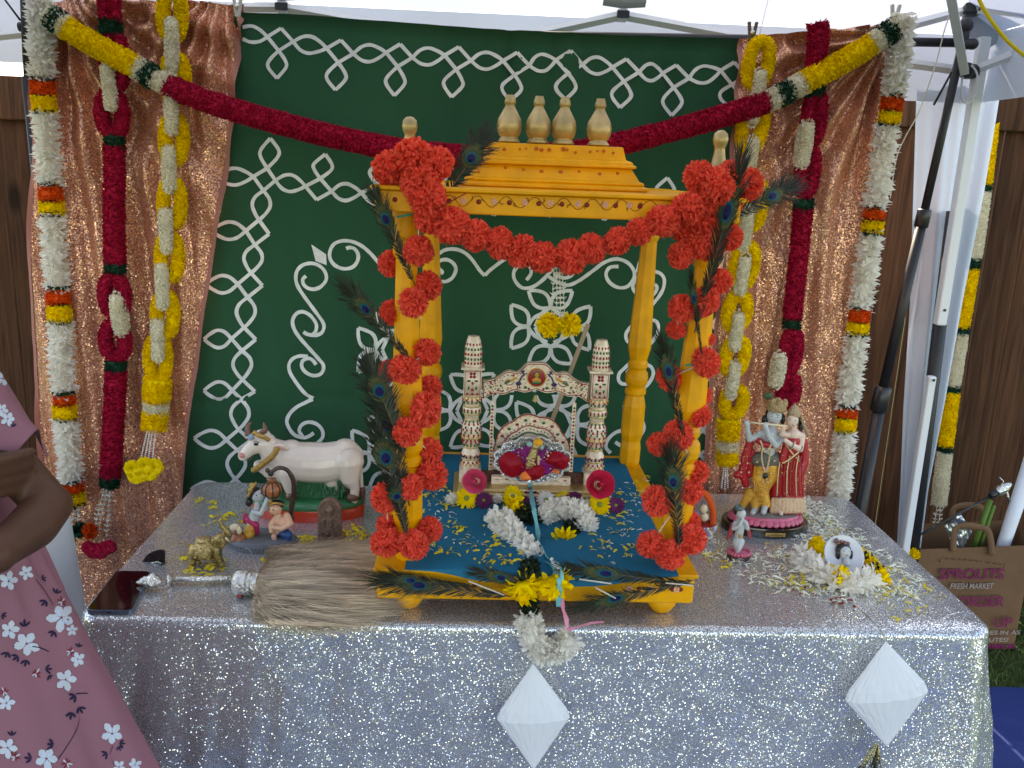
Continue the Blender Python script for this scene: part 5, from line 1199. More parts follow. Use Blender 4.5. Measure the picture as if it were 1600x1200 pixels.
# ---------------------------------------------------------------- scattered petals
def inside(p, poly):
    x, y = p; c = False; n = len(poly)
    for i in range(n):
        x1, y1 = poly[i]; x2, y2 = poly[(i+1) % n]
        if (y1 > y) != (y2 > y) and x < (x2-x1)*(y-y1)/(y2-y1)+x1: c = not c
    return c
def scatter(polys, z, m, label, l=.018, w=.0045, name='scattered_petals'):
    b = MB(); pts = []
    for poly, n, clump in polys:
        W = [PZ(x, y, z) for x, y in poly]; Q = [(p.x, p.y) for p in W]; xs_ = [q[0] for q in Q]; ys_ = [q[1] for q in Q]; k = 0; tries = 0
        while k < n and tries < n*30:
            tries += 1; cxx, cyy = rnd(min(xs_), max(xs_)), rnd(min(ys_), max(ys_))
            if not inside((cxx, cyy), Q): continue
            for _ in range(random.randint(1, clump)):
                pts.append((cxx+random.gauss(0, .009), cyy+random.gauss(0, .009), z+rnd(.0008, .004))); k += 1
    n = len(pts); P = np.array(pts); a = RNG.uniform(0, 2*PI, n)
    D = np.stack([np.cos(a), np.sin(a), RNG.uniform(-.02, .25, n)], 1)
    petals(b, P, D, np.tile([0, 0, 1.], (n, 1))+RNG.normal(size=(n, 3))*.35, l*RNG.uniform(.55, 1.2, n), w*RNG.uniform(.6, 1.5, n), .25, .25, .25)
    return tag(b.build(name, m), label, 'petals', kind='stuff')
ZB = .852
scatter([([(650, 738), (715, 735), (705, 770), (740, 800), (790, 850), (700, 875), (650, 860)], 85, 6), ([(930, 820), (1000, 790), (1005, 870), (950, 880), (900, 870)], 40, 4), ([(960, 770), (1008, 735), (1010, 790), (970, 810)], 22, 3), ([(745, 868), (810, 868), (812, 884), (750, 884)], 26, 5), ([(700, 800), (800, 835), (800, 870), (700, 850)], 26, 3)], ZB, M['petal_y'], 'loose yellow petals scattered over the blue cloth')
scatter([([(660, 760), (720, 760), (800, 840), (700, 870), (650, 840)], 60, 3), ([(925, 800), (1000, 770), (1005, 870), (940, 885)], 60, 3), ([(960, 765), (1015, 740), (1010, 790)], 30, 3)], ZB, M['petal_w'], 'loose thin white petals scattered over the blue cloth', .012, .0022)
TZP = TZ+.002
scatter([([(1115, 852), (1220, 850), (1400, 890), (1430, 935), (1300, 930), (1180, 915)], 110, 5), ([(1190, 905), (1300, 900), (1300, 925), (1210, 920)], 50, 6), ([(1240, 800), (1330, 830), (1340, 850), (1270, 855)], 34, 4), ([(1360, 930), (1460, 910), (1470, 945), (1400, 975)], 26, 3), ([(1100, 850), (1150, 880), (1150, 900), (1100, 870)], 16, 3)], TZP, M['petal_y'], 'loose yellow petals scattered around the statues on the right half of the table', .017, .0045)
scatter([([(1250, 785), (1310, 800), (1370, 850), (1430, 900), (1440, 945), (1200, 930), (1120, 870), (1240, 855)], 1000, 5), ([(1105, 830), (1130, 850), (1150, 885), (1090, 870)], 50, 4), ([(1240, 770), (1290, 790), (1340, 850), (1260, 850)], 330, 4)], TZP, M['petal_w'], 'thin white and pale green petals heaped around the statues on the right', .019, .0038)
scatter([([(1200, 905), (1290, 915), (1345, 950), (1270, 950)], 14, 1), ([(1290, 935), (1325, 940), (1310, 952)], 7, 3)], TZP, M['petal_r'], 'a few dark red petal bits among the white petals on the right', .012, .006)
scatter([([(305, 770), (380, 800), (390, 860), (330, 850)], 26, 5), ([(330, 800), (385, 800), (380, 830)], 16, 5), ([(455, 838), (500, 835), (500, 848), (455, 848)], 24, 6), ([(535, 832), (575, 815), (580, 842), (540, 850)], 44, 7), ([(290, 870), (350, 885), (360, 910), (300, 905)], 22, 4), ([(385, 872), (430, 872), (430, 878)], 8, 4), ([(285, 850), (300, 850), (300, 880), (285, 880)], 10, 4)], TZP, M['petal_y'], 'loose yellow petals scattered around the cow and elephant on the left', .020, .0062)

# ---------------------------------------------------------------- cow figurine
CYW = 2.185
cp = lambda x, y, d=0: PY(x, y, CYW+d)
cow = thing('cow_figurine', 'glazed white cow figurine with gold collar on a green and red oval base', 'cow figurine', (PZ(482, 800, TZ).x, CYW, TZ))
bc = Vector((cp(482, 800).x, CYW, TZ))
b = MB(); b.lathe([(1, 0.0005), (1.0, .026), (.985, .030)], bc, 60, sx=.146, sy=.072); b.build('red_base', M['cred'], cow, angle=50)
b = MB(); b.lathe([(.985, .030), (1.0, .033), (.995, .040), (.95, .046), (.5, .048)], bc, 60, sx=.146, sy=.072)
for k in range(26):
    t = k/25; x = bc.x-.060+.15*t; hh = .085*math.sin(PI*min(1, max(.12, .2+t*.85)))**.5
    b.capsule((x, CYW+.006, TZ+.04), (x+rnd(-.004, .004), CYW+.004+rnd(-.002, .002), TZ+.045+hh*(.70+.08*rnd(-1, 1))), .026, .012, 8)
for k in range(150):
    x = bc.x+rnd(-.085, .10); z_ = TZ+rnd(.05, .115); b.capsule((x, CYW-.020-abs(TZ+.05-z_)*-.12, z_), (x+rnd(-.006, .006), CYW-.019+.004, z_+rnd(.010, .020)), .0022, .0008, 5)
b.build('grass_mound', M['cgreen'], cow)
b = MB()
b.chain([cp(452, 718), cp(478, 722), cp(508, 723), cp(538, 718)], [.047, .053, .053, .050], 16)
b.ball(cp(455, 700), (.030, .026, .022)); b.ball(cp(494, 731), (.058, .040, .028)); b.capsule(cp(540, 706), cp(548, 712), .036, .034)
b.chain([cp(448, 716), cp(430, 708, -.004), cp(418, 697, -.012)], [.044, .038, .029], 14); b.chain([cp(446, 738, 0), cp(424, 733, -.008), cp(405, 727, -.014)], [.030, .026, .015])
b.chain([cp(416, 692, -.014), cp(402, 694, -.022), cp(390, 702, -.030), cp(380, 712, -.036)], [.0265, .0235, .0175, .0135], 14); b.ball(cp(410, 680, -.016), (.022, .018, .016))
for d, dx in ((-.024, 0), (.022, -9)):
    b.chain([cp(450+dx, 738, d), cp(452+dx, 758, d*1.0), cp(455+dx, 772, d), cp(456+dx, 792, d)], [.027, .017, .0115, .0115])
for d, dx in ((-.024, 2), (.024, -8)):
    b.chain([cp(543+dx, 722, d), cp(545+dx, 745, d), cp(553+dx, 762, d), cp(549+dx, 792, d)], [.040, .026, .0125, .0115])
b.ball(cp(519, 753, -.006), (.019, .018, .014)); 
for dx in (-5, 1, 7): b.capsule(cp(518+dx, 757, -.012), cp(519+dx, 766, -.012), .005, .003)
b.chain([cp(556, 700), cp(562, 715), cp(564, 740), cp(565, 760)], [.009, .0065, .005, .006])
remesh(b.build('body', M['cow'], cow), .0026, 5)
b = MB(); 
for (x, y, s) in ((431, 697, -.030), ): b.ball((0, 0, 0), (.020, .006, .0095), M=Matrix.Translation(cp(x+8, y+2, s)) @ Matrix.Rotation(.25, 4, 'Y'))
b.build('ear', M['cow'], cow); b = MB(); b.ball((0, 0, 0), (.012, .002, .0045), M=Matrix.Translation(cp(440, 699.5, -.0362)) @ Matrix.Rotation(.25, 4, 'Y')); b.build('inner_ear', mat('pale_pink_ear', (.66, .36, .30), .4), cow)
for L in ([cp(389, 680, -.004), cp(387, 669, -.004), cp(392, 659, -.004)], [cp(408, 679, -.022), cp(414, 671, -.024), cp(412, 660, -.024)]):
    b = MB(); b.tube(catmull(L, 5), [.0100, .0098, .0093, .0085, .0078, .0070, .006, .005, .004, .003, .0012], 12); b.build('horn', M['horn'], cow)
for (x, y, d) in ((456, 799, -.026), (447, 797, .02), (551, 797, -.026), (542, 795, .022)):
    b = MB(); c = cp(x, y, d); b.lathe([(.0155, -.006), (.015, .004), (.012, .010), (.010, .011)], (c.x, c.y, TZ+.055), 14); b.build('hoof', M['horn'], cow)
b = MB(); b.capsule(cp(566, 765), cp(567, 782), .009, .005); b.build('tail_tuft', M['horn'], cow)
P = catmull([cp(434, 699, -.036), cp(427, 711, -.046), cp(416, 721, -.042), cp(403, 731, -.032), cp(395, 735, -.020)], 8)
b = MB(); b.tube(P, .0075, 8, flat=.6)
for i, p in enumerate(P[::2]): b.ball(p+Vector((0, -.006, 0)), .0034, 6)
b.build('gold_collar', M['goldpaint'], cow)
b = MB(); b.tube(catmull([cp(396, 675, -.036), cp(404, 680, -.040), cp(414, 684, -.041), cp(421, 688, -.036)], 6), .0060, 8, flat=.5); b.tube(catmull([cp(394, 676, -.034), cp(396, 684, -.040), cp(389, 687, -.040)], 5), .003, 6); b.build('gold_headband', M['goldpaint'], cow)
b = MB(); b.ball(cp(392, 683, -.043), (.0065, .003, .008)); b.build('blue_forehead_mark', mat('pale_blue_paint', (.22, .42, .66), .4), cow)
b = MB(); b.ball(cp(386, 686, -.040), (.0024, .002, .0024), 8, 0); b.build('red_dot', M['peach_line'], cow)
for (x, y, d) in ((400, 694, -.0455),):
    b = MB(); b.ball(cp(x, y, d), (.0062, .0028, .0042), 12); b.tube(catmull([cp(396, 691, -.046), cp(400, 689.5, -.047), cp(405, 692, -.046)], 4), .0009, 5); b.build('eye', M['hairblack'], cow)
b = MB(); b.ball(cp(379, 711, -.043), (.010, .009, .008)); b.build('nose', mat('pink_nose', (.62, .24, .20), .35, coat=.4), cow)
b = MB(); b.tube(catmull([cp(384, 719, -.044), cp(390, 718, -.045), cp(396, 713, -.046)], 4), .0008, 5); b.build('mouth_line', M['horn'], cow)

# ---------------------------------------------------------------- children with butter pots figurine
BF = 1.985
q = lambda x, y, d=0: PY(x, y, BF+d)
bt = thing('children_figurine', 'painted figurine of two crowned children with clay butter pots on a grey oval base', 'figurine', (q(412, 850).x, BF, TZ))
b = MB(); c = Vector((q(411, 850).x, BF-.005, TZ)); b.lathe([(1, .0005), (1.0, .010), (.96, .014), (.94, .018), (.90, .021)], c, 50, sx=.082, sy=.055)
for k in range(54):
    a = 2*PI*k/54; b.ball(c+Vector((.082*math.cos(a), .055*math.sin(a), .011)), .0028, 6)
b.build('base', M['stone_grey'], bt, angle=50)
b = MB(); b.capsule(q(392, 846), q(402, 850, -.02), .009, .007); b.capsule(q(405, 848), q(422, 846, -.01), .009, .009); b.capsule(q(418, 850, -.02), q(436, 852, -.02), .008, .008); b.build('log', mat('dark_log_paint', (.045, .03, .025), .5), bt)
def fig(nm, prims, m, vox=.0016, it=3, root=bt):
    b = MB()
    for L, R_ in prims: (b.chain(L, R_) if len(L) > 1 else b.ball(L[0], R_[0] if isinstance(R_[0], tuple) else R_[0]))
    o = b.build(nm, m, root); remesh(o, vox, it); return o
# standing child
fig('standing_child_body', [([q(400, 800), q(395, 815)], [.012, .013]), ([q(403, 774)], [(.0165, .015, .0155)]), ([q(402, 787), q(402, 795)], [.007, .008]), ([q(396, 800, -.008), q(408, 803, -.018), q(414, 788, -.014), q(419, 776, -.006)], [.006, .0055, .005, .006]), ([q(406, 800, .006), q(416, 795, -.002), q(420, 782, 0)], [.006, .005, .005]), ([q(392, 842, -.010), q(395, 846, -.018)], [.007, .005])], M['skin_blue'])
fig('standing_child_trousers', [([q(394, 822), q(388, 836, -.006), q(391, 842, -.008)], [.014, .014, .009])], M['pyellow'])
fig('standing_child_sash', [([q(388, 812, -.006), q(400, 820, -.010), q(402, 832, -.006)], [.007, .008, .006]), ([q(383, 805), q(382, 815)], [.006, .005])], mat('crimson_sash', (.42, .02, .10), .4))
b = MB(); b.ball(q(397, 770, .004), (.0185, .0165, .0165)); b.ball(q(389, 784, .006), (.009, .01, .012)); b.build('hair', M['hairblack'], bt)
b = MB(); b.tube(catmull([q(388, 775, -.012), q(393, 764, -.014), q(398, 757, -.008), q(400, 755, 0)], 5), .0036, 8); b.ball(q(394, 759, -.010), (.007, .004, .008)); b.ball(q(391, 766, -.014), (.006, .004, .006)); b.build('crown', M['goldpaint'], bt)
b = MB(); 
for (x, y) in ((401, 774), (408, 771)): b.ball(q(x, y, -.0185 if x == 401 else -.015), (.0022, .001, .0016), 8)
b.build('eyes', M['hairblack'], bt)
b = MB(); b.ball(q(425, 765), (.0235, .022, .021), 18); b.lathe([(.011, .018), (.009, .024), (.012, .027)], q(425, 765), 14); b.build('hanging_pot', M['pbrown'], bt)
b = MB()
for a in range(4):
    t = a*PI/4+.3; b.tube([q(425, 765)+Vector((.0238*math.sin(s)*math.cos(t), .0225*math.sin(s)*math.sin(t), .0215*math.cos(s))) for s in np.linspace(-2.9, 2.9, 26)], .0014, 5)
b.ball(q(423, 740), .007); b.build('pot_rope', M['hairblack'], bt)
b = MB(); b.tube(catmull([q(452, 812, .02), q(455, 795, .02), q(459, 770, .018), q(458, 750, .016), q(449, 735, .010), q(436, 731, .004), q(425, 737, 0), q(420, 741, 0)], 6), [.0068]*10+[.0058]*12+[.005]*21, 10); b.ball(q(452, 810, .02), (.012, .01, .012)); b.ball(q(418, 735), (.006, .005, .006)); b.build('bent_tree', mat('dark_trunk_paint', (.05, .028, .02), .4, coat=.3), bt)
# seated child
fig('seated_child_body', [([q(440, 814), q(436, 826)], [.016, .017]), ([q(430, 795, -.006)], [(.0170, .0155, .0145)]), ([q(434, 803), q(437, 810)], [.008, .010]), ([q(448, 806, -.006), q(453, 818, -.014), q(440, 826, -.024), q(428, 824, -.026)], [.009, .009, .007, .006]), ([q(430, 810, -.004), q(424, 820, -.014), q(424, 830, -.022)], [.008, .0075, .006]), ([q(444, 848, -.02), q(442, 852, -.026)], [.006, .006]), ([q(428, 838, -.02), q(430, 848, -.022)], [.007, .005])], M['skin_peach'])
fig('seated_child_trousers', [([q(442, 832, -.004), q(450, 836, -.018), q(450, 846, -.020)], [.014, .011, .008])], M['pblue'])
b = MB(); b.ball(q(433, 788, .002), (.0185, .016, .0125)); b.build('hair', M['hairblack'], bt)
b = MB(); b.tube(catmull([q(420, 790, -.014), q(428, 786, -.019), q(437, 787, -.017), q(444, 789, -.008)], 5), .0028, 8); b.ball(q(422, 785, -.016), (.005, .003, .007)); b.build('crown', M['goldpaint'], bt)
b = MB(); b.ball(q(427, 797, -.0225), (.0022, .001, .0016), 8); b.ball(q(421, 796, -.018), (.0018, .001, .0014), 8); b.build('eyes', M['hairblack'], bt)
b = MB(); b.ball(q(372, 842, -.02), (.020, .019, .018), 16); b.lathe([(.012, .014), (.010, .022), (.013, .026), (.009, .026)], q(372, 842, -.02), 14); b.build('clay_pot', M['pbrown'], bt)
b = MB(); b.ball(q(367, 824, -.022), (.012, .010, .009)); b.ball(q(374, 829, -.034), (.006, .005, .010)); b.capsule(q(378, 858, -.045), q(397, 862, -.052), .0055, .003); b.ball(q(386, 858, -.048), (.013, .008, .0035)); b.ball(q(424, 858, -.045), (.010, .007, .003)); b.build('spilled_butter', M['cream_paint'], bt)

# ---------------------------------------------------------------- brass elephant
EY = 1.862
e = lambda x, y, d=0: PY(x, y, EY+d)
el = thing('elephant_figurine', 'antique brass elephant figurine with raised trunk and ornate blanket', 'elephant figurine', (e(320, 885).x, EY, TZ))
b = MB(); b.chain([e(308, 860), e(322, 858), e(334, 856)], [.019, .022, .020]); b.chain([e(340, 848), e(348, 842)], [.018, .016]); b.chain([e(353, 842), e(358, 835), e(352, 828), e(346, 822), e(344, 814), e(347, 810)], [.010, .0078, .0064, .005, .004, .003])
for (x, y, d, dx) in ((303, 865, -.010, -3), (308, 864, .012, 0), (338, 862, -.010, 8), (335, 862, .012, 4)): b.chain([e(x, y, d), e(x+dx*.6, 874, d), e(x+dx, 882, d)], [.011, .0085, .0085])
b.chain([e(300, 852), e(297, 862), e(296, 872)], [.004, .003, .003])
remesh(b.build('body', M['brass'], el), .0016, 3)
b = MB(); b.ball(e(344, 847, -.017), (.011, .003, .015)); b.ball(e(353, 838, -.0105), (.0018, .001, .0018)); b.build('ear', M['brass'], el)
b = MB(); b.lathe([(.0235, -.016), (.0245, -.005), (.0245, .005), (.0235, .016)], e(321, 858), 22, axis=(1, 0, -.05)); 
for k in range(60): a = rnd(PI*.9, PI*1.9); b.ball(e(321, 858)+Vector((rnd(-.018, .018), .0245*math.cos(a-PI/2)*-1 if False else -.0245*abs(math.sin(a)), .024*math.cos(a)*1.0)), rnd(.0016, .0028), 6)
b.lathe([(.016, 0), (.018, .004), (.013, .007), (.010, .008)], e(318, 845), 18)
b.build('ornate_blanket', M['brass_hi'], el)
b = MB(); b.tube([e(352, 840, -.014), e(358, 846, -.016)], [.003, .001], 6); b.build('tusk', M['cream_paint'], el)

# ---------------------------------------------------------------- carved plaque
pq = thing('carved_plaque', 'small arched brown stone plaque with a carved standing figure', 'plaque', (PZ(515, 842, TZ).x, 2.02, TZ))
pp = lambda x, y, d=0: PY(x, y, 2.02+d)
O = [pp(497, 846), pp(497, 800)]+[Vector((pp(515, 800).x+.0287*math.cos(a), 2.02, pp(515, 800).z+.033*math.sin(a))) for a in np.linspace(PI, 0, 14)]+[pp(533, 800), pp(533, 846)]
for p in O: p.z = max(p.z, TZ+.0005)
b = MB(); b.poly(O, (0, .016, 0)); b.build('slab', M['plaque'], pq, smooth=False)
b = MB(); b.tube([Vector((p.x*.9+pp(515, 800).x*.1, 2.018, p.z)) for p in O[1:-1]], .0035, 8)
b.chain([pp(515, 812, -.002), pp(514, 826, -.003), pp(510, 838, -.002)], [.009, .008, .005]); b.chain([pp(516, 826, -.003), pp(520, 838, -.002)], [.007, .005]); b.ball(pp(515, 800, -.003), (.0078, .006, .009)); b.tube(catmull([pp(515, 805, -.006), pp(513, 812, -.008), pp(518, 815, -.006)], 4), .0026, 6)
for s in (-1, 1): b.chain([pp(515+s*5, 808, -.002), pp(515+s*12, 814, -.002), pp(515+s*9, 822, -.003)], [.004, .0035, .003]); b.chain([pp(515+s*4, 810, -.002), pp(515+s*11, 804, -.002)], [.0035, .003]); b.ball(pp(515+s*14, 836, -.001), (.004, .003, .010))
b.lathe([(.012, -.003), (.010, .003), (.006, .010), (.001, .014)], pp(515, 796, -.001), 10); b.build('carved_relief', M['plaque'], pq)
b = MB(); c = PZ(515, 848, TZ); b.box((c.x, 2.026, TZ+.004), (.064, .03, .007), bev=.001); b.build('foot', M['plaque'], pq, smooth=False)

# ---------------------------------------------------------------- fly whisk
wk = thing('fly_whisk', 'ceremonial fly whisk with engraved silver handle and long beige hair', 'fly whisk', PZ(385, 930, TZ))
WZ = TZ+.017
h = lambda x, y, z_=WZ: PZ(x, y, z_)
b = MB(); b.tube([h(268, 905, TZ+.012), h(300, 905, TZ+.012), h(362, 903, TZ+.014)], [.0055, .0062, .0075], 14); b.build('handle', M['steel'], wk)
b = MB(); A = (h(405, 909, TZ+.03)-h(365, 908, TZ+.028)).normalized(); b.lathe([(.010, -.003), (.021, .001), (.0265, .006), (.0275, .014), (.0275, .030), (.0245, .032), (.0275, .035), (.0275, .040), (.0245, .042), (.024, .054)], h(366, 910, TZ+.027), 28, axis=tuple(A)); b.build('ferrule', M['steel'], wk, angle=40)
b = MB(); c = h(238, 908, TZ+.020)
for (d, r0) in (((-1, 0, -.1), .034), ((.2, 0, 1), .020), ((.1, -1, -.1), .018), ((.1, 1, 0), .018), ((1, 0, -.1), .022)):
    d = Vector(d).normalized(); b.tube([c, c+d*r0*.45, c+d*r0], [.010, .0125, .0015], 8)
b.ball(c, .013); b.lathe([(.006, 0), (.014, .003), (.014, .006), (.007, .009)], h(262, 906, TZ+.014), 14, axis=tuple(A)); b.build('handle_tip', M['steel'], wk)
b = MB(); b.ball(h(374, 932, TZ+.006), (.006, .003, .004)); b.build('red_stone', M['e_red'], wk)
nh = 15000; V = []; F = []; CL = [(RNG.uniform(0, 1), RNG.normal()*10, RNG.normal()*26, RNG.normal()*3) for _ in range(90)]
S0 = h(403, 911, TZ+.028); k0 = 0
for i in range(nh):
    ck = CL[i % 90]; t = min(1.02, max(-.02, ck[0]+RNG.normal()*.035)); lay = RNG.uniform(0, 1); fly = RNG.random() < .10
    yend = 850+t*128+ck[1]*.5+RNG.normal()*(12 if fly else 3); xend = 640-abs(t-.42)*90+ck[2]+RNG.normal()*20-(130*RNG.random()**2)-max(0, t-.6)*120
    a = RNG.uniform(0, 2*PI); r_ = .021*math.sqrt(RNG.random())
    p0 = S0+Vector((RNG.normal()*.002, math.cos(a)*r_, math.sin(a)*r_))
    p3 = h(xend, yend, TZ+.004+.028*lay*(1-abs(t-.45)*1.3)+.003)
    ymid = 911+(yend-911)*(.90+.10*RNG.normal())+RNG.normal()*3; ymid = min(max(ymid, 853), 976)
    xm = 403+(xend-403)*.28; p1 = h(xm-12+abs(t-.5)*(26 if t < .5 else 14), 911+(yend-911)*(.66 if t < .5 else .68)+RNG.normal()*3, TZ+.010+.050*lay*(1-abs(t-.5)*1.1)); p2 = h(403+(xend-403)*.62, ymid, TZ+.006+.048*lay*(1-abs(t-.5)*1.2)+.004*RNG.random())
    if xend > 560: pass
    w_ = .00062; wv = RNG.normal(0, .0022, (4, 2)); ph_ = 9*yend/100
    for j, (p, ww) in enumerate(zip([q__+Vector((0, .0045*math.sin(jj*1.1+ck[3]+RNG.normal()*.3)*(jj/9), .003*math.sin(jj*.9+ph_*1.3)*(jj/9))) for jj, q__ in enumerate(catmull([p0, p1, p2, p3], 3))], [1, 1, 1, 1, 1, 1, .9, .7, .5, .12])):
        V += [(p.x, p.y+w_*ww*.7, p.z+w_*ww*.5), (p.x, p.y-w_*ww*.7, p.z-w_*ww*.2)]
    for j in range(9): F.append((k0+2*j, k0+2*j+1, k0+2*j+3, k0+2*j+2))
    k0 += 20
b = MB(); b.add(np.array(V), np.array(F)); tag(b.build('hair', M['hair'], wk), kind='stuff')

# ---------------------------------------------------------------- phone and sunglasses
ph = thing('mobile_phone', 'dark screened mobile phone lying flat at the left front table corner', 'phone', PZ(180, 925, TZ))
c1, c2, c3, c4 = [PZ(x, y, TZ+.010) for x, y in ((134, 953), (206, 954), (236, 892), (182, 891))]
def rquad(cs, rad, n=6):
    out = []
    for i in range(4):
        a, b_, c = cs[i-1], cs[i], cs[(i+1) % 4]; u = (a-b_).normalized(); v = (c-b_).normalized()
        for k in range(n+1):
            t = k/n; p = b_+u*rad*(1-t)**2+v*rad*t**2; out.append(p)
    return out
fr = rquad([c1, c2, c3, c4], .011); ctr = sum(fr, Vector())/len(fr)
b = MB(); b.poly([p+Vector((0, 0, -.0005)) for p in fr], (0, 0, -.0085)); b.build('body', M['phone_rim'], ph, smooth=False)
b = MB(); b.poly([ctr+(p-ctr)*.965+Vector((0, 0, .0004)) for p in fr], (0, 0, -.0012)); b.build('screen', M['phone'], ph, smooth=False)
d = (c2-c1).normalized(); fo = Vector((-d.y, d.x, 0)) if (Vector((-d.y, d.x, 0))).dot(c1-c4) > 0 else Vector((d.y, -d.x, 0)); mid = (c1+c2)/2+fo*.0002
b = MB(); b.box((0, 0, 0), (.009, .0008, .003), M=Matrix.Translation(mid+Vector((0, 0, -.0050))) @ Matrix.Rotation(math.atan2(d.y, d.x), 4, 'Z')); b.build('charging_port', M['black_plastic'], ph, smooth=False)
b = MB()
for s in (-1, 1):
    for k in range(4): b.ball(mid+d*s*(.010+k*.0028)+Vector((0, 0, -.005)), .0010, 6)
b.build('speaker_grille', M['black_plastic'], ph)
sg = thing('sunglasses', 'dark brown sunglasses folded on the table behind the phone', 'sunglasses', PZ(240, 888, TZ))
def sgl(u, v):
    L = [(222, 889), (222, 878), (230, 866), (242, 861), (256, 860), (257, 872), (257, 888), (240, 893)]
    return None
G = 1.872
s_ = lambda x, y, d=0: PY(x, y, G+d)
L1 = catmull([s_(223, 889), s_(223, 880), s_(229, 869), s_(240, 862), s_(256, 860), s_(257, 874), s_(256, 888), s_(240, 889)], 4, True)
b = MB(); b.poly(L1, (0, .003, 0)); b.build('lens', M['lens'], sg, smooth=False)
b = MB(); b.tube(L1+[L1[0]], .0016, 6); b.build('frame', M['black_plastic'], sg)
b = MB(); b.tube(catmull([s_(224, 887, -.004), s_(236, 890, -.012), s_(250, 884, -.016), s_(257, 879, -.006)], 5), .0032, 8); b.build('temple', M['black_plastic'], sg)
b = MB(); b.tube(catmull([s_(236, 880, -.004), s_(246, 878, -.008), s_(255, 882, -.006)], 5), .0018, 8); b.build('nose_bridge', M['steel'], sg)

# ---------------------------------------------------------------- couple statue with flute
SYY = 2.15
s = lambda x, y, d=0: PY(x, y, SYY+d)
cs_ = thing('couple_statue', 'painted statue of a crowned couple playing a flute on a lotus base', 'statue', (s(1188, 830).x, SYY, TZ))
def F3(nm, prims, m, vox=.002, it=3, root=cs_): return fig(nm, prims, m, vox, it, root)
bc = Vector(((PZ(1120, 812, TZ).x+PZ(1257, 822, TZ).x)/2, SYY, TZ))
b = MB(); b.lathe([(1, .0005), (1.0, .020), (.985, .024)], bc, 60, sx=.114, sy=.075); b.build('black_base', M['pblack'], cs_, angle=40)
b = MB(); b.lathe([(.93, .024), (.98, .030), (.93, .045), (.86, .047)], bc, 60, sx=.094, sy=.060)
for k in range(34):
    a = 2*PI*k/34; d = Vector((.096*math.cos(a), .062*math.sin(a), 0)); b.ball((0, 0, 0), (.0105, .0060, .0115), 10, M=Matrix.Translation(bc+d*.94+Vector((0, 0, .033))) @ Matrix.Rotation(a, 4, 'Z') @ Matrix.Rotation(-.9, 4, 'Y') @ Matrix.Rotation(PI/2, 4, 'Z'))
b.build('lotus_petals', M['ppink'], cs_)
b = MB(); b.lathe([(.88, .046), (.86, .0485)], bc, 40, sx=.1, sy=.062); b.build('lotus_top', mat('grey_base_top', (.20, .16, .15), .6, bump=.4, bscale=200), cs_)
lp = bc+Vector((.005, -.0755, .011)); b = MB(); b.box(lp, (.052, .002, .010), bev=.0009); b.build('name_plate', M['goldpaint'], cs_, smooth=False)
b = MB()
for i in range(15): b.box(lp+Vector((-.020+i*.0028, -.0014, rnd(-.0006, .0006))), (.0006, .0004, .0042), M=None); 
for i in range(8): b.box(lp+Vector((-.019+i*.0055, -.0014, rnd(-.001, .001))), (.0024, .0004, .0006))
tag(b.build('plate_lettering', M['darkink'], cs_, smooth=False), kind='stuff')
# flute player
F3('flute_player_body', [([s(1200, 706), s(1201, 690), s(1203, 678)], [.018, .021, .022]), ([s(1186, 680), s(1203, 678), s(1222, 683)], [.012, .014, .012]), ([s(1206, 670), s(1208, 662)], [.009, .009]), ([s(1210, 650, -.006)], [(.0195, .0175, .022)]),
   ([s(1185, 681, -.004), s(1171, 686, -.018), s(1168, 672, -.026), s(1168, 663, -.028)], [.0095, .0085, .007, .007]), ([s(1222, 685, -.004), s(1212, 696, -.024), s(1201, 682, -.034), s(1196, 666, -.036)], [.010, .009, .007, .007]), ([s(1196, 664, -.036)], [(.008, .006, .008)]), ([s(1167, 661, -.028)], [(.008, .006, .008)]),], M['skin_blue'])
F3('foot', [([s(1180, 796, -.012), s(1176, 801, -.030)], [.009, .007])], M['skin_blue']); F3('foot', [([s(1196, 790, -.02), s(1193, 800, -.036)], [.008, .0075])], M['skin_blue'])
F3('flute_player_trousers', [([s(1190, 728), s(1186, 748, -.004), s(1192, 770, -.012), s(1197, 788, -.018)], [.021, .019, .016, .012]), ([s(1204, 728), s(1206, 742), s(1192, 762, .002), s(1181, 786, -.004), s(1180, 794, -.008)], [.021, .019, .017, .014, .011]), ([s(1172, 770, .012), s(1160, 792, .014)], [.014, .010])], M['pyellow'])
F3('waist_cloth', [([s(1186, 718), s(1208, 718)], [.022, .022]), ([s(1196, 712, -.008), s(1196, 726, -.016)], [.012, .010])], mat('dark_olive_waistcloth', (.13, .12, .09), .4, bump=.6, bscale=120))
F3('red_sash', [([s(1180, 684, -.008), s(1192, 694, -.022), s(1206, 696, -.022)], [.008, .008, .008]), ([s(1172, 690, .002), s(1166, 712, .004), s(1160, 740, .004), s(1165, 756, .004)], [.010, .0125, .012, .010]), ([s(1174, 705, .006), s(1172, 740, .006)], [.010, .010]), ([s(1152, 742, .004)], [.010])], M['pred'])
b = MB()
for L in ([(1192, 700), (1190, 716), (1196, 738), (1202, 716), (1204, 700)], [(1188, 688), (1196, 706), (1208, 690)]): b.tube(catmull([s(x, y, -.030) for x, y in L], 5), .0022, 6)
for (x, y) in ((1189, 742), (1197, 748), (1204, 740), (1192, 752), (1199, 754), (1183, 722), (1210, 720), (1156, 724), (1168, 724), (1158, 738), (1170, 738), (1216, 724), (1214, 742)): b.ball(s(x, y, -.026 if 1175 < x < 1212 else -.016), .0030, 6)
tag(b.build('jewellery', mat('pale_gold_paint', (.62, .48, .30), .4, .4), cs_), kind='stuff')
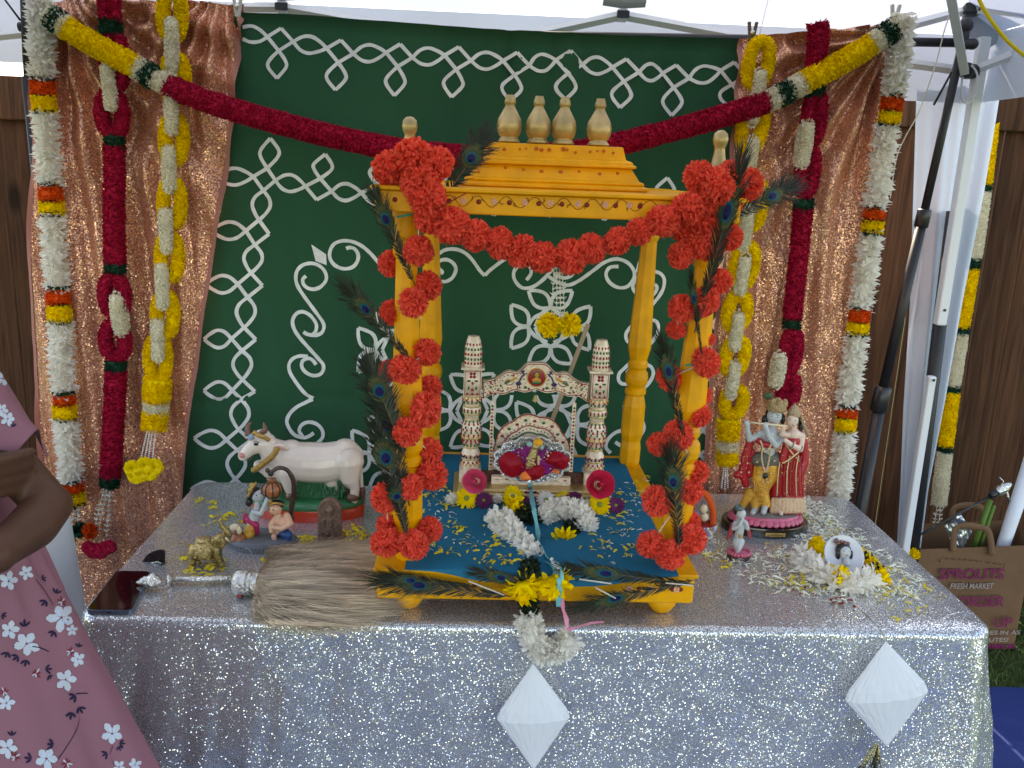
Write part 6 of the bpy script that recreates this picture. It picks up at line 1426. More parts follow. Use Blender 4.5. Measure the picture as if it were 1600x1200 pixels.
b = MB(); b.ball(s(1196, 744, -.026), (.007, .003, .009)); b.ball(s(1196, 732, -.028), (.008, .003, .004), mi=1); b.build('waist_tassel', [M['hairblack'], M['ppink']], cs_)
b = MB(); b.tube([s(1173, 660, -.038), s(1230, 666, -.036)], .0023, 8); b.build('flute', M['cream_paint'], cs_)
b = MB(); b.ball(s(1209, 647, .004), (.0225, .018, .022)); b.ball(s(1195, 656, .004), (.008, .010, .013)); b.ball(s(1223, 655, .002), (.007, .010, .014)); b.build('hair', M['hairblack'], cs_)
def crown(c, w, hgt, nm, spikes=3):
    b = MB(); b.lathe([(w*.92, 0), (w, hgt*.12), (w*1.02, hgt*.5), (w*.9, hgt*.62), (w*.55, hgt*.8)], c, 22)
    for k in range(spikes): a = PI*1.5+(k-(spikes-1)/2)*.8; b.ball(c+Vector((w*.85*math.cos(a), w*.85*math.sin(a), hgt*.66)), (w*.36, w*.18, hgt*.40), 10)
    b.ball(c+Vector((0, 0, hgt*.75)), (w*.5, w*.5, hgt*.3), 12)
    for k in range(16): a = 2*PI*k/16; b.ball(c+Vector((w*1.02*math.cos(a), w*1.02*math.sin(a), hgt*.12)), w*.1, 6)
    return b.build(nm, M['brass_hi'] if False else mat('glitter_gold', (.55, .38, .19), .45, .3, bump=1.0, bscale=260), cs_)
crown(s(1213, 642, -.002), .024, .034, 'crown'); b = MB(); c = s(1200, 619); b.ball(c, (.012, .006, .009)); b.ball(c+Vector((.006, -.004, -.002)), (.005, .003, .004)); b.build('feather_ornament', M['eye_rim'], cs_)
# woman beside
F3('woman_body', [([s(1240, 690), s(1240, 678)], [.016, .017]), ([s(1228, 680), s(1240, 677), s(1252, 682)], [.010, .013, .011]), ([s(1240, 672), s(1239, 664)], [.007, .0075]), ([s(1238, 657, -.006)], [(.0158, .015, .0195)]),
   ([s(1253, 683, 0), s(1250, 702, -.014), s(1236, 695, -.030), s(1227, 688, -.036)], [.0095, .0085, .007, .006]), ([s(1228, 680, -.008), s(1222, 678, -.028), s(1224, 668, -.034)], [.009, .008, .006])], M['skin_pale'])
F3('foot', [([s(1219, 800, -.036), s(1221, 803, -.042)], [.006, .005])], M['skin_pale'])
F3('sari', [([s(1240, 688, -.002), s(1237, 705, -.002), s(1234, 725, 0), s(1230, 755, 0), s(1228, 790, 0)], [.018, .018, .023, .027, .032]), ([s(1256, 690, .008), s(1256, 720, .008), s(1246, 740, .002), s(1240, 792, 0)], [.010, .014, .017, .028]), ([s(1216, 712, .004), s(1212, 792, .002)], [.010, .022]), ([s(1230, 692, -.014), s(1222, 720, -.016)], [.010, .010])], M['pred'], .0025, 4)
F3('sari_border', [([s(1208+k*5.2, 780, -.020-.012*math.sin(k/9*PI)), s(1206+k*5.6, 799, -.022-.014*math.sin(k/9*PI))], [.0055, .0068]) for k in range(10)], mat('beige_gold_border', (.60, .38, .24), .45, .1, bump=.5, bscale=110))
b = MB(); b.ball(s(1240, 654, .005), (.0185, .016, .021)); b.ball(s(1251, 668, .006), (.006, .008, .018)); b.build('hair', M['hairblack'], cs_)
b = MB(); c = s(1240, 650, 0); b.lathe([(.0165, 0), (.0175, .005), (.015, .014), (.009, .024), (.003, .031), (.001, .034)], c, 20); b.tube(catmull([s(1252, 650, -.004), s(1256, 664, 0), s(1264, 680, .006)], 5), [.004]*11, 8); b.build('headdress', mat('glitter_gold_2', (.60, .42, .25), .45, .3, bump=1.0, bscale=260), cs_)
b = MB()
for (x, y, d, r) in ((1206, 650, -.0245, .0022), (1215, 652, -.0225, .0020), (1235, 656, -.0215, .0018), (1243, 656.5, -.0205, .0018)): b.ball(s(x, y, d), (r, .001, r*.6), 8, 0)
for (x, y, d) in ((1207, 660, -.0225), (1239, 664.5, -.0205)): b.ball(s(x, y, d), (.0026, .0012, .0011), 8, 1)
b.tube([s(1203, 646.5, -.0245), s(1206, 645.8, -.0255), s(1209, 647, -.0255)], .0006, 5, 0); b.tube([s(1213, 648.5, -.0245), s(1216, 648, -.0235), s(1218, 649.5, -.022)], .0006, 5, 0); b.ball(s(1239, 649, -.0225), (.0008, .0008, .0014), 6, 1)
b.build('painted_faces', [M['hairblack'], M['peach_line']], cs_)
b = MB()
for k in range(9):   # pleats of the sari, edged in gold
    x0 = 1216+k*4.6; b.tube(catmull([s(x0+4, 712, -.017-.006*math.sin(k*.4)), s(x0, 740, -.024-.004*math.sin(k*.4)), s(x0-2+k*.5, 775, -.026-.006*math.sin(k*.39))], 5), [.0016]*11, 5, k % 3 == 0)
for L in ([(1226, 690, -.024), (1236, 706, -.024), (1250, 722, -.014)], [(1222, 724, -.026), (1236, 716, -.026), (1252, 702, -.016)], [(1232, 690, -.021), (1237, 698, -.023), (1243, 690, -.020)]): b.tube(catmull([s(*q_) for q_ in L], 5), .0022, 6, 1)
for k in range(34): b.ball(s(rnd(1216, 1256), rnd(700, 778), -.027), .0014, 5, 1)
for k in range(18): b.ball(s(rnd(1158, 1172), rnd(700, 752), -.010), .0012, 5, 1)
tag(b.build('sari_trim', [M['pred'], mat('gold_thread', (.72, .52, .30), .4, .4)], cs_), kind='stuff')
b = MB()
for k in range(8): b.tube(catmull([s(1180+k*4, 728, -.022+abs(k-3.5)*.002), s(1178+k*4, 748, -.022+abs(k-3.5)*.002), s(1180+k*3, 768, -.026)], 5), .0013, 5)
for k in range(9): b.tube(catmull([s(1184, 752+k*4, -.021), s(1191, 755+k*4, -.030), s(1200, 751+k*4, -.026)], 4), .0012, 5)
tag(b.build('trouser_folds', M['pyellow'], cs_), kind='stuff')
b = MB()
for (x, y, d, a) in ((1250, 701, -.014, .009), (1237, 696, -.030, .0078)): b.tube([s(x, y, d)+Vector((a*math.cos(t)*.5, a*math.sin(t), a*math.cos(t))) for t in np.linspace(0, 2*PI, 18)], .0014, 5)
b.build('bangles', M['stone_grey'], cs_)

# small blue figurine
KY = 1.955
kx = lambda x, y, d=0: PY(x, y, KY+d)
ks = thing('small_flute_figurine', 'small bluish flute player figurine on pink lotus ring and dark brown base', 'figurine', (kx(1153, 876).x, KY, TZ))
b = MB(); c = Vector((kx(1154, 872).x, KY, TZ)); b.lathe([(1, .0005), (1.03, .006), (1, .012), (.9, .014)], c, 30, sx=.029, sy=.024); b.build('base', mat('dark_plum_base', (.06, .015, .02), .35, coat=.3), ks, angle=40)
b = MB()
for k in range(20): a = 2*PI*k/20; b.ball(c+Vector((.0255*math.cos(a), .0215*math.sin(a), .016)), (.0045, .0045, .005), 8)
b.lathe([(1, .012), (.9, .018)], c, 24, sx=.026, sy=.022); b.build('lotus_ring', M['ppink'], ks)
fig('body', [([kx(1152, 846), kx(1156, 828), kx(1157, 815)], [.010, .0105, .012]), ([kx(1158, 803, -.004)], [(.012, .011, .013)]), ([kx(1150, 846), kx(1152, 858), kx(1153, 869)], [.0095, .007, .005]), ([kx(1158, 846), kx(1155, 856, -.006), kx(1150, 866, -.006)], [.009, .007, .004]), ([kx(1149, 817), kx(1146, 826, -.010), kx(1155, 822, -.018), kx(1160, 812, -.016)], [.006, .005, .004, .004]), ([kx(1165, 817), kx(1168, 826, -.008), kx(1164, 815, -.014)], [.006, .005, .004])], M['skin_blue'], .0014, 3, ks)
b = MB(); b.ball(kx(1155, 799, .003), (.0135, .011, .012)); b.build('hair', M['hairblack'], ks)
b = MB(); b.lathe([(.011, 0), (.012, .004), (.007, .009)], kx(1155, 796, 0), 14); b.ball(kx(1151, 790), (.004, .003, .005)); b.build('crown', mat('aqua_crown', (.10, .16, .15), .4, .4, bump=.5, bscale=200), ks)
MS = mat('dull_red_shawl', (.38, .06, .07), .5); fig('shawl', [([kx(1145, 820, .006), kx(1140, 836, .008), kx(1137, 842, .008)], [.006, .006, .003])], MS, .0014, 2, ks); fig('shawl', [([kx(1168, 820, .006), kx(1171, 838, .006)], [.005, .005])], MS, .0014, 2, ks)
b = MB(); b.ball(kx(1157, 838, -.011), (.005, .002, .006)); b.build('gold_medallion', M['goldpaint'], ks)
# basket doll behind the right post
bk = thing('beaded_basket', 'small beaded basket with an orange hood holding a tiny figure, behind the right post', 'basket', (PZ(1098, 838, TZ).x, 2.09, TZ))
kb = lambda x, y, d=0: PY(x, y, 2.09+d)
b = MB()
for r_ in range(4):
    for k in range(26): a = 2*PI*k/26; b.ball(Vector((kb(1098, 820).x+(.026+.003*r_)*math.cos(a), 2.09+(.026+.003*r_)*math.sin(a), TZ+.006+r_*.0085)), .0042, 6, (k+r_) % 3)
b.build('beads', [M['brass_hi'], mat('lilac_bead', (.35, .30, .62), .3), M['pearl']], bk)
b = MB(); b.lathe([(.020, .0005), (.028, .012), (.030, .03)], (kb(1098, 820).x, 2.09, TZ), 24); b.build('basket', M['pred'], bk)
b = MB(); b.tube(catmull([kb(1082, 815, .006), kb(1082, 785, .01), kb(1092, 768, .01), kb(1106, 776, .008), kb(1114, 800, .004), kb(1113, 825, -.004)], 6), [.008]*30+[.009], 8); b.build('orange_hood', mat('orange_felt', (.75, .10, .02), .8, bump=.6, bscale=200), bk)
b = MB(); b.ball(kb(1100, 795), (.009, .008, .012)); b.ball(kb(1101, 808), (.010, .008, .012)); b.build('tiny_figure', M['cream_paint'], bk)
b = MB(); b.ball(kb(1085, 805, -.006), (.014, .006, .012)); b.build('blue_fan', mat('slate_blue_cloth', (.12, .18, .33), .6), bk)

# ---------------------------------------------------------------- framed face with fresh garland on the right
fp = thing('framed_face_plate', 'oval white plate with a small blue painted face, propped in loose white petals', 'plate', PZ(1318, 890, TZ))
pc = PY(1317, 868, 1.885); ax = Vector((0, -.80, .60)).normalized()
R3 = Vector((0, 0, 1)).rotation_difference(ax).to_matrix().to_4x4()
MT = Matrix.Translation(pc) @ R3
def loc(x, y, z=0): return MT @ Vector((x, y, z))
b = MB(); b.lathe([(.2, 0), (.85, .001), (.95, .004), (1, .006), (1, .009), (.95, .0085), (.85, .004), (.2, .003)], (0, 0, 0), 48, M=MT, sx=.047, sy=.047); b.build('plate', mat('white_enamel', (.62, .62, .66), .3, coat=.3), fp)
fyy = 1
b = MB(); b.ball(loc(.002, .004, .009), (.0140, .0105, .0165), 16); b.capsule(loc(.002, -.012, .008), loc(.002, -.022, .008), .007, .009); b.build('face', M['skin_blue'], fp)
b = MB(); b.ball(loc(.000, .012, .006), (.019, .010, .015), 14); b.ball(loc(-.014, .0, .006), (.006, .006, .014)); b.ball(loc(.017, .0, .006), (.004, .006, .012)); b.build('hair', M['hairblack'], fp)
b = MB()
for (x, y, mi, rx) in ((-.003, .006, 0, .0028), (.007, .006, 0, .0028), (.002, -.004, 1, .0026)): b.ball(loc(x, y, .0195), (rx, .0012, .001), 8, mi)
b.build('features', [M['hairblack'], M['peach_line']], fp)
b = MB(); 
for (x, y) in ((-.018, .030), (-.012, .026), (-.004, .030), (.004, .027), (.012, .026), (-.014, .034)): b.ball(loc(x, y, .010), rnd(.003, .006), 8)
b.build('crown', M['horn'], fp)
for nm, pts, r, m_ in (('white_petal_heap', [(1252, 868), (1272, 890), (1300, 906), (1330, 915), (1362, 905)], .026, 'white_petal'),):
    root = thing('petal_garland', 'thick white petal garland lying in front of the framed face', 'garland', PZ(1310, 905, TZ))
    P = catmull([PZ(x, y, TZ+.016) for x, y in pts], 8); b = MB(); garland_tube(b, P, r, .026, .011, 1.5, 0, lean=.1, jit=.5, tipw=.08, core=.5); b.build('white_petals', M['white_petal'], root)
    P = catmull([PZ(x, y, TZ+.030) for x, y in ((1308, 890), (1312, 900), (1318, 905))], 6); b = MB(); garland_tube(b, P, .012, .02, .009, 1.5, 0, lean=.1, jit=.5, tipw=.1, core=.5); b.build('yellow_petals', M['yellow'], root)
    P = catmull([PZ(x, y, TZ+.012) for x, y in ((1336, 862), (1348, 870), (1360, 880), (1370, 893), (1380, 908))], 6); k = len(P)
    for a, c, m_ in ((0, .22, 'yellow'), (.22, .36, 'hairblack'), (.36, .72, 'yellow'), (.60, .74, 'hairblack'), (.72, 1, 'yellow')):
        b = MB(); garland_tube(b, cut(P, a, c), .013, .012, .006, 1.8, 0, lean=.1, jit=.4, tipw=.3, core=.7); b.build('striped_band', M[m_], root)
    P = catmull([PZ(x, y, TZ+.014) for x, y in ((1277, 848), (1273, 860), (1279, 870))], 6); b = MB(); garland_tube(b, P, .013, .012, .006, 1.8, 0, lean=.1, jit=.4, tipw=.3, core=.7); b.build('yellow_petals', M['yellow'], root)
b = MB(); b.tube(catmull([PZ(1232, 888, TZ+.003), PZ(1270, 907, TZ+.002), PZ(1315, 930, TZ+.002), PZ(1350, 955, TZ+.002), PZ(1377, 983, TZ+.002), PY(1383, 1004, 1.60)], 8), .0009, 5); tag(b.build('thread', M['twine']), 'thin white thread running across the right of the table', 'thread')

# ---------------------------------------------------------------- honeycomb paper diamonds
def diamond(top, bot, wl, wr, Y, label, seed):
    root = thing('paper_diamond', label, 'paper ornament', PY(*bot, Y), 'white honeycomb paper diamonds on the table front')
    A, B_ = PY(*top, Y), PY(*bot, Y); L, R_ = PY(*wl, Y), PY(*wr, Y); ax = (A-B_).normalized()
    side = (R_-L); side = (side-ax*side.dot(ax)).normalized(); out = ax.cross(side); out = out if out.y < 0 else -out
    c = (L+R_)/2; c = B_+ax*(c-B_).dot(ax); rad = ((R_-L)).length/2; n = 26
    b = MB(); V = []; F = []
    rows_ = 13
    for k in range(n+1):
        a = PI*k/n; d = side*math.cos(a)+out*math.sin(a)*.28; f = 1.0 if k % 2 == 0 else .972
        for j in range(rows_):
            t = j/(rows_-1); hh = (c-B_).length/((A-B_).length)
            rr_ = (t/hh if t < hh else (1-t)/(1-hh))*rad*f
            crease = 1+.03*math.sin(j*2.1+k*1.7+seed)*(k % 2)
            V.append(B_+(A-B_)*t+d*rr_*crease)
    for k in range(n):
        for j in range(rows_-1): F.append((k*rows_+j, (k+1)*rows_+j, (k+1)*rows_+j+1, k*rows_+j+1))
    b.add(V, F); b.build('pleated_paper', M['tissue'], root, smooth=False)
    b = MB(); b.tube([A, A+ax*.02+Vector((0, .004, 0))], .0008, 5); b.build('hanging_thread', M['twine'], root)
    return A, B_
diamond((833, 1037), (834, 1203), (774, 1119), (893, 1117), 1.572, 'white paper diamond hanging under the flower garland at the table centre', 1)
diamond((1384, 1002), (1386, 1167), (1323, 1072), (1453, 1092), 1.570, 'white paper diamond hanging near the right end of the table front', 2)
b = MB(); c = PY(1372, 1160, 1.56)
for k in range(22): a = rnd(-.5, .5); b.tube([c, c+Vector((a*.02-.004, rnd(-.01, .01), -.025)), c+Vector((a*.05-.012, rnd(-.015, .015), -.07+rnd(-.01, .01)))], [.0012, .0018, .0014], 4)
o = b.build('gold_tassel', M['goldtas']); tag(o, 'crinkled gold foil tassel under the right paper diamond', 'tassel', kind=None)
# ---------------------------------------------------------------- paper bag by the fence
GYB = 2.80
bp = lambda x, y, d=0: PY(x, y, GYB+d)
bag = thing('paper_bag', 'brown paper shopping bag with magenta and white lettering standing on the grass', 'paper bag', (bp(1520, 1015).x, GYB+.08, 0))
def vz(p, z): p = p.copy(); p.z = z; return p
TL, TR = bp(1440, 846), bp(1612, 866); ZT = (TL.z+TR.z)/2; xl, xr = TL.x, TR.x+.015
c_ = [Vector((xl, GYB, 0)), Vector((xr, GYB+.02, 0)), Vector((xr+.01, GYB+.19, 0)), Vector((xl+.01, GYB+.17, 0))]
tops = [ZT-.010, ZT+.006, ZT+.030, ZT+.012]
def wall(i, j, nm, bulge=.006):
    b = MB(); a, d = c_[i], c_[j]; n_ = (d-a).cross(Vector((0, 0, 1))).normalized()
    b.grid(lambda u, v: a.lerp(d, u)+Vector((0, 0, .004+(tops[i]*(1-u)+tops[j]*u-.004)*v))+n_*(bulge*math.sin(PI*u)*math.sin(PI*v)*noise.noise(Vector((u*3, v*3, i)))*2), 14, 14, thick=tuple(-n_*.0015))
    return b.build(nm, M['kraft'], bag)
wall(0, 1, 'front_panel'); wall(1, 2, 'side_panel'); wall(2, 3, 'back_panel'); wall(3, 0, 'side_panel')
b = MB(); b.box(((xl+xr)/2, GYB+.095, .006), (xr-xl-.02, .15, .005)); b.build('bottom', M['kraft'], bag, smooth=False)
dirx = (c_[1]-c_[0]).normalized()
b = MB(); b.box((0, 0, 0), ((xr-xl)*.98, .001, .016), M=Matrix.Translation((c_[0]+c_[1])/2+Vector((0, -.009, .020))) @ Matrix.Rotation(math.atan2(dirx.y, dirx.x), 4, 'Z')); b.build('magenta_strip', M['mgbag'], bag, smooth=False)
def strap(pts, nm='handle'):
    P = catmull([bp(*p) for p in pts], 8); b = MB(); b.tube(P, .013, 6, flat=.12, nrm=(0, 1, 0)); return b.build(nm, M['kraft'], bag)
strap([(1490, 862, -.006), (1491, 832, -.004), (1502, 822, 0), (1530, 824, 0), (1545, 832, -.002), (1551, 868, -.006)])
strap([(1488, 820, .165), (1489, 798, .165), (1502, 790, .165), (1522, 790, .165), (1538, 799, .165), (1542, 830, .165)])
def text(root, s, p, size, m, name='lettering', rot=0, wid=None, ext=.0006):
    cu = bpy.data.curves.new(name, 'FONT'); cu.body = s; cu.size = size; cu.extrude = ext; cu.align_x = 'LEFT'; cu.offset = size*.012
    t = bpy.data.objects.new('t', cu); SC.collection.objects.link(t); dg = bpy.context.evaluated_depsgraph_get(); me = bpy.data.meshes.new_from_object(t.evaluated_get(dg)); bpy.data.objects.remove(t)
    me.name = name; me.materials.clear(); me.materials.append(m); o = bpy.data.objects.new(name, me); SC.collection.objects.link(o); o.parent = root
    wd = max(v.co.x for v in me.vertices) or 1; sx = wid/wd if wid else 1
    o.location = Vector(p)-wloc(root); o.rotation_euler = (PI/2, rot, math.atan2(dirx.y, dirx.x)); o.scale = (sx, 1, 1); return o
def bt_(s, x0, x1, ybase, hpx, m): 
    p = bp(x0, ybase, -.010); q_ = bp(x1, ybase+(x1-x0)*.05, -.010); text(bag, s, p, hpx*2.95/FPX*1.38, m, wid=(q_-p).length, rot=.0)
bt_('SPROUTS', 1466, 1570, 905, 19, M['magenta']); bt_('FRESH MARKET', 1484, 1553, 920, 10, M['palep']); bt_('ORDER', 1496, 1570, 948, 19, M['magenta']); bt_('UP', 1552, 1581, 980, 18, M['magenta'])
bt_('GROCERIES IN AS', 1490, 1596, 992, 7.5, M['palep']); bt_('MINUTES!', 1522, 1576, 1003, 7.5, M['palep'])
b = MB()
p0, p1 = bp(1474, 873, -.009), bp(1563, 882, -.009)
for i in range(30):
    if i in (7, 12, 20): continue
    p = p0.lerp(p1, i/29)+Vector((0, 0, .004*math.sin(i/29*PI))); b.box(p, (.0042, .0006, .0012+.0020*(i % 3)))
for (x, sgn) in ((1470, -1), (1567, 1)): b.tube([bp(x, 876+(x-1470)*.08, -.009)+Vector((sgn*.005*math.cos(t), 0, .007*math.sin(t))) for t in np.linspace(-1.4, 1.4, 8)], .0012, 4)
tag(b.build('small_print', M['darkink'], bag, smooth=False), kind='stuff')
# things standing in the bag
b = MB(); F0, F1, F2, F3_ = bp(1476, 822, .05), bp(1501, 802, .05), bp(1518, 830, .05), bp(1498, 872, .06)
def foilf(u, v):
    p = F0.lerp(F1, u).lerp(F3_.lerp(F2, u), v); p.y += .010*noise.noise(Vector((u*4, v*4, 2)))+.006*noise.noise(Vector((u*9, v*9, 5))); return p
b.grid(foilf, 22, 22, thick=(0, .003, 0)); tag(b.build('film_packet', M['foil']), 'shiny clear film packet sticking out of the paper bag', 'packet')
rod = thing('gripper_rod', 'long thin black rod with a silver gripping head leaning across the bag', 'rod', bp(1485, 815, .02))
b = MB(); b.tube([bp(1415, 848, -.02), bp(1548, 775, .03)], .0042, 8); b.build('shaft', M['black_plastic'], rod)
A_ = bp(1546, 776, .03); B2 = bp(1566, 764, .035); dd = (B2-A_).normalized()
b = MB(); b.lathe([(.006, 0), (.013, .005), (.014, .02), (.011, .03)], A_, 12, axis=tuple(dd)); b.build('collar', M['black_plastic'], rod)
b = MB(); b.lathe([(.012, 0), (.017, .004), (.017, .035), (.010, .052), (.006, .06)], A_+dd*.028, 12, axis=tuple(dd)); b.tube([bp(1560, 768, .03), bp(1568, 752, .03), bp(1562, 746, .03)], .002, 6); b.tube([bp(1573, 768, .03), bp(1577, 784, .03)], .004, 6); b.build('gripping_head', M['steel'], rod)
stm = thing('cut_flowers', 'thick green flower stems standing in the paper bag', 'flowers', bp(1520, 850, .1))
for (a, c, r) in (((1547, 782, .06), (1505, 900, .10), .010), ((1553, 790, .065), (1522, 880, .10), .007)):
    b = MB(); b.tube([bp(*a), bp(*c)], r, 10); b.build('stem', M['stem'], stm)
b = MB(); b.tube([bp(1622, 690, .14), bp(1568, 850, .10), bp(1560, 880, .095)], [.028, .022, .02], 14); tag(b.build('plastic_tube', M['white_pl']), 'long pale plastic tube leaning out of the bag at the right edge', 'tube')
b = MB(); b.poly([bp(1562, 862, .12), bp(1576, 838, .13), bp(1582, 866, .12)], (0, .003, 0)); tag(b.build('magenta_flap', M['mgbag'], smooth=False), 'small magenta paper flap inside the bag', 'paper')
b = MB(); pom(b, bp(1428, 866, -.03), .022, 150, w=.3, tipw=.3); tag(b.build('yellow_flower', M['yellow']), 'single yellow flower lying low beside the paper bag', 'flower')

# cords and strings at the tent corner
b = MB(); b.tube(catmull([PY(1518, -30, 2.3), PY(1535, 10, 2.3), PY(1556, 42, 2.3), PY(1578, 68, 2.3), PY(1612, 96, 2.3)], 8), .0048, 8); tag(b.build('power_cable', M['yellow_cord']), 'bright yellow cable hanging across the top right corner', 'cable')
b = MB(); b.tube(catmull([PY(1498, -10, 2.6), PY(1478, 40, 2.6), PY(1462, 100, 2.6), PY(1437, 172, 2.58), PY(1414, 215, 2.56), PY(1400, 250, 2.55), PY(1391, 310, 2.54)], 8), .0016, 6); tag(b.build('twine', M['twine']), 'thin pale twine hanging down beside the right white garland', 'string')
b = MB(); b.tube(catmull([PY(1504, 120, 2.70), PY(1502, 150, 2.70), PY(1512, 162, 2.70), PY(1524, 150, 2.70), PY(1527, 118, 2.70), PY(1518, 102, 2.70)], 8), .0028, 6); tag(b.build('white_loop_cord', M['tent_white']), 'white cord looped round the black slider on the tent leg', 'cord')
b = MB(); b.tube([PY(1200, 0, 2.62), PY(1187, 54, 2.55)], .0012, 5); tag(b.build('hanging_line', M['tent_white']), 'thin line from the canopy down to the dark wooden clip', 'string')

# ---------------------------------------------------------------- white covered stool on the left
stl = thing('covered_stool', 'small stool draped with a plain white cloth behind the woman in pink', 'stool', (-1.20, 1.93, 0))
def stf(u, v):
    a = 2*PI*u; x0, y0 = -1.205, 1.93; hx, hy = .235, .17
    ca, sa = math.cos(a), math.sin(a); k = (abs(ca)**5+abs(sa)**5)**(-1/5)
    if v < .25: q_ = v/.25*.97; z = .795; ex = 0
    elif v < .35: t = (v-.25)/.1; q_ = .97+.03*math.sin(t*PI/2); z = .795-.015*(1-math.cos(t*PI/2)); ex = 0
    else: t = (v-.35)/.65; q_ = 1; z = .78-.70*t; ex = t*(.05+.012*math.sin(a*7)+.006*math.sin(a*17+1))
    return Vector((x0+ca*k*(hx*q_+ex), y0+sa*k*(hy*q_+ex), z))
b = MB(); b.grid(stf, 110, 36); b.build('cloth', M['white_cloth'], stl)
for dx in (-.17, .17):
    for dy in (-.12, .12): b = MB(); b.tube([(-1.205+dx, 1.93+dy, 0), (-1.205+dx, 1.93+dy, .77)], .014, 8); b.build('leg', M['steel_leg'], stl)

# ---------------------------------------------------------------- woman in the pink dress
PX_, PYY = -.945, 1.30
wm = thing('person', 'woman in a dusty pink floral dress with folded arms at the left of the table', 'person', (PX_, PYY, 0))
b = MB()
X = lambda x, y, z: (PX_+x, PYY+y, z)
b.chain([X(0, .02, .92), X(0, .02, 1.08), X(0, .025, 1.22), X(0, .03, 1.30)], [.135, .105, .115, .085], 18)
b.capsule(X(-.14, .03, 1.30), X(.14, .03, 1.30), .050, .050); b.capsule(X(0, .025, 1.32), X(0, .01, 1.42), .050, .046)
b.ball(X(0, -.005, 1.515), (.072, .088, .105), 18); b.ball(X(0, -.035, 1.465), (.050, .055, .050)); b.ball(X(0, -.093, 1.50), (.012, .016, .016)); b.ball(X(0, -.085, 1.522), (.008, .010, .022))
for s_ in (-1, 1): b.ball(X(.073*s_, .005, 1.505), (.009, .018, .028)); b.ball(X(.0, -.088, 1.468), (.022, .008, .007)); b.ball(X(.030*s_, -.066, 1.49), (.020, .018, .020))
el_ = PY(78, 790, PYY-.035)
sl = Vector(X(.135, .03, 1.292)); b.chain([sl, sl.lerp(el_, .5)+Vector((-.006, 0, 0)), el_], [.046, .037, .031], 16)
wr = PY(-6, 868, PYY-.15); b.chain([el_, el_.lerp(wr, .35)+Vector((0, 0, -.006)), wr], [.033, .036, .024], 16)
b.chain([wr, wr+Vector((-.06, .02, .035)), wr+Vector((-.10, .05, .06))], [.027, .030, .022])
for k in range(4): q0 = wr+Vector((-.10, .045, .075-.018*k)); b.chain([q0, q0+Vector((-.035, .02, .004)), q0+Vector((-.055, .045, .002))], [.010, .0095, .0075], 8)
sr, er = Vector(X(-.155, .03, 1.292)), Vector(X(-.255, -.02, 1.06)); b.chain([sr, er], [.048, .037], 16)
hd = PY(-22, 752, PYY-.085); b.chain([er, er.lerp(hd, .45)+Vector((0, -.03, 0)), hd+Vector((-.07, -.005, -.01))], [.038, .040, .026], 16)
b.chain([hd+Vector((-.07, -.005, -.01)), hd+Vector((-.02, 0, .004))], [.027, .026])
for k in range(4):
    q0 = hd+Vector((.0-.004*k, -.002+.004*k, .032-.0185*k)); b.chain([hd+Vector((-.02, 0, .012-.010*k)), q0+Vector((.012, 0, 0)), q0+Vector((.038, .014, .003)), q0+Vector((.050, .038, .002))], [.012, .0108, .0098, .0078], 8)
b.chain([hd+Vector((-.035, 0, .018)), hd+Vector((-.016, -.006, .050)), hd+Vector((.010, -.002, .068))], [.013, .011, .0085], 8)
for s_ in (-1, 1):
    b.chain([X(.085*s_, .02, .90), X(.088*s_, .01, .50), X(.088*s_, .02, .10)], [.092, .058, .036], 14); b.chain([X(.088*s_, .03, .06), X(.092*s_, -.03, .04), X(.098*s_, -.12, .026)], [.036, .034, .024], 12)
remesh(b.build('body', M['skin'], wm), .0052, 6)
b = MB(); b.ball(X(0, .022, 1.545), (.084, .092, .092), 18); b.ball(X(0, .075, 1.46), (.06, .04, .12), 14); b.ball(X(0, .10, 1.34), (.035, .025, .10), 12); b.build('hair', M['hairblack'], wm)
for s_ in (-1, 1):
    b = MB(); b.ball(X(.028*s_, -.083, 1.520), (.0125, .008, .0075), 12, 0); b.ball(X(.028*s_, -.0895, 1.520), (.005, .003, .005), 10, 1); b.build('eye', [M['pearl'], M['hairblack']], wm)
    b = MB(); b.tube([X(.014*s_, -.0885, 1.537), X(.030*s_, -.089, 1.542), X(.045*s_, -.078, 1.536)], .0025, 6); b.build('eyebrow', M['hairblack'], wm)
    b = MB(); b.chain([X(.088*s_, .035, .022), X(.096*s_, -.05, .022), X(.100*s_, -.13, .020)], [.042, .044, .036], 12); remesh(b.build('shoe', mat('tan_sandal', (.30, .17, .09), .6), wm), .005, 4)
DP = [(1.345, .118, .075), (1.325, .165, .088), (1.26, .170, .118), (1.18, .182, .125), (1.10, .222, .130), (1.06, .240, .135), (1.03, .258, .142), (.93, .292, .160), (.80, .342, .180), (.64, .395, .200), (.48, .445, .215), (.34, .485, .230)]
def dressf(u, v):
    t = v*(len(DP)-1); i = min(int(t), len(DP)-2); f = t-i; f2 = f
    z, rx, ry = [DP[i][k]*(1-f2)+DP[i+1][k]*f2 for k in range(3)]
    a = 2*PI*u; fl = max(0, (1.0-z))/.66
    r = 1+fl**.8*(.050*math.sin(a*6+1.2)+.042*math.sin(a*11+z*2)+.018*math.sin(a*23-z*3)+.02*noise.noise(Vector((math.cos(a)*3, math.sin(a)*3, z*2))))+(.02*math.sin(a*26) if .93 < z < 1.06 else 0)*.6
    return Vector((PX_+rx*r*math.cos(a), PYY+.01+ry*r*math.sin(a), z+(.006*math.sin(a*9) if v > .98 else 0)))
db = MB(); db.grid(dressf, 200, 110); dress = db.build('dress', M['dress'], wm)
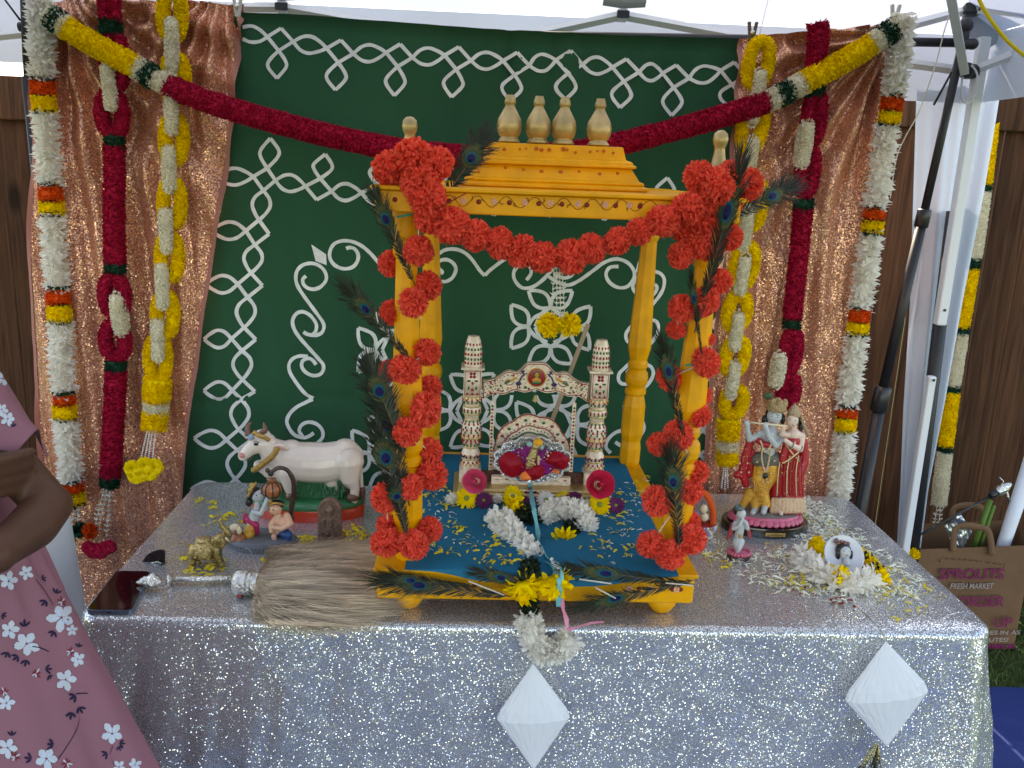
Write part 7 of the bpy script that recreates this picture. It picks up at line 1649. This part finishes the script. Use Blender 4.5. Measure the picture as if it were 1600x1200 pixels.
# flutter sleeves
slv = []
for s_ in (1, -1):
    def sf(u, v, s_=s_):
        a = -2.1+u*4.2; out = Vector((s_*math.cos(a), math.sin(a), 0)); sh_ = Vector(X(.140*s_, .03, 1.335))
        w_ = .070+.062*v+.010*math.sin(u*19)*v; return sh_+Vector((out.x*w_*1.02, out.y*w_*.95, -.020-.125*v+.035*math.sin(u*15+1)*v*v-.012*abs(math.sin(a))))
    b = MB(); b.grid(sf, 60, 16, thick=(0, 0, .0015)); o = b.build('flutter_sleeve', M['dress'], wm); slv.append(b)
from mathutils.bvhtree import BVHTree
def bvh(mbs):
    V = []; F = []
    for m_ in mbs:
        off = 0
        Vv = np.concatenate(m_.V); o_ = len(V); V += [Vector(v) for v in Vv]
        for f, _ in m_.F: F += [tuple(int(x)+o_ for x in r) for r in f]
    return BVHTree.FromPolygons(V, F)
T_ = bvh([db]); T2_ = bvh(slv)
FP = MB()
def proj(poly, mi, tree, org, dirf):
    V = []
    for p in poly:
        o_, d_ = dirf(p); h_ = tree.ray_cast(o_, d_)
        if h_[0] is None: return
        n_ = h_[1]; n_ = n_ if n_.dot(d_) < 0 else -n_
        V.append(h_[0]+n_*.0012)
    if max((V[0]-v).length for v in V) > .10: return
    FP.add(V, [tuple(range(len(V)))], mi)
def petal2(cx, cy, a, l, w): 
    u = (math.cos(a), math.sin(a)); n_ = (-u[1], u[0])
    return [(cx+u[0]*l*t+n_[0]*w*s_, cy+u[1]*l*t+n_[1]*w*s_) for t, s_ in ((.05, 0), (.35, .42), (.75, .5), (1, .12), (.98, -.15), (.7, -.5), (.35, -.4))]
def flower2(cx, cy, R_, tree, dirf, kind=0, rot=0):
    R_ = R_*.88
    if kind == 0:
        for k in range(5):
            a = rot+k*2*PI/5+rnd(-.12, .12); proj(petal2(cx, cy, a, R_*rnd(.85, 1.1), R_*.62), 0, tree, None, dirf)
        for k in range(5): a = rot+k*2*PI/5+rnd(-.2, .2); proj(petal2(cx, cy, a, R_*.70, R_*.14), 1, tree, None, dirf)
        proj([(cx+R_*.10*math.cos(t), cy+R_*.10*math.sin(t)) for t in np.linspace(0, 5.2, 6)], 3, tree, None, dirf)
    elif kind == 1:
        for k in range(7): proj(petal2(cx, cy, rot+k*.9, R_*rnd(.5, .8), R_*.18), 3 if k % 3 else 0, tree, None, dirf)
    else:
        for k in range(3): proj(petal2(cx, cy, rot+(k-1)*.75, R_*rnd(.8, 1.0), R_*.30), 2, tree, None, dirf)
camdir = lambda p: (CAMLOC, ray(p[0], p[1]).normalized())
class _D: pass
dress_print_dir = camdir
for (x, y, r, k) in ((15, 985, 18, 0), (41, 1006, 24, 0), (95, 965, 25, 0), (13, 908, 17, 0), (102, 1062, 20, 0), (121, 1030, 14, 0), (110, 1018, 12, 1), (96, 940, 13, 1), (56, 1052, 14, 1), (175, 1146, 20, 0), (10, 1098, 15, 0), (6, 1080, 12, 1), (12, 1168, 18, 0), (24, 1182, 14, 1), (72, 1185, 22, 0), (104, 1192, 15, 1), (186, 1198, 12, 0), (210, 1195, 12, 0), (40, 895, 13, 0), (112, 985, 10, 0)):
    flower2(x, y, r, T_, camdir, k, rnd(0, 6))
for (x, y, r, a) in ((72, 938, 14, 2.3), (86, 928, 12, -1.2), (38, 980, 15, -1.6), (84, 985, 14, 2.0), (12, 1018, 14, 2.0), (28, 1024, 14, 2.4), (40, 1030, 14, 1.7), (70, 1046, 13, -.1), (118, 1086, 16, 2.5), (110, 1112, 15, 1.6), (122, 1104, 15, 1.0), (84, 1164, 16, 3.3), (50, 1186, 15, 3.4), (168, 1176, 13, 2.6), (186, 1160, 12, .2), (122, 1012, 10, -1.4), (2, 960, 12, .4), (18, 1150, 12, -1.5), (75, 1055, 10, .9), (185, 1165, 10, 1.2), (2, 870, 12, 1), (64, 905, 10, -.4)):
    flower2(x, y, r, T_, camdir, 2, a)
for L in ([(123, 1112), (122, 1130), (114, 1150), (98, 1175), (90, 1186)], [(55, 905), (70, 925), (82, 945)], [(176, 1165), (172, 1180), (178, 1195)], [(50, 1010), (62, 1012), (76, 1018)], [(118, 1084), (128, 1083), (137, 1083)], [(20, 1010), (28, 1008)]):
    P = catmull([(p[0], p[1], 0) for p in L], 5)
    for i in range(len(P)-1): a_, c2_ = P[i], P[i+1]; proj([(a_.x, a_.y-.9), (c2_.x, c2_.y-.9), (c2_.x+.3, c2_.y+.9), (a_.x+.3, a_.y+.9)], 2, T_, None, camdir)
for (x, y, r, k) in ((4, 592, 14, 0), (12, 655, 14, 0), (2, 640, 12, 0), (20, 668, 9, 2), (18, 590, 6, 2)): flower2(x, y, r, T2_, camdir, k, rnd(0, 6))
# rest of the dress, seen only from other positions
for i in range(70):
    a = rnd(0, 2*PI); z0 = rnd(.4, 1.25)
    if -1.9 < a-2*PI < .3 or a < .3: 
        if z0 < 1.0: continue
    def dirf(p, a=a, z0=z0):
        t = a+p[0]*.9; o_ = Vector((PX_+math.cos(t)*1.2, PYY+math.sin(t)*1.2, z0+p[1])); return o_, (Vector((PX_, PYY, z0+p[1]))-o_).normalized()
    flower2(0, 0, rnd(.02, .035), T_, dirf, random.choice((0, 0, 2, 1)), rnd(0, 6))
tag(FP.build('floral_print', [M['print_dull'], M['printblue'], M['navy'], M['printred']], wm, smooth=False), kind='stuff')

# ---------------------------------------------------------------- sub-parts
def nest(child, par):
    for o in [x for x in SC.objects if x.name.split('.')[0] == child and x.parent is not None]:
        c = [q for q in o.parent.children if q.name.split('.')[0] == par]
        if not c: continue
        if len(c) > 1:
            mid_ = lambda t: sum((Vector(k) for k in t.bound_box), Vector())/8+Vector(t.location)
            c.sort(key=lambda t: (mid_(t)-mid_(o)).length)
        if Vector(c[0].location).length < 1e-9 and tuple(c[0].scale) == (1, 1, 1): o.parent = c[0]
for a, b_ in (('lettering', 'front_panel'), ('small_print', 'front_panel'), ('magenta_strip', 'front_panel'), ('inner_ear', 'ear'), ('column_cap', 'column'), ('column_enamel', 'column'), ('arch_enamel', 'arch'), ('bell', 'arch'), ('seat_enamel', 'seat'), ('backrest_enamel', 'backrest'),
              ('platform_enamel', 'platform'), ('strap_enamel', 'hanging_strap'), ('screen', 'body'), ('charging_port', 'body'), ('speaker_grille', 'body'), ('plate_lettering', 'name_plate'), ('kolam_print', 'cloth'), ('kite_print', 'cloth'), ('care_label', 'corner_sleeve'), ('floral_print', 'dress'), ('carved_relief', 'slab'), ('pot_rope', 'hanging_pot'),
              ('hem', 'fabric'), ('blue_forehead_mark', 'body'), ('red_dot', 'body'), ('mouth_line', 'body'), ('red_stone', 'ferrule'), ('hoof', 'body'), ('pearl_edging', 'fan_skirt'), ('flower_eye', 'petals'), ('tusk', 'body'), ('tail_tuft', 'body'), ('eyebrow', 'body'), ('string', 'none')): nest(a, b_)
